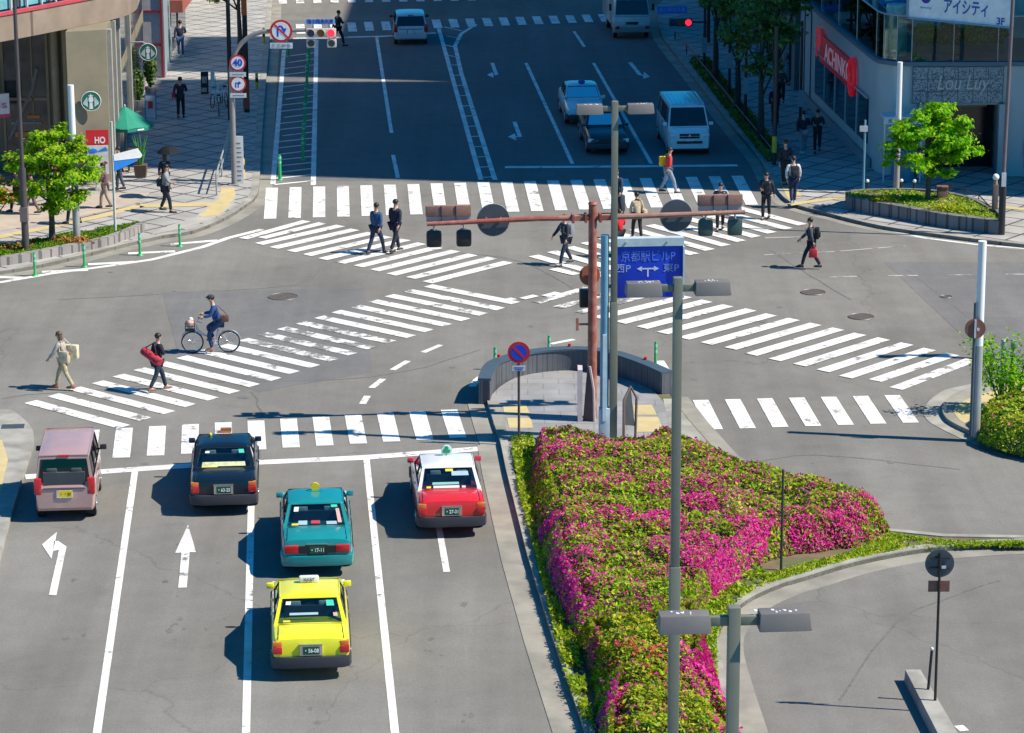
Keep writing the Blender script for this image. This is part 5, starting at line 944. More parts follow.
# the lorry's local +Y faces the viewer
# ================================================================ BUILDINGS
def facequad(mb,p0,p1,z0,z1,th=.03,off=0): # vertical slab from p0 to p1
    d=(Vector(p1)-Vector(p0)).normalized(); n=Vector((d.y,-d.x)); a=Vector(p0)+n*off;c=Vector(p1)+n*off; e=n*th
    mb.hexa([(*a,z0),(*c,z0),(*(c+e),z0),(*(a+e),z0)],[(*a,z1),(*c,z1),(*(c+e),z1),(*(a+e),z1)])
M_BEIGE=mat('wall_beige',(.235,.205,.14),.75,noise=.1,scale=1.2); M_CONCW=mat('wall_concrete_warm',(.33,.28,.225),.8,noise=.14,scale=.8); M_WINDK=mat('window_dark_glass',(.012,.02,.028),.08,noise=.5,scale=1.2,col2=(.06,.07,.08),mixscale=.7)
LB0=T('corner_cafe_building','beige corner building with a curved concrete parapet and glazed ground floor','building',(-20,122,0)); o=(-20,122)
def rel(P,o=o): return [(p[0]-o[0],p[1]-o[1]) for p in P]
SC_=(-15.45,113.9); SE=(-16.75,136.2)
b=MB(); b.prism(rel([(-40,116.2),(-17.0,116.2),(-16.9,113.3),SC_,SE,(-40,136.2)]),0,6.05); b.build('wall',M_BEIGE,LB0)
par=smooth_line([(-34,92),(-26,101.5),(-21.6,107.2),(-18.9,110.9),(-17.0,113.9),(-15.5,116.5),(-14.95,118.6),(-15.1,122),(-16.1,136.4)],4); b=MB(); b.prism(rel(par+[(-40,136.4),(-40,92)]),6.06,7.02); pw_=b.build('parapet',tiles('parapet_panel',(.27,.215,.17),(.255,.2,.155),(.12,.09,.07),rot=0,bw=3.6,bh=30,mortar=.04),LB0)
b=MB(); strip(b,rel(offset_line(par,-.05)),rel(offset_line(par,.14)),7.02,7.14); b.build('red_rail',mat('rail_red',(.5,.07,.09),.45),LB0)
ind=offset_line(par,.5); b=MB(); strip(b,rel(ind),rel(offset_line(par,.53)),7.14,9.6); b.build('balcony_glass',mat('balcony_cyan',(.16,.42,.48),.3,noise=.2,scale=2),LB0)
for i in range(6,len(ind)-2,1):
    for k,(c_,w0) in enumerate((((.55,.55,.55),.05),((.10,.03,.05),.05))):
        p=ind[i]; q=ind[i+1]; f_=.0 if k==0 else .55; x,y=p[0]+(q[0]-p[0])*f_-o[0],p[1]+(q[1]-p[1])*f_-o[1]
        if (i+k)%2==0 or k==0: b=MB(); b.cyl((x+.08,y-.05,7.1),(x+.08,y-.05,9.6),w0,w0); b.build('mullion',mat('mullion_%d'%k,c_,.5),LB0)
b=MB(); strip(b,rel(offset_line(par,2.2)),rel(offset_line(par,3.2)),7.02,7.4); b.build('inner_wall',M_CONCW,LB0)
def lwin(x0,x1,z0,z1,y=116.2,m=None,name='window'):
    b=MB(); b.box(((x0+x1)/2-o[0],y-.02-o[1],(z0+z1)/2),(x1-x0,.05,z1-z0)); w1=b.build(name,m or M_WINDK,LB0); b=MB()
    for xx in (x0,x1): b.box((xx-o[0],y-.05-o[1],(z0+z1)/2),(.1,.12,z1-z0+.1))
    b.box(((x0+x1)/2-o[0],y-.05-o[1],z1),(x1-x0,.12,.1)); b.build('frame',mat('frame_bronze',(.2,.17,.12),.5,.3),w1); return w1
lw_=lwin(-19.85,-18.1,.1,5.8)
for xx in (-19.3,-18.7): b=MB(); b.box((xx-o[0],116.12-o[1],2.95),(.05,.05,5.6)); b.build('mullion',mat('frame_bronze',None),lw_)
b=MB(); b.box((-18.97-o[0],116.12-o[1],3.0),(1.7,.05,.12)); b.build('transom',mat('frame_bronze',None),lw_); lwin(-23,-20.5,2.6,5.8); lwin(-27,-23.4,2.6,5.8)
b=MB(); [b.cyl((x-o[0],115.9-o[1],.13),(x-o[0],115.9-o[1],5.9),.16) for x in (-20.3,-17.75,-17.3)]; b.build('column',mat('column_taupe',(.33,.28,.2),.6),LB0)
b=MB(); [b.box((x-o[0],116.12-o[1],1.3),(.03,.06,2.4)) for x in (-22.6,-21.9,-21.2,-20.6)]; b.build('wall_joint',mat('joint_dark',(.08,.07,.06),.8),LB0)
b=MB(); b.box((-19.0-o[0],116.1-o[1],1.6),(.9,.05,.2)); b.box((-18.7-o[0],116.1-o[1],2.3),(.5,.05,.12)); b.build('painted_glow',mat('glow_orange',(.5,.2,.05),.7),LB0)  # flat orange bars at the window, colour standing in for a glow inside
b=MB(); b.prism([( -19.6-o[0],116.1-o[1]),(-18.4-o[0],116.1-o[1]),(-18.4-o[0],116.15-o[1]),(-19.6-o[0],116.15-o[1])],2.0,2.1); b.tube([(-19.7-o[0],116.1-o[1],1.4),(-18.7-o[0],116.1-o[1],3.4),(-18.5-o[0],116.1-o[1],4.2)],.07,6); b.build('stair_rail',mat('stair_grey',(.2,.2,.2),.5),LB0)
# pilasters along the side towards the street
for i in range(4):
    u=(.02,.12,.22,.5)[i]; p=lerp(SC_,SE,u); b=MB(); b.box((p[0]-o[0]+.06,p[1]-o[1],3.0),(.22,.3,6.0)); b.build('pilaster',mat('pilaster_grey',(.36,.35,.31),.6),LB0)
for u0,u1,z0,z1 in ((.05,.1,.2,5.6),(.14,.2,.2,5.6),(.25,.48,.2,3.2),(.54,.95,.2,3.2),(.25,.95,3.8,5.7)):
    p=lerp(SC_,SE,u0);q=lerp(SC_,SE,u1); b=MB(); facequad(b,rel([p])[0],rel([q])[0],z0,z1,.05,.0); b.build('shop_window',M_WINDK,LB0)
# emblem discs
M_EGRN=mat('emblem_green',(.01,.16,.09),.5); 
def emblem(lab,loc,r,rz):
    t=T('round_shop_sign',lab,'shop sign',loc,rz,group='round green coffee shop signs'); b=MB(); b.cyl((0,0,0),(0,-.04,0),r,r,30); b.build('disc',M_EGRN,t)
    b=MB(); y=-.046
    def q(P): b.face([(a*r,y,c*r) for a,c in P])
    q([(.0,.78),(.08,.58),(.28,.6),(.13,.45),(-.13,.45),(-.28,.6),(-.08,.58)])               # crown
    q([(-.2,.42),(.2,.42),(.26,.1),(.14,-.12),(-.14,-.12),(-.26,.1)]); q([(-.14,-.15),(.14,-.15),(.2,-.8),(-.2,-.8)])
    for s in (-1,1):
        for k in range(4): q([(s*(.36+.12*k),.42-.16*k),(s*(.44+.12*k),.36-.14*k),(s*(.42+.1*k),-.5+.05*k),(s*(.34+.1*k),-.62+.1*k)])
    b.build('emblem',M_WHT,t); b=MB(); b.tube([(r*.98*math.cos(a*PI/14),-.03,r*.98*math.sin(a*PI/14)) for a in range(28)],.018,5,closed=True); b.build('rim',M_WHT,t); return t
d=ray(91,101); tt=113.42/d.y; emblem('round green and white coffee shop sign on the beige pillar wall',(d.x*tt,113.42,CH+d.z*tt),.38,.14)
d=ray(148,52); tt=123.5/d.y; xx,zz=d.x*tt,CH+d.z*tt; e=emblem('round green and white coffee shop sign projecting over the left pavement',(xx,123.5,zz),.36,.05)
b=MB(); b.tube([(0,0,.3),(-.2,.0,.42),(-.7,0,.42)],.03,6); b.build('bracket',M_STEEL,e)
# posters on the pillar
d=ray(97,138); tt=113.35/d.y; t=T('poster','red poster with white lettering on the beige pillar','poster',(d.x*tt,113.38,CH+d.z*tt),.14); b=MB(); b.box((0,0,0),(.86,.04,.62)); b.build('panel',M_SRED,t); text('HO',.34,'lettering',M_WHT,t,(.1,-.024,-.1),wid=.4,bold=.01)
d=ray(98,160); tt=113.25/d.y; t=T('poster','white guide board with a blue arrow and a thin red arrow','poster',(d.x*tt,113.28,CH+d.z*tt),.14); b=MB(); b.box((0,0,0),(.8,.04,1.12)); b.build('panel',mat('poster_white',(.62,.63,.62),.5),t)
b=MB(); b.box((0,-.025,-.12),(.66,.006,.03)); b.face([(.38,-.028,-.12),(.24,-.028,-.04),(.24,-.028,-.2)]); b.build('red_arrow',M_SRED,t); b=MB(); b.ball((-.2,-.03,.36),(.18,.01,.1),12); b.face([(-.1,-.03,.3),(.4,-.03,.36),(.3,-.03,.5)]); b.build('blue_mark',mat('blue_mark',(.02,.2,.65),.5),t)
# left shop fascia
x,y=at(4,112,3.0); t=T('shop_fascia','white shop fascia with pink lettering and magenta lower edge','shop sign',(-20.1,114.6,hz(114.6,4,106))); b=MB(); b.hexa([(-1.2,-.3,-.42),(.72,.0,-.30),(.72,.05,-.30),(-1.2,-.25,-.42)],[(-1.2,-.3,.38),(.72,.0,.5),(.72,.05,.5),(-1.2,-.25,.38)]); b.build('panel',mat('fascia_white',(.55,.53,.55),.5),t); b=MB(); b.hexa([(-1.2,-.33,-.56),(.75,.0,-.42),(.75,.06,-.42),(-1.2,-.25,-.56)],[(-1.2,-.33,-.42),(.75,.0,-.30),(.75,.06,-.30),(-1.2,-.25,-.42)]); b.build('edge_strip',mat('fascia_magenta',(.5,.02,.16),.5),t); text('KISs',.42,'lettering',mat('lettering_rose',(.4,.1,.2),.5),t,(.08,-.13,.05),rot=(PI/2,0,.15),wid=1.1)
b=MB(); b.box((0,.8,.0),(.1,1.6,.1)); b.build('bracket',M_STEEL,t)
# cafe parasol
X,Y=at(127,166,.13); t=T('parasol','green cafe parasol beside the beige pillar','parasol',(X,Y,.13)); zt=hz(Y,129,106)-.13; b=MB(); b.cyl((0,0,0),(0,0,zt),.03); b.build('pole',mat('pole_wood',(.3,.2,.1),.6),t)
b=MB(); n=8; R0=1.12; A=[(R0*math.cos(2*PI*i/n+.2),R0*math.sin(2*PI*i/n+.2),zt-.75) for i in range(n)]
for i in range(n):
    a=Vector(A[i]);c=Vector(A[(i+1)%n]); m=(a+c)/2; m.z+=.03; b.face([(0,0,zt),a,m]); b.face([(0,0,zt),m,c]); b.face([a,a-Vector((0,0,.12)),c-Vector((0,0,.12)),c])
cn=b.build('canopy',mat('parasol_green',(.01,.24,.16),.7,noise=.1),t); b=MB(); p=Vector(A[5])*.0+Vector((.7,-.8,zt-.8)); b.box(p,(.3,.01,.06),rz=-.9+1.6); b.build('hem_label',M_WHT,cn)
b=MB(); b.cyl((0,0,zt),(0,0,zt+.08),.03,.01); b.build('finial',M_WHT,t)
X,Y=at(120,172,.13); t=T('cafe_table','small wooden cafe table under the green parasol','table',(X,Y,.13)); b=MB(); b.cyl((0,0,.68),(0,0,.72),.32,.32,18); b.build('tabletop',mat('wood_table',(.25,.14,.07),.6),t); b=MB(); b.cyl((0,0,0),(0,0,.68),.03); b.cyl((0,0,0),(0,0,.03),.22,.2,16); b.build('leg',M_BLK,t)
for dx,lab in ((-.45,'wooden cafe chair left of the parasol table'),(.5,'wooden cafe chair right of the parasol table')):
    X,Y=at(120,172,.13); t=T('cafe_chair',lab,'chair',(X+dx,Y+.1,.13)); b=MB(); b.box((0,0,.44),(.38,.38,.04)); b.build('seat',mat('wood_table',None),t); b=MB(); b.box((0,.18,.68),(.38,.03,.4)); b.build('backrest',mat('wood_table',None),t)
    for sx_ in(-1,1):
        for sy_ in (-1,1): b=MB(); b.cyl((sx_*.16,sy_*.16,0),(sx_*.16,sy_*.16,.43),.018); b.build('leg',M_BLK,t)
X,Y=at(141,177,.13); t=T('potted_plant','spiky green plant in a dark square pot on the left pavement','potted plant',(X,Y,.13)); b=MB(); b.hexa([(-.2,-.2,0),(.2,-.2,0),(.2,.2,0),(-.2,.2,0)],[(-.25,-.25,.5),(.25,-.25,.5),(.25,.25,.5),(-.25,.25,.5)]); b.build('pot',mat('pot_brown',(.12,.07,.05),.7),t); b=MB(); rr=random.Random(3)
for i in range(26): a=rr.uniform(0,2*PI); e=Vector((math.cos(a)*rr.uniform(.1,.35),math.sin(a)*rr.uniform(.1,.35),rr.uniform(1.0,1.7))); b.tube([(e.x*.2,e.y*.2,.45),e*.6+Vector((0,0,.25)),e],[.03,.025,.004],4)
b.build('foliage',mat('spiky_leaf',(.05,.22,.05),.6),t)
for px,py,hh,lab in ((151,97,2.3,'tall dark columnar shrub in a pot under the projecting round sign'),(138,110,1.8,'dark shrub in a pot close to the cafe wall')):
    X,Y=at(px,py,.13); t=T('potted_plant',lab,'potted plant',(X,Y,.13)); b=MB(); b.cyl((0,0,0),(0,0,.45),.22,.27,14); b.build('pot',mat('pot_grey',(.2,.2,.2),.7),t); b=MB(); b.cyl((0,0,.3),(0,0,hh*.7),.05,.03); b.build('stem',M_BARKD,t); c=RNG.normal(0,1,(900,3)); c/=np.linalg.norm(c,axis=1)[:,None]; c=c*RNG.uniform(.5,1,(900,1))*[.3,.3,hh*.42]+[0,0,hh*.62]; quads('foliage',c,c-[0,0,hh*.62],.08,M_LFD,t)
X,Y=at(151,119,.13); t=T('menu_board','small blue framed menu board with red picture on the left pavement','sign board',(X,Y,.13)); b=MB(); b.box((0,0,.55),(.44,.04,.95),rx=-.12); b.build('panel',mat('menu_pale',(.45,.5,.55),.5),t); b=MB(); b.box((0,-.03,.62),(.2,.03,.3),rx=-.12); b.build('picture',M_SRED,t); b=MB(); [b.box((s*.23,0,.55),(.04,.06,1.1),rx=-.12) for s in(-1,1)]; b.box((0,-.06,1.05),(.48,.05,.04)); b.build('frame',mat('frame_blue',(.03,.15,.35),.5),t)
# neighbour building with red framed panels
t=T('panelled_building','building with white panels in a red frame behind the coffee shop','building',(-22,146,0)); o2=(-22,146); b=MB(); b.prism([(p[0]-o2[0],p[1]-o2[1]) for p in [(-40,138.6),(-16.1,138.6),(-17.2,156),(-40,156)]],0,14); b.build('wall',mat('wall_bluegrey',(.24,.3,.33),.7),t)
for k in range(8): b=MB(); b.box((-16.65-o2[0],138.55-o2[1],.9+k*1.55),(.75,.06,1.45)); pn=b.build('panel',mat('panel_white_pink',(.55,.5,.52),.5),t); b=MB(); b.box((-16.65-o2[0],138.5-o2[1],.9+k*1.55+.76),(.85,.1,.09)); b.box((-16.2-o2[0],138.5-o2[1],.9+k*1.55),(.1,.12,1.55)); b.build('frame',mat('frame_crimson',(.3,.03,.05),.5),pn)
b=MB(); b.box((-16.3-o2[0],147-o2[1],2.6),(.9,5,.6)); b.build('awning',mat('awning_rust',(.35,.1,.07),.7),t); b=MB(); [b.box((-16.55-o2[0]-k*.02,141.5-o2[1]+k*4.5,1.4),(.06,3.4,2.4)) for k in range(3)]; b.build('shop_window',M_WINDK,t)
t=T('far_building','pale low building far up the left pavement','building',(-24,170,0)); b=MB(); b.prism([(-12,-10),(6.0,-10),(5.2,20),(-12,20)],0,9); b.build('wall',mat('wall_sand',(.42,.37,.28),.8),t); b=MB(); b.box((5.9,-8.5,2.8),(.8,2.6,.7)); b.build('shop_sign',mat('sign_navy',(.02,.03,.1),.5),t); b=MB(); [b.box((-6+k*3,-10.05,5.5),(1.6,.1,1.6)) for k in range(4)]; b.build('window',M_WINDK,t)
# ---------------- right building
M_RW=mat('wall_pale_blue_grey',(.44,.50,.50),.55,noise=.06,scale=.8); o3=(18,122); RB=T('slot_parlour_building','pale two storey corner building with a glass railed terrace and red wall lettering','building',(*o3,0))
A0=(13.0,132.3); A1=(14.2,115.9); cor=[A1,(14.35,115.1),(14.75,114.6),(15.35,114.45)]
def r3(P): return [(p[0]-o3[0],p[1]-o3[1]) for p in P]
sp_=[]
b=MB(); b.prism(r3([A0]+cor+[(15.7,114.45),(15.7,116.5),(19.0,116.5),(19.0,114.4),(24.0,114.3),(24,134),(13.0,134)]),0,4.45); b.build('wall',M_RW,RB)
b=MB(); b.prism(r3([(15.68,114.45),(19.02,114.4),(19.02,116.6),(15.68,116.6)]),2.95,4.45); b.build('lintel',M_RW,RB)
led=[(12.95,134),(12.85,132.3),(14.05,115.8),(14.2,115.0),(14.7,114.45),(15.3,114.3),(24,114.15)]; b=MB(); b.prism(r3(led+[(24,134)]),4.46,4.62); b.build('ledge',mat('ledge_navy',(.09,.16,.21),.5),RB)
M_TGL=glass('terrace_glass',(.62,.8,.76),.02); gl_=r3(offset_line([(13.05,132.3),(14.22,115.8),(14.4,115.1),(14.85,114.62),(15.4,114.45),(17,114.42),(18.7,114.38),(20.5,114.35),(24,114.3)],.0)); 
for i in range(len(gl_)-1):
    n_=4 if i==0 else 1
    for k in range(n_):
        p=lerp(gl_[i],gl_[i+1],k/n_+.004);q=lerp(gl_[i],gl_[i+1],(k+1)/n_-.004); b=MB(); facequad(b,p,q,4.66,6.35,.02); g_=b.build('glass_panel',M_TGL,RB); b=MB(); b.cyl((*q,4.62),(*q,6.4),.025,n=8); b.build('post',M_STEEL,g_)
b=MB(); b.tube([(*p,6.38) for p in gl_],.035,6); b.build('handrail',M_STEEL,RB)
b=MB(); b.prism(r3([(16.3,120.5),(16.0,134),(24,134),(24,120.3)]),4.62,15); b.build('upper_wall',tiles('upper_wall_tile',(.72,.7,.6),(.76,.74,.64),(.2,.22,.22),rot=0,bw=1.6,bh=.6,mortar=.03),RB)
b=MB(); facequad(b,*r3([(16.25,121),(16.05,133)]),4.8,13,.05,-.08); b.build('curtain_wall',mat('curtain_wall_blue',(.03,.09,.12),.1),RB)
b=MB(); [facequad(b,*r3([(14.45+.0,118.5+k*3.1),(14.35,118.8+k*3.1)]),4.65,7.6,.1) for k in range(4)]; b.build('curtain_strip',mat('curtain_pale',(.4,.5,.48),.8),RB)
b=MB(); b.cyl((15.0-18,116.1-122,4.62),(15.0-18,116.1-122,6.6),.42,.42,18); b.build('curtain_drum',mat('curtain_drum',(.5,.58,.55),.8,noise=.3,scale=5),RB)
# side window band and rail
def onleft(u,off=0): p=lerp(A0,A1,u); return (p[0]-o3[0]-off,p[1]-o3[1]-off*.07)
b=MB(); facequad(b,onleft(.2,.02),onleft(.93,.02),.95,2.75,.04); wn=b.build('shop_window',mat('parlour_glass',(.01,.03,.045),.08,noise=.4,scale=1.5),RB); b=MB(); facequad(b,onleft(.18,.1),onleft(.95,.1),2.78,2.84,.06); [facequad(b,onleft(k,.06),onleft(k+.004,.06),.95,2.75,.05) for k in (.35,.5,.65,.8)]; b.build('frame',mat('frame_pale',(.4,.52,.58),.4),wn)
b=MB(); facequad(b,onleft(0,.05),onleft(.985,.05),.0,.5,.08); b.build('plinth',mat('plinth_grey',(.22,.27,.3),.6),RB)
b=MB(); [b.box((*onleft(u,.0),2.3),(.1,.03,4.4)) for u in (.02,.12)]; b.build('wall_joint',M_SIGB,RB)
# mosaic panel over the entrance
m=bpy.data.materials.new('mosaic_panel'); m.use_nodes=True; n_=m.node_tree; bs_=n_.nodes['Principled BSDF']; ge=N(n_,'ShaderNodeNewGeometry'); vo=N(n_,'ShaderNodeTexNoise'); vo.inputs['Scale'].default_value=6.5; vo.inputs['Detail'].default_value=3; vo.inputs['Distortion'].default_value=2.5; n_.links.new(ge.outputs['Position'],vo.inputs['Vector']); cr_=N(n_,'ShaderNodeValToRGB'); cr_.color_ramp.elements[0].position=.44; cr_.color_ramp.elements[0].color=(.07,.13,.18,1); cr_.color_ramp.elements[1].position=.52; cr_.color_ramp.elements[1].color=(.33,.36,.37,1); n_.links.new(vo.outputs['Fac'],cr_.inputs[0]); n_.links.new(cr_.outputs[0],bs_.inputs['Base Color']); bs_.inputs['Roughness'].default_value=.4
b=MB(); b.box((17.2-18,114.36-122,3.72),(3.5,.1,1.42)); mp_=b.build('mosaic_panel',m,RB); b=MB(); [b.box((15.45+k*.58-18,114.3-122,3.72),(.02,.01,1.42)) for k in range(7)]; [b.box((17.2-18,114.3-122,3.02+k*.47),(3.5,.01,.02)) for k in range(4)]; b.build('panel_joint',M_SIGB,mp_)
text('Lou Luy',.8,'lettering',mat('lettering_silver',(.55,.52,.48),.4),mp_,(17.35-18,114.28-122,3.8),wid=2.0,shear=.25)
b=MB(); b.box((17.35-18,116.4-122,1.5),(3.2,.05,2.9)); b.build('entrance_glass',mat('entrance_dark',(.006,.012,.02),.15),RB); b=MB(); b.box((18.0-18,116.3-122,2.75),(1.3,.08,.4)); b.build('entrance_sign',mat('entrance_sign_pale',(.35,.38,.36),.5),RB)
for xx,ww in ((18.95,.3),(15.85,.26)): b=MB(); b.box((xx-18,114.35-122,1.5),(ww,.4,3.0)); b.build('entrance_pillar',mat('pillar_pale',(.36,.42,.44),.5),RB)
b=MB(); b.box((21.2-18,114.27-122,1.5),(2.6,.06,2.2)); b.build('shop_window',M_WINDK,RB); b=MB(); b.box((20.0-18,114.24-122,1.3),(.3,.05,.6)); b.build('notice',mat('notice_pale',(.3,.36,.38),.5),RB)
b=MB(); b.box((20.9-18,114.2-122,2.0),(.8,.05,.5)); b.build('poster',mat('poster_red_dim',(.3,.1,.1),.5),RB)
# small canopy at the rounded corner
t=T('entrance_canopy','small white framed canopy with blue counter at the rounded building corner','canopy',(15.0,113.75,.13)); b=MB(); b.box((0,0,2.5),(1.5,1.0,.1)); b.build('roof',mat('canopy_white',(.6,.66,.68),.4),t,bevel=.02); b=MB(); b.box((0,-.5,2.38),(1.5,.04,.2)); fa=b.build('fascia',mat('canopy_white',None),t); text('京都駅前',.16,'lettering',M_DARKP,fa,(-.1,-.525,2.38),wid=1.0); b=MB(); b.box((.1,-.48,2.18),(1.2,.04,.14)); b.build('blue_strip',mat('strip_blue',(.02,.15,.5),.4),t)
for x in (-.7,.7): b=MB(); b.cyl((x,-.42,0),(x,-.42,2.45),.03); b.build('post',mat('canopy_white',None),t)
b=MB(); b.cyl((.1,.1,0),(.1,.1,1.9),.45,.45,20); b.build('counter',mat('counter_cyan',(.05,.24,.36),.4),t)
# PACHINKO lettering
def wall_text(s,size,m,name,lab,u,z,wid): 
    p=lerp(A0,A1,u); ang=math.atan2(A1[1]-A0[1],A1[0]-A0[0]); t=T(name,lab,'shop sign',(p[0]-.12,p[1],z),ang); return t
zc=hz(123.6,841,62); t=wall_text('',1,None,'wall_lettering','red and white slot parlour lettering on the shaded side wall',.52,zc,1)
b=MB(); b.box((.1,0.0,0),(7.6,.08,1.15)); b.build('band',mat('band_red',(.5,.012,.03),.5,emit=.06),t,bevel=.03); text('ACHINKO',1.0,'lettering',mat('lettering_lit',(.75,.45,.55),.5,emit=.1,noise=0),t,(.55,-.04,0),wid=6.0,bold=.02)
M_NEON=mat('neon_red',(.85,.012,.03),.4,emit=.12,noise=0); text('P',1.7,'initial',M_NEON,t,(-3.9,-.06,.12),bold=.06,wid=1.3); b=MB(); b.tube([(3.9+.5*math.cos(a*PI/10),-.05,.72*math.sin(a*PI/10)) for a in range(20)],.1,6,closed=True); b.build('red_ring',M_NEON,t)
# big white sign board upstairs
pa=at(908,17,6.4); pb=at(1012,27,6.4); ang=math.atan2(pb[1]-pa[1],pb[0]-pa[0]); Lb=math.hypot(pb[0]-pa[0],pb[1]-pa[1]); t=T('sign_board','large white board with blue katakana hung over the terrace','shop sign',(pa[0],pa[1],6.4),ang)
b=MB(); b.box((Lb/2,.06,1.0),(Lb,.1,2.0)); b.build('panel',mat('board_white',(.82,.84,.84),.4),t); M_NAVY=mat('lettering_royal',(.015,.09,.4),.5); text('アイシティ',.62,'lettering',M_NAVY,t,(Lb*.56,-.0,.52),wid=1.85,bold=.01); text('3F',.36,'floor_number',M_NAVY,t,(Lb*.89,-.0,.16),bold=.01); text('コンタクト',.5,'upper_lettering',M_NAVY,t,(Lb*.58,0,1.22),wid=1.9)  # panel in one even white
b=MB(); b.cyl((Lb*.17,.01,.78),(Lb*.17,-.01,.78),.2,.2,20); b.build('round_logo',mat('logo_indigo',(.05,.03,.35),.5),t); text('eyecity',.13,'caption',mat('caption_blue',(.3,.38,.6),.5),t,(Lb*.17,0,.42),wid=.5)
b=MB(); [b.box((Lb*k,.35,.6),(.08,.6,.08)) for k in (.2,.8)]; b.build('bracket',M_STEEL,t); b=MB(); b.box((-.02,0,1),(.06,.12,2.0)); b.box((Lb+.02,0,1),(.06,.12,2.0)); b.box((Lb/2,0,-.03),(Lb,.12,.06)); b.build('frame',mat('frame_blue_grey',(.2,.3,.38),.5),t)
pa=at(884,2,6.4); t=T('sign_board','small blue and white slanted sign left of the big white board','shop sign',(pa[0],pa[1],6.3),.35); b=MB(); b.box((.4,0,.35),(1.1,.06,.7)); b.build('panel',mat('sign_azure',(.04,.25,.65),.5),t); b=MB(); b.box((.4,-.035,.25),(.8,.01,.2),ry=-.1); b.build('white_band',M_WHT,t); b=MB(); b.box((.4,.5,.35),(.06,1.0,.06)); b.build('bracket',M_STEEL,t)
# terrace planting
for x0,y0,lab,m_ in ((16.2,116.6,'yellow green shrub at the left end of the terrace',M_LFY),(17.1,116.4,'rusty pink shrub in the middle of the terrace',M_RUST),(18.1,116.6,'green shrub at the right end of the terrace',M_LFY),(18.9,116.8,'dark shrub beside the terrace wall',M_LFD)):
    t=T('terrace_shrub',lab,'shrub',(x0,y0,4.62),group='shrubs on the terrace'); b=MB(); b.box((0,0,.18),(.8,.5,.36)); b.build('trough',M_SIGB,t); b=MB(); b.cyl((0,0,.3),(0,0,.7),.04); b.build('stem',M_BARKD,t); c=RNG.normal(0,1,(1500,3)); c/=np.linalg.norm(c,axis=1)[:,None]; c=c*RNG.uniform(.5,1.05,(1500,1))*[.55,.3,.42]+[0,0,.72]; quads('foliage',c,c-[0,0,.4],.09,m_,t)
t=T('terrace_tree','slim tree trunk standing on the terrace behind the glass','tree',(17.0,117.6,4.62)); b=MB(); b.tube([(0,0,0),(.03,0,1.4),(-.05,0,3.2)],[.13,.1,.06],8); b.build('trunk',M_BARKD,t); c=RNG.normal(0,1,(900,3))*[.8,.7,.5]+[0,0,3.4]; quads('crown',c,c-[0,0,3],.1,M_LFD,t)
b=MB()
# tall office towers to the right, beyond the picture edge: they throw the long shade across the far road
M_TW=tiles('tower_cladding',(.3,.33,.35),(.25,.28,.3),(.06,.08,.1),rot=0,bw=3,bh=3.6,mortar=.3)
for lab,x0,x1,y0,y1,hh in (('tall grey office tower beyond the right picture edge',24.2,60,109.5,130.4,46),('second grey office tower up the right side of the far road',24.2,60,132.9,143.6,46),('third lower office tower furthest up the right side',24.2,60,143.9,185,37.3),('unseen low block added between the nearest towers to narrow the sunlit strip',25,60,130.45,132.85,27)):  # last one: unseen block added in the gap to narrow the sunlit strip
    t=T('office_tower',lab,'building',(x0,(y0+y1)/2,0)); b=MB(); b.box(((x1-x0)/2,0,hh/2),(x1-x0,y1-y0,hh)); b.build('wall',M_TW,t); b=MB(); b.box(((x1-x0)/2,0,hh+.3),(x1-x0-1,y1-y0-.4,.6)); b.build('roof',M_SIGB,t)
# dark return building up the right pavement
t=T('street_block','plain dark block behind the slot parlour on the right pavement','building',(18,142,0)); b=MB(); b.prism([(-5.2,-7.6),(6,-7.6),(6,30),(-6.9,30)],0,12); b.build('wall',mat('block_wall',(.12,.15,.16),.7),t); b=MB(); b.cyl((-5.3,-7.7,4.4),(-5.3,-7.3,4.4),.9,.9,20); b.build('round_window',mat('round_window_dim',(.12,.16,.2),.4),t); b=MB(); [b.box((-5.3-.045*(k*4),-5+k*4,1.5),(.1,3,2.2)) for k in range(4)]; b.build('shop_window',M_WINDK,t)
# ================================================================ PEOPLE
def skinmesh(name,V,Ed,Rd,m,parent,root=0,sub=1):
    """one continuous skinned surface from a joint graph"""
    me=bpy.data.meshes.new(name); me.from_pydata(V,Ed,[]); o=bpy.data.objects.new(name,me); COL.objects.link(o)
    md=o.modifiers.new('s','SKIN'); md.use_smooth_shade=True; md.branch_smoothing=.3
    sv=me.skin_vertices[0].data
    for i,r in enumerate(Rd): sv[i].radius=(r,r) if not isinstance(r,tuple) else r; sv[i].use_root=(i==root)
    s2=o.modifiers.new('u','SUBSURF'); s2.levels=sub; s2.render_levels=sub
    dg=bpy.context.evaluated_depsgraph_get(); nm=bpy.data.meshes.new_from_object(o.evaluated_get(dg)); bpy.data.objects.remove(o); bpy.data.meshes.remove(me)
    nm.name=name; nm.materials.clear(); nm.materials.append(m); nm.shade_smooth()
    r=bpy.data.objects.new(name,nm); COL.objects.link(r); r.parent=parent; return r
_cm={}
def cloth(c):
    k=tuple(lin(c)); 
    if k not in _cm: _cm[k]=mat('cloth_%d'%len(_cm),k,.85,noise=.3,scale=9,bump=.6)
    return _cm[k]
M_SKIN=mat('skin',(.52,.31,.22),.55,noise=.05); M_HAIR=mat('hair_black',(.018,.014,.012),.5); M_HAIRB=mat('hair_brown',(.10,.06,.04),.5); M_SHOE=mat('shoe_dark',(.03,.03,.035),.6); M_SHOEW=mat('shoe_white',(.6,.6,.6),.6)
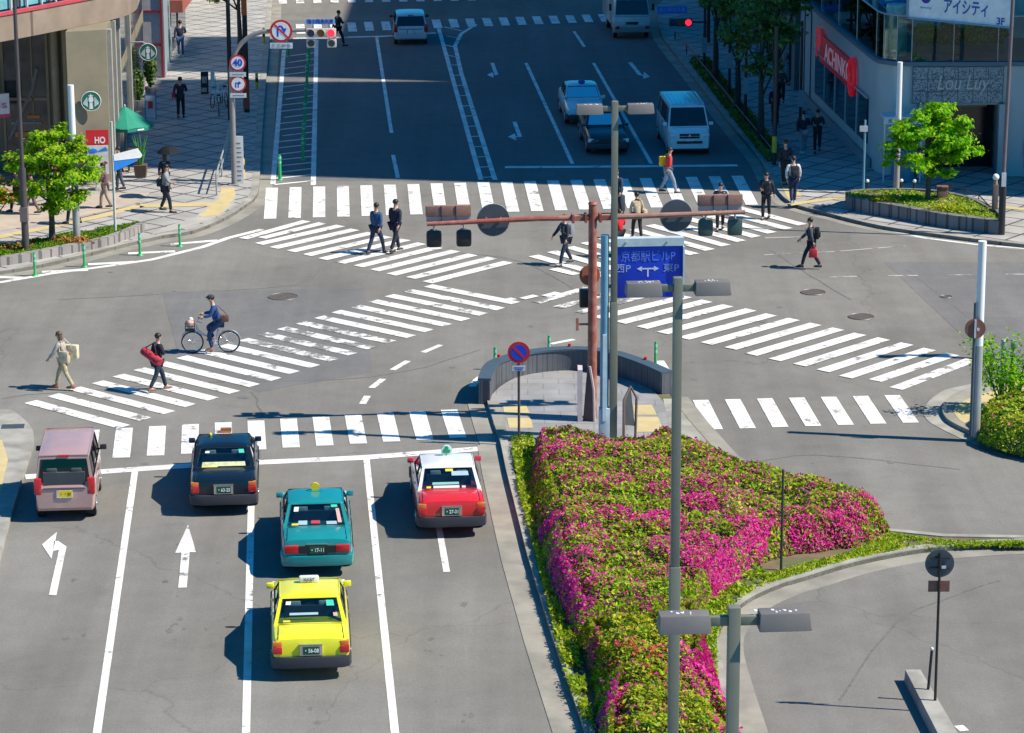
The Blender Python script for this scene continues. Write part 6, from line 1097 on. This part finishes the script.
def person(label,px,py,yaw,hgt=1.7,stride=.55,top=(.02,.03,.05),bot=(.02,.025,.04),armL=(-.2,-.25),armR=(.2,.25),hair=M_HAIR,longhair=False,shoes=None,coat=0.,shirt=None,phase=1,z0=.01,pose='walk',lean=.04,hat=False,female=False,headturn=0,group=None,loc=None):
    """armX=(forward swing of the hand in m, forearm lift in m).  yaw: degrees, 0 = walking away from the viewer, 90 = to the left"""
    X,Y=loc if loc else at(px,py,z0); t=T('person',label,'person',(X,Y,z0),math.radians(yaw),group=group); k=hgt/1.72; shw=.195 if not female else .17
    ft={}
    if pose=='walk':
        for s in (-1,1):
            f=s*phase*stride/2; ft[s]=dict(hip=(s*.09,0,.90-.02*abs(stride)),knee=(s*.095,f*.5+.06,.49+(.02 if f<0 else 0)),ank=(s*.09,f,.085+(.06 if f<0 else 0)))
    elif pose=='cycle':
        for s in (-1,1): ft[s]=dict(hip=(s*.09,-.02,.96),knee=(s*.12,.34 if s>0 else .30,.78 if s>0 else .62),ank=(s*.11,.16 if s>0 else .2,.45 if s>0 else .19))
    pz=.93 if pose!='cycle' else .98; ly=lean
    V=[(0,0,pz),(0,ly*.5,1.1),(0,ly,1.30),(0,ly*1.1,1.43),(0,ly*1.3,1.50),(0,ly*1.4+.01,1.56),(0,ly*1.5+.015,1.63),(0,ly*1.5,1.69)]
    dz=pz-.93; V=[V[0]]+[(a,b_,c+dz) for a,b_,c in V[1:]]
    Rr=[.135,.115,.14,.075,.055,.068,.09,.065]; Ed=[(i,i+1) for i in range(7)]
    jo={}
    for s in (-1,1):
        a=ft[s]; i=len(V); V+= [a['hip'],a['knee'],a['ank'],(a['ank'][0]+s*.01,a['ank'][1]+.15,max(.04,a['ank'][2]-.06))]; Rr+=[.085,.055,.04,.032]; Ed+=[(0,i),(i,i+1),(i+1,i+2),(i+2,i+3)]; jo['l%d'%s]=i
        sw,li=(armL if s<0 else armR); i=len(V); sh=(s*shw,ly,1.40+dz); 
        if pose=='cycle': el=(s*.24,.22,1.16+dz); wr=(s*.23,.45,1.12+dz)
        else: el=(s*(shw+.06),ly+sw*.45,1.13+max(0,li)*.1); wr=(s*(shw+.06-.35*max(0,li)),ly+sw,.90+max(0,li))
        V+=[sh,el,wr]; Rr+=[.06,.043,.03]; Ed+=[(3,i) if 0 else (2,i),(i,i+1),(i+1,i+2)]; jo['a%d'%s]=i
    sc=lambda P:[tuple(x*k for x in p) for p in P]
    b_=skinmesh('body',sc(V),Ed,[r*k for r in Rr],M_SKIN,t)
    # face, ears and hands joined into the body mesh
    bm=MB(); bm.bm.from_mesh(b_.data); hd=Vector(V[6]); f=lambda p:(Vector(p))*k
    bm.ball(f(hd+Vector((0,.085,-.02))),(.014*k,.022*k,.02*k),8); 
    for s in (-1,1): bm.ball(f(hd+Vector((s*.082,0,-.015))),(.012*k,.02*k,.03*k),8)
    for s in (-1,1):
        i=jo['a%d'%s]; e=Vector(V[i+1]);w0=Vector(V[i+2]); d=(w0-e).normalized(); side=Vector((1,0,0)) if abs(d.x)<.8 else Vector((0,1,0)); fw=d.cross(side).normalized(); side=fw.cross(d).normalized()
        p=w0+d*.05; bm.tube([f(w0-d*.01),f(p),f(w0+d*.095)],[.022*k,.03*k,.026*k],8)
        for j in range(4):
            q0=w0+d*.085+fw*(j-1.5)*.017; L=(.07,.082,.078,.06)[j]; bm.tube([f(q0),f(q0+d*L*.5-side*s*.006),f(q0+d*L*.85-side*s*.024)],[.0095*k,.009*k,.006*k],6)
        q0=w0+d*.035+fw*.028; bm.tube([f(q0),f(q0+fw*.03+d*.025),f(q0+fw*.036+d*.055)],[.011*k,.01*k,.007*k],6)
    bm.bm.to_mesh(b_.data); bm.bm.free()
    e=MB(); [e.ball(f(hd+Vector((s*.032,.083,.012))),(.011*k,.006*k,.007*k),8) for s in(-1,1)]; e.build('eyes',M_BLK,t); e=MB(); e.box(f(hd+Vector((0,.083,-.05))),(.04*k,.008*k,.008*k)); e.build('mouth',mat('lip',(.35,.12,.1),.6),t)
    # trousers
    ii=[0]+sum([[jo['l%d'%s]+j for j in range(3)] for s in(-1,1)],[]); tv=[V[j] for j in ii]; te=[(0,1),(1,2),(2,3),(0,4),(4,5),(5,6)]
    skinmesh('trousers',sc(tv),te,[r*k for r in (.150,.105,.075,.06,.105,.075,.06)],cloth(bot),t)
    # jacket with sleeves
    q=[(0,ly*.2,pz-.03-coat*.5),(0,ly*.5,1.1+dz),(0,ly,1.28+dz),(0,ly*1.1,1.43+dz)]; js=[(0,1),(1,2),(2,3)]; jr=[.165+coat*.12,.145+coat*.05,.165,.085]
    if coat>0: q=[(0,-.01,pz-.02-coat)]+q; js=[(0,1)]+[(a+1,c+1) for a,c in js]; jr=[.17+coat*.1]+jr
    ch=len(q)-2
    for s in (-1,1):
        i=jo['a%d'%s]; n=len(q); w0=Vector(V[i+1]).lerp(Vector(V[i+2]),.93); q+=[V[i],V[i+1],tuple(w0)]; js+=[(ch,n),(n,n+1),(n+1,n+2)]; jr+=[.078,.06,.048]
    skinmesh('jacket',sc(q),js,[r*k for r in jr],cloth(top),t,root=ch)
    if shirt: e=MB(); e.box(f((0,ly+.155,1.24+dz)),(.09*k,.03*k,.26*k),rx=-.08); e.build('shirt',cloth(shirt),t,bevel=.01)
    # hair
    e=MB(); e.ball(f(hd+Vector((0,-.018,.035))),(.093*k,.103*k,.092*k),14)
    if longhair: e.ball(f(hd+Vector((0,-.06,-.07))),(.085*k,.06*k,.14*k),12)
    e.build('hair',hair,t)
    if hat: e=MB(); e.ball(f(hd+Vector((0,-.0,.05))),(.105*k,.115*k,.08*k),14); e.cyl(f(hd+Vector((0,.07,.03))),f(hd+Vector((0,.07,.045))),.09*k); e.build('cap',cloth((.05,.05,.06)),t)
    for s in (-1,1):
        a=Vector(ft[s]['ank']); e=MB(); e.loft([[f((a.x+u*r,a.y+yy,max(.0,a.z-.085)+w2)) for u,w2 in ((-1,0),(1,0),(1,h2*.6),(.5,h2),(-.5,h2),(-1,h2*.6))] for yy,r,h2 in ((-.06,.035,.07),(-.03,.045,.09),(.08,.047,.075),(.17,.043,.055),(.215,.02,.035))],smooth=True); e.build('shoe',shoes or M_SHOE,t,bevel=0)
    t['_h']=k; return t,V,jo,k
def wpos(P,p,k):
    t=P; R=Matrix.Rotation(t.rotation_euler.z,3,'Z'); return Vector(t.location)+R@(Vector(p)*k)
def backpack(P,V,k,label,col,size=(.28,.15,.38),z=1.22,y=-.2):
    p=wpos(P,(0,y+V[2][1]*.6,z),k); t=T('backpack',label,'backpack',p,P.rotation_euler.z); b=MB(); b.box((0,0,0),size); b.build('pack_body',cloth(col),t,bevel=.05); b=MB(); b.box((0,-size[1]/2-.015,-.06),(size[0]*.7,.05,size[2]*.4)); b.build('pocket',cloth(col),t,bevel=.02)
    b=MB(); 
    for s in (-1,1): b.tube([(s*.1,size[1]*.4,.1),(s*.11,.16,.23),(s*.12,.33,.12),(s*.12,.34,-.05),(s*.12,.2,-.16),(s*.1,size[1]*.4,-.17)],.016,6)
    b.build('strap',cloth(col),t); return t
def handbag(P,V,jo,k,side,label,col,size=(.1,.3,.24),drop=.22,name='handbag',cat='bag'):
    w0=V[jo['a%d'%side]+2]; p=wpos(P,(w0[0],w0[1]+.0,w0[2]-.09),k); t=T(name,label,cat,p,P.rotation_euler.z); b=MB(); b.hexa([(-size[0]/2,-size[1]/2,-drop-size[2]),(size[0]/2,-size[1]/2,-drop-size[2]),(size[0]/2,size[1]/2,-drop-size[2]),(-size[0]/2,size[1]/2,-drop-size[2])],[(-size[0]/3,-size[1]*.42,-drop),(size[0]/3,-size[1]*.42,-drop),(size[0]/3,size[1]*.42,-drop),(-size[0]/3,size[1]*.42,-drop)]); b.build('bag_body',cloth(col),t,bevel=.02)
    b=MB(); b.tube([(0,-.08,-drop),(0,-.05,-.02),(0,0,0),(0,.05,-.02),(0,.08,-drop)],.01,6); b.build('handle',cloth(col),t); return t
def shoulderbag(P,V,k,side,label,col,size=(.13,.34,.28),z=.95,y=-.02):
    p=wpos(P,(side*.27,y,z),k); t=T('shoulder_bag',label,'bag',p,P.rotation_euler.z); b=MB(); b.box((0,0,0),size); b.build('bag_body',cloth(col),t,bevel=.05); b=MB(); sh=Vector((-side*.15,-y+.02,1.50-z)); b.tube([(0,-size[1]*.4,size[2]*.4),tuple(sh*.6+Vector((0,-.09,0))),tuple(sh),tuple(sh*.6+Vector((0,.09,0))),(0,size[1]*.4,size[2]*.4)],.012,6); b.build('strap',cloth(col),t); return t
NAVY=(.012,.035,.10); DK=(.012,.014,.02); CHC=(.03,.035,.05); RED=(.55,.02,.03); TAN=(.36,.26,.17); CRM=(.5,.42,.3); GRY=(.28,.3,.33)
CHAM=CHC
# two men crossing together
person('person in a blue grey suit on the upper left diagonal crossing, left of the pair',376,254,-38,1.78,.62,top=(.03,.09,.2),bot=(.015,.03,.07),armL=(.12,.02),armR=(-.12,.02),group=None)
person('person in a dark navy jacket on the upper left diagonal crossing, right of the pair',395,252,-38,1.84,.6,top=(.015,.02,.045),bot=(.015,.018,.035),armL=(.1,.02),armR=(-.14,.02),phase=-1)
# cyclist
xb,yb=at(212,353); BZ=math.radians(93); bk=T('bicycle','silver city bicycle with front basket ridden over the lower left diagonal crossing','bicycle',(xb,yb,.008),BZ)
M_BIKE=mat('bike_silver',(.45,.47,.5),.3,.6)
for y in (-.52,.58):
    b=MB(); b.tube([(0,y+.325*math.cos(a*PI/16),.345+.325*math.sin(a*PI/16)) for a in range(32)],.019,6,closed=True); wv=b.build('wheel',M_TYRE,bk); b=MB(); b.tube([(0,y+.30*math.cos(a*PI/16),.345+.30*math.sin(a*PI/16)) for a in range(32)],.011,5,closed=True); b.build('rim',M_CHR,wv)
    b=MB(); [b.cyl((.02*(-1)**a,y,.345),(0,y+.3*math.cos(a*PI/12),.345+.3*math.sin(a*PI/12)),.0025,n=4) for a in range(24)]; b.cyl((-.04,y,.345),(.04,y,.345),.025); b.build('spokes',M_CHR,wv)
b=MB(); b.tube([(0,.45,.86),(0,.40,.72),(0,-.12,.32),(0,-.22,.82)],.02,8); b.tube([(0,-.1,.34),(0,-.52,.345),(0,-.2,.72)],.013,6); b.tube([(0,.43,.78),(0,.52,.5),(0,.58,.345)],.017,6); b.tube([(0,.42,.62),(0,-.14,.42)],.016,6); b.build('frame',M_BIKE,bk)
b=MB(); b.tube([(-.26,.26,1.0),(-.2,.38,1.03),(0,.43,.98),(.2,.38,1.03),(.26,.26,1.0)],.013,6); b.cyl((0,.43,.98),(0,.45,.84),.015); b.build('handlebar',M_CHR,bk)
b=MB(); b.loft([[(s*w_,y,z) for s,w_,z in ((-1,w1,.90),(1,w1,.90),(1,w1*.8,.94),(-1,w1*.8,.94))] for y,w1 in ((-.36,.11),(-.25,.1),(-.08,.03))]); b.build('saddle',M_BLK,bk)
b=MB(); 
for z,w_ in ((.72,.13),(.80,.145),(.88,.155),(.96,.165)): b.tube([(-w_,.5,z),(w_,.5,z),(w_,.78,z),(-w_,.78,z)],.007,4,closed=True)
for i in range(5):
    for y in (.5,.78): b.cyl((-.13+.065*i,y,.72),(-.16+.08*i,y,.96),.004,n=4)
    for s in(-1,1): b.cyl((s*.13,.5+.07*i,.72),(s*.165,.5+.07*i,.96),.004,n=4)
b.box((0,.64,.72),(.26,.28,.01)); b.build('basket',M_BLK,bk)
b=MB(); b.tube([(-.1,-.12,.44),(-.1,-.12,.34),(.1,-.12,.3),(.1,-.12,.2)],.012,6); b.box((-.14,-.12,.45),(.09,.08,.02)); b.box((.14,-.12,.19),(.09,.08,.02)); b.cyl((.03,-.12,.33),(.05,-.12,.33),.09); b.build('pedal_crank',M_CHR,bk)
b=MB(); b.tube([(0,-.52+.37*math.cos(a*PI/12),.345+.37*math.sin(a*PI/12)) for a in range(2,12)],.016,5); b.tube([(0,.58+.37*math.cos(a*PI/12),.345+.37*math.sin(a*PI/12)) for a in range(2,10)],.016,5); b.build('mudguard',M_BIKE,bk)
c=T('basket_bag','pink and white bundle in the bicycle basket','bag',wpos(bk,(0,.64,.9),1),BZ); b=MB(); b.ball((0,0,.02),(.13,.13,.15),12); b.build('bundle',cloth((.6,.4,.35)),c); b=MB(); b.ball((.02,-.03,.15),(.09,.08,.07),10); b.build('wrap',cloth((.65,.62,.55)),c)
pl=wpos(bk,(0,-.22,.0),1)
P,V,jo,k=person('person in a navy suit and dark cap riding the city bicycle',0,0,93,1.74,top=(.02,.07,.22),bot=(.02,.05,.14),pose='cycle',lean=.13,hat=True,shoes=mat('shoe_tan',(.35,.12,.06),.6),loc=(pl.x,pl.y)); P.location.z=.0
shoulderbag(P,V,k,-1,'brown satchel on the back of the cyclist',(.15,.07,.05),size=(.12,.26,.22),z=1.13,y=-.2)
P,V,jo,k=person('person in black with a large red bag over the shoulder on the crossing',158,391,-55,1.70,.62,top=(.015,.018,.03),bot=(.015,.03,.06),armL=(-.1,.05),armR=(.1,.25),phase=-1,shoes=mat('shoe_brown',(.2,.1,.07)))
t=T('sports_bag','red tartan duffel bag slung on the back of the person in black','bag',wpos(P,(.1,-.22,1.12),k),P.rotation_euler.z+.3); b=MB(); b.cyl((-.34,0,.12),(.34,0,-.16),.13,.13,16); b.build('bag_body',mat('tartan_red',(.5,.03,.05),.8,noise=.5,scale=18,col2=(.15,.01,.03),mixscale=12),t,bevel=.03); b=MB(); b.tube([(-.25,.0,.2),(-.05,.16,.35),(.2,.0,.05)],.02,6); b.build('strap',M_BLK,t)
P,V,jo,k=person('person in beige with a pale tote at the left end of the lower left crossing',65,389,75,1.70,.6,top=(.42,.38,.34),bot=(.46,.38,.24),armL=(.3,.06),armR=(-.05,.2),hair=M_HAIRB,longhair=True,female=True,shoes=mat('shoe_tan',None) if ('shoe_tan',) in _mc else M_SHOE,lean=.08); shoulderbag(P,V,k,1,'large cream tote bag on the beige clad person',(.62,.55,.38),size=(.2,.42,.42),z=1.08,y=-.14)
shoulderbag(P,V,k,-1,'second cream bag on the far side of the beige clad person',(.5,.42,.3),size=(.12,.3,.34),z=1.05,y=-.12)
P,V,jo,k=person('person in dark clothes walking just left of the red signal mast',566,265,120,1.74,.55,top=CHAM,bot=(.015,.03,.06),armL=(.1,.02),armR=(.35,.08),phase=-1,lean=.05); backpack(P,V,k,'grey rucksack on the person left of the red mast',GRY)
P,V,jo,k=person('person in dark coat pulling a suitcase behind the lamp pole on the zebra crossing',617,216,150,1.74,.4,top=(.02,.05,.09),bot=(.02,.03,.05),armL=(.2,.02),armR=(-.15,.02),coat=.2)
x,y=at(618,212); t=T('suitcase','dark wheeled suitcase beside the person behind the lamp pole','suitcase',at(619.5,214)+(.01,),.2); b=MB(); b.box((0,0,.4),(.38,.24,.6)); b.build('shell',M_SIGB,t,bevel=.04); b=MB(); b.tube([(-.12,0,.7),(-.12,0,1.0),(.12,0,1.0),(.12,0,.7)],.012,6); b.build('handle',M_STEEL,t); 
for sx_ in (-.14,.14): b=MB(); b.cyl((sx_-.02,0,.05),(sx_+.02,0,.05),.05); b.build('wheel',M_BLK,t)
person('person in a red jacket above the blue direction sign',619.5,257,20,1.66,.4,top=(.6,.02,.03),bot=DK,female=True)
P,V,jo,k=person('person in a beige coat with a tote right of the lamp pole',637,239,15,1.66,.5,top=(.5,.38,.26),bot=DK,armL=(.05,.02),armR=(.05,.15),female=True,coat=.1,phase=-1); shoulderbag(P,V,k,1,'cream handbag on the person in the beige coat',(.62,.52,.35),size=(.15,.32,.26),z=.98)
P,V,jo,k=person('person in a bright red jacket on the far zebra crossing',668,193,-80,1.74,.55,top=(.62,.05,.05),bot=(.25,.32,.4),armL=(.1,.05),armR=(-.1,.1),hair=M_HAIR); shoulderbag(P,V,k,-1,'yellow bag on the back of the person in the red jacket',(.75,.5,.02),size=(.2,.25,.36),z=1.18,y=-.16)
person('person in dark clothes half hidden by the right signal on the mast',720,230,175,1.72,.3,top=CHAM,bot=DK,shirt=(.5,.45,.42))
P,V,jo,k=person('person with dark jacket stepping onto the right end of the zebra crossing',766,219,165,1.72,.3,top=(.02,.025,.04),bot=DK); backpack(P,V,k,'dark rucksack on the person at the right end of the zebra crossing',(.03,.03,.04))
P,V,jo,k=person('person in a white shirt walking up the right pavement in the sun',793,204,8,1.78,.35,top=(.68,.66,.66),bot=(.015,.03,.09),armL=(-.1,.02),armR=(.1,.02),shoes=M_SHOEW,z0=.14); backpack(P,V,k,'black rucksack on the person in the white shirt',(.02,.025,.04),size=(.3,.17,.42))
person('dark suited person just behind the white shirted person on the right pavement',785,186,5,1.76,.35,top=(.015,.02,.035),bot=DK,z0=.14)
person('person in black jacket and pale trousers, left of the pair by the slot parlour',803,154,5,1.74,.35,top=(.02,.02,.035),bot=(.2,.25,.3),z0=.14,shoes=M_SHOEW)
person('person in a dark coat, right of the pair by the slot parlour',817,152,175,1.74,.3,top=(.03,.025,.03),bot=DK,z0=.14,coat=.15,armL=(.1,.25))
person('dark figure standing in the shade by the trees of the right pavement',775,125,5,1.72,.2,top=(.02,.02,.035),bot=DK,z0=.14)
person('dimly lit person further up the shaded right pavement',781,104,170,1.68,.3,top=(.12,.08,.08),bot=DK,z0=.14,female=True,longhair=True)
person('person in red brown top far up the right pavement',791,84,170,1.68,.3,top=(.25,.08,.08),bot=CHAM,z0=.14,female=True)
P,V,jo,k=person('person in a grey jacket striding left on the road right of the zebra crossing',811,268,80,1.72,.62,top=(.06,.07,.09),bot=(.015,.02,.04),armL=(-.12,.03),armR=(.35,.05),shirt=(.45,.5,.52)); handbag(P,V,jo,k,-1,'bright red shopping bag held by the person on the road',(.7,.04,.05),size=(.1,.3,.3),drop=.12,name='shopping_bag'); backpack(P,V,k,'black rucksack on the person with the red shopping bag',(.015,.015,.02),size=(.28,.16,.4))
# left pavement
P,V,jo,k=person('person in a grey shirt with a dark shoulder bag at the left kerb',166,212,-95,1.76,.4,top=(.25,.27,.29),bot=(.015,.02,.035),armL=(.1,.02),armR=(.3,.2),z0=.14); shoulderbag(P,V,k,-1,'dark shoulder bag on the back of the person in the grey shirt',(.03,.05,.07),size=(.14,.34,.3),z=1.02,y=-.2)
P,V,jo,k=person('person under a black umbrella on the left pavement',166,198,10,1.66,.35,top=(.02,.02,.03),bot=DK,armR=(.2,.42),z0=.14,longhair=True,female=True,coat=.15)
pu=wpos(P,(.12,.12,1.22),k); t=T('umbrella','open black umbrella held over the person on the left pavement','umbrella',pu,.2); b=MB(); b.cyl((0,0,-.05),(.05,0,.78),.012); b.build('shaft',M_STEEL,t); b=MB(); n=8
for ring in range(4):
    a0,a1=ring/4,(ring+1)/4
    for i in range(n*2):
        th0,th1=2*PI*i/(n*2),2*PI*(i+1)/(n*2); R_=.47; sg=lambda th,a:(1-.06*a*(.5+.5*math.cos(n*th+PI)))
        P4=[(R_*a*math.cos(th)*sg(th,a)+.05,R_*a*math.sin(th)*sg(th,a),.80-.27*a*a) for th,a in ((th0,a0),(th1,a0),(th1,a1),(th0,a1))]; b.face(P4 if ring else [P4[0],P4[2],P4[3]])
cn=b.build('canopy',mat('umbrella_black',(.012,.015,.018),.8,spec=.2),t); b=MB(); [b.cyl((.05,0,.79),(.05+.46*math.cos(i*PI/4),.46*math.sin(i*PI/4),.53),.005,n=4) for i in range(8)]; b.build('rib',M_STEEL,cn)
P,V,jo,k=person('person in a black coat with a red bag walking up the left pavement',181,118,0,1.76,.4,top=(.02,.02,.025),bot=DK,z0=.14,coat=.1); shoulderbag(P,V,k,-1,'red bag on the hip of the person in the black coat',(.5,.02,.06),size=(.16,.3,.26),z=.96)
person('person in a navy jacket far up the left pavement',181,57,5,1.76,.2,top=(.015,.025,.06),bot=(.03,.08,.2),z0=.14,shoes=M_SHOEW)
P,V,jo,k=person('person in a purple coat walking past the posters on the left corner',106,208,92,1.68,.4,top=(.17,.08,.12),bot=(.34,.26,.22),z0=.14,coat=.2,female=True,longhair=True,armL=(.2,.15)); handbag(P,V,jo,k,-1,'white handbag held by the person in the purple coat',(.65,.6,.5),size=(.08,.22,.2),drop=.05)
person('person in blue standing behind the slanted arrow sign',121,190,90,1.66,.3,top=(.1,.2,.32),bot=(.06,.08,.12),z0=.14)
P,V,jo,k=person('person in a white top mostly hidden by the silver pole',74,224,90,1.70,.5,top=(.62,.62,.6),bot=DK,z0=.14,armR=(-.2,.05))
person('person in a brown jacket behind the maple trees',33,214,95,1.68,.5,top=(.13,.07,.06),bot=(.2,.12,.1),z0=.14,female=True,longhair=True); person('person in black behind the maple trees near the left edge',18,212,95,1.72,.5,top=DK,bot=DK,z0=.14)
P,V,jo,k=person('person with pale shirt and rucksack seen through the maple crown',53,205,92,1.72,.4,top=(.4,.42,.5),bot=CHAM,z0=.14); backpack(P,V,k,'red and navy rucksack seen through the maple crown',(.3,.03,.05))
person('dark figure on the far crossing right behind the gantry signal',338,46,-60,1.76,.55,top=(.012,.02,.035),bot=DK)
# pavement clutter: stalls near the left kerb
for px,py,lab,c_ in ((205,95,'dark framed picture stand on the left pavement',(.03,.03,.04)),(213,95,'narrow white board on the left pavement',(.7,.7,.68))):
    X,Y=at(px,py,.13); t=T('board_stand',lab,'sign board',(X,Y,.13)); b=MB(); b.box((0,0,.55),(.34 if px==205 else .18,.05,1.0),rx=-.1); b.build('board',cloth(c_),t); b=MB(); [b.cyl((s*.1,.0,0),(s*.1,.25,.8),.015) for s in(-1,1)]; b.build('leg',M_STEEL,t)
    if px==205: b=MB(); b.box((.0,-.06,.7),(.22,.02,.3),rx=-.1); b.box((-.02,-.1,.25),(.24,.02,.2),rx=-.1); b.build('picture',cloth((.5,.35,.33)),t)
for i,(px,py,rz) in enumerate(((219,114,.1),(224,105,.3),(216,106,-.2))):
    X,Y=at(px,py,.13); t=T('parked_bicycle',['parked white bicycle nearest on the left pavement','parked white bicycle at the back of the left pavement cluster','parked bicycle with blue seat cover on the left pavement'][i],'bicycle',(X,Y,.13),rz,group='bicycles parked on the left pavement')
    for y in (-.5,.5): b=MB(); b.tube([(0,y+.3*math.cos(a*PI/10),.32+.3*math.sin(a*PI/10)) for a in range(20)],.022,5,closed=True); b.build('wheel',M_BLK,t)
    b=MB(); b.tube([(0,.42,.9),(0,.36,.7),(0,-.1,.32),(0,-.2,.82)],.03,6); b.tube([(0,-.1,.32),(0,-.5,.32),(0,-.18,.7)],.02,5); b.tube([(0,.4,.8),(0,.5,.32)],.025,5); b.tube([(-.25,.25,.98),(0,.42,.93),(.25,.25,.98)],.018,5); b.build('frame',M_WHT,t); b=MB(); b.box((0,-.22,.88),(.16,.28,.07)); b.build('saddle',[M_BLK,M_BLK,cloth((.05,.3,.5))][i],t,bevel=.02); b=MB(); b.box((0,.6,.78),(.3,.24,.22)); b.build('basket',M_PLATE,t)
x,y=at(229,150,.13); t=T('guard_rail','low white topped guard rail beside the gantry pole','railing',(x,y,.13)); b=MB(); b.tube([(.35,-9,.8),(.1,-2,.8),(-.2,4,.8)],.035,6); b.tube([(.35,-9,.45),(.1,-2,.45),(-.2,4,.45)],.025,6); b.build('rail',M_STEEL,t)
for yy,xx in ((-9,.35),(-5.5,.22),(-2,.1),(1,-.05),(4,-.2)): b=MB(); b.cyl((xx,yy,0),(xx,yy,.82),.035); b.build('post',M_STEEL,t)
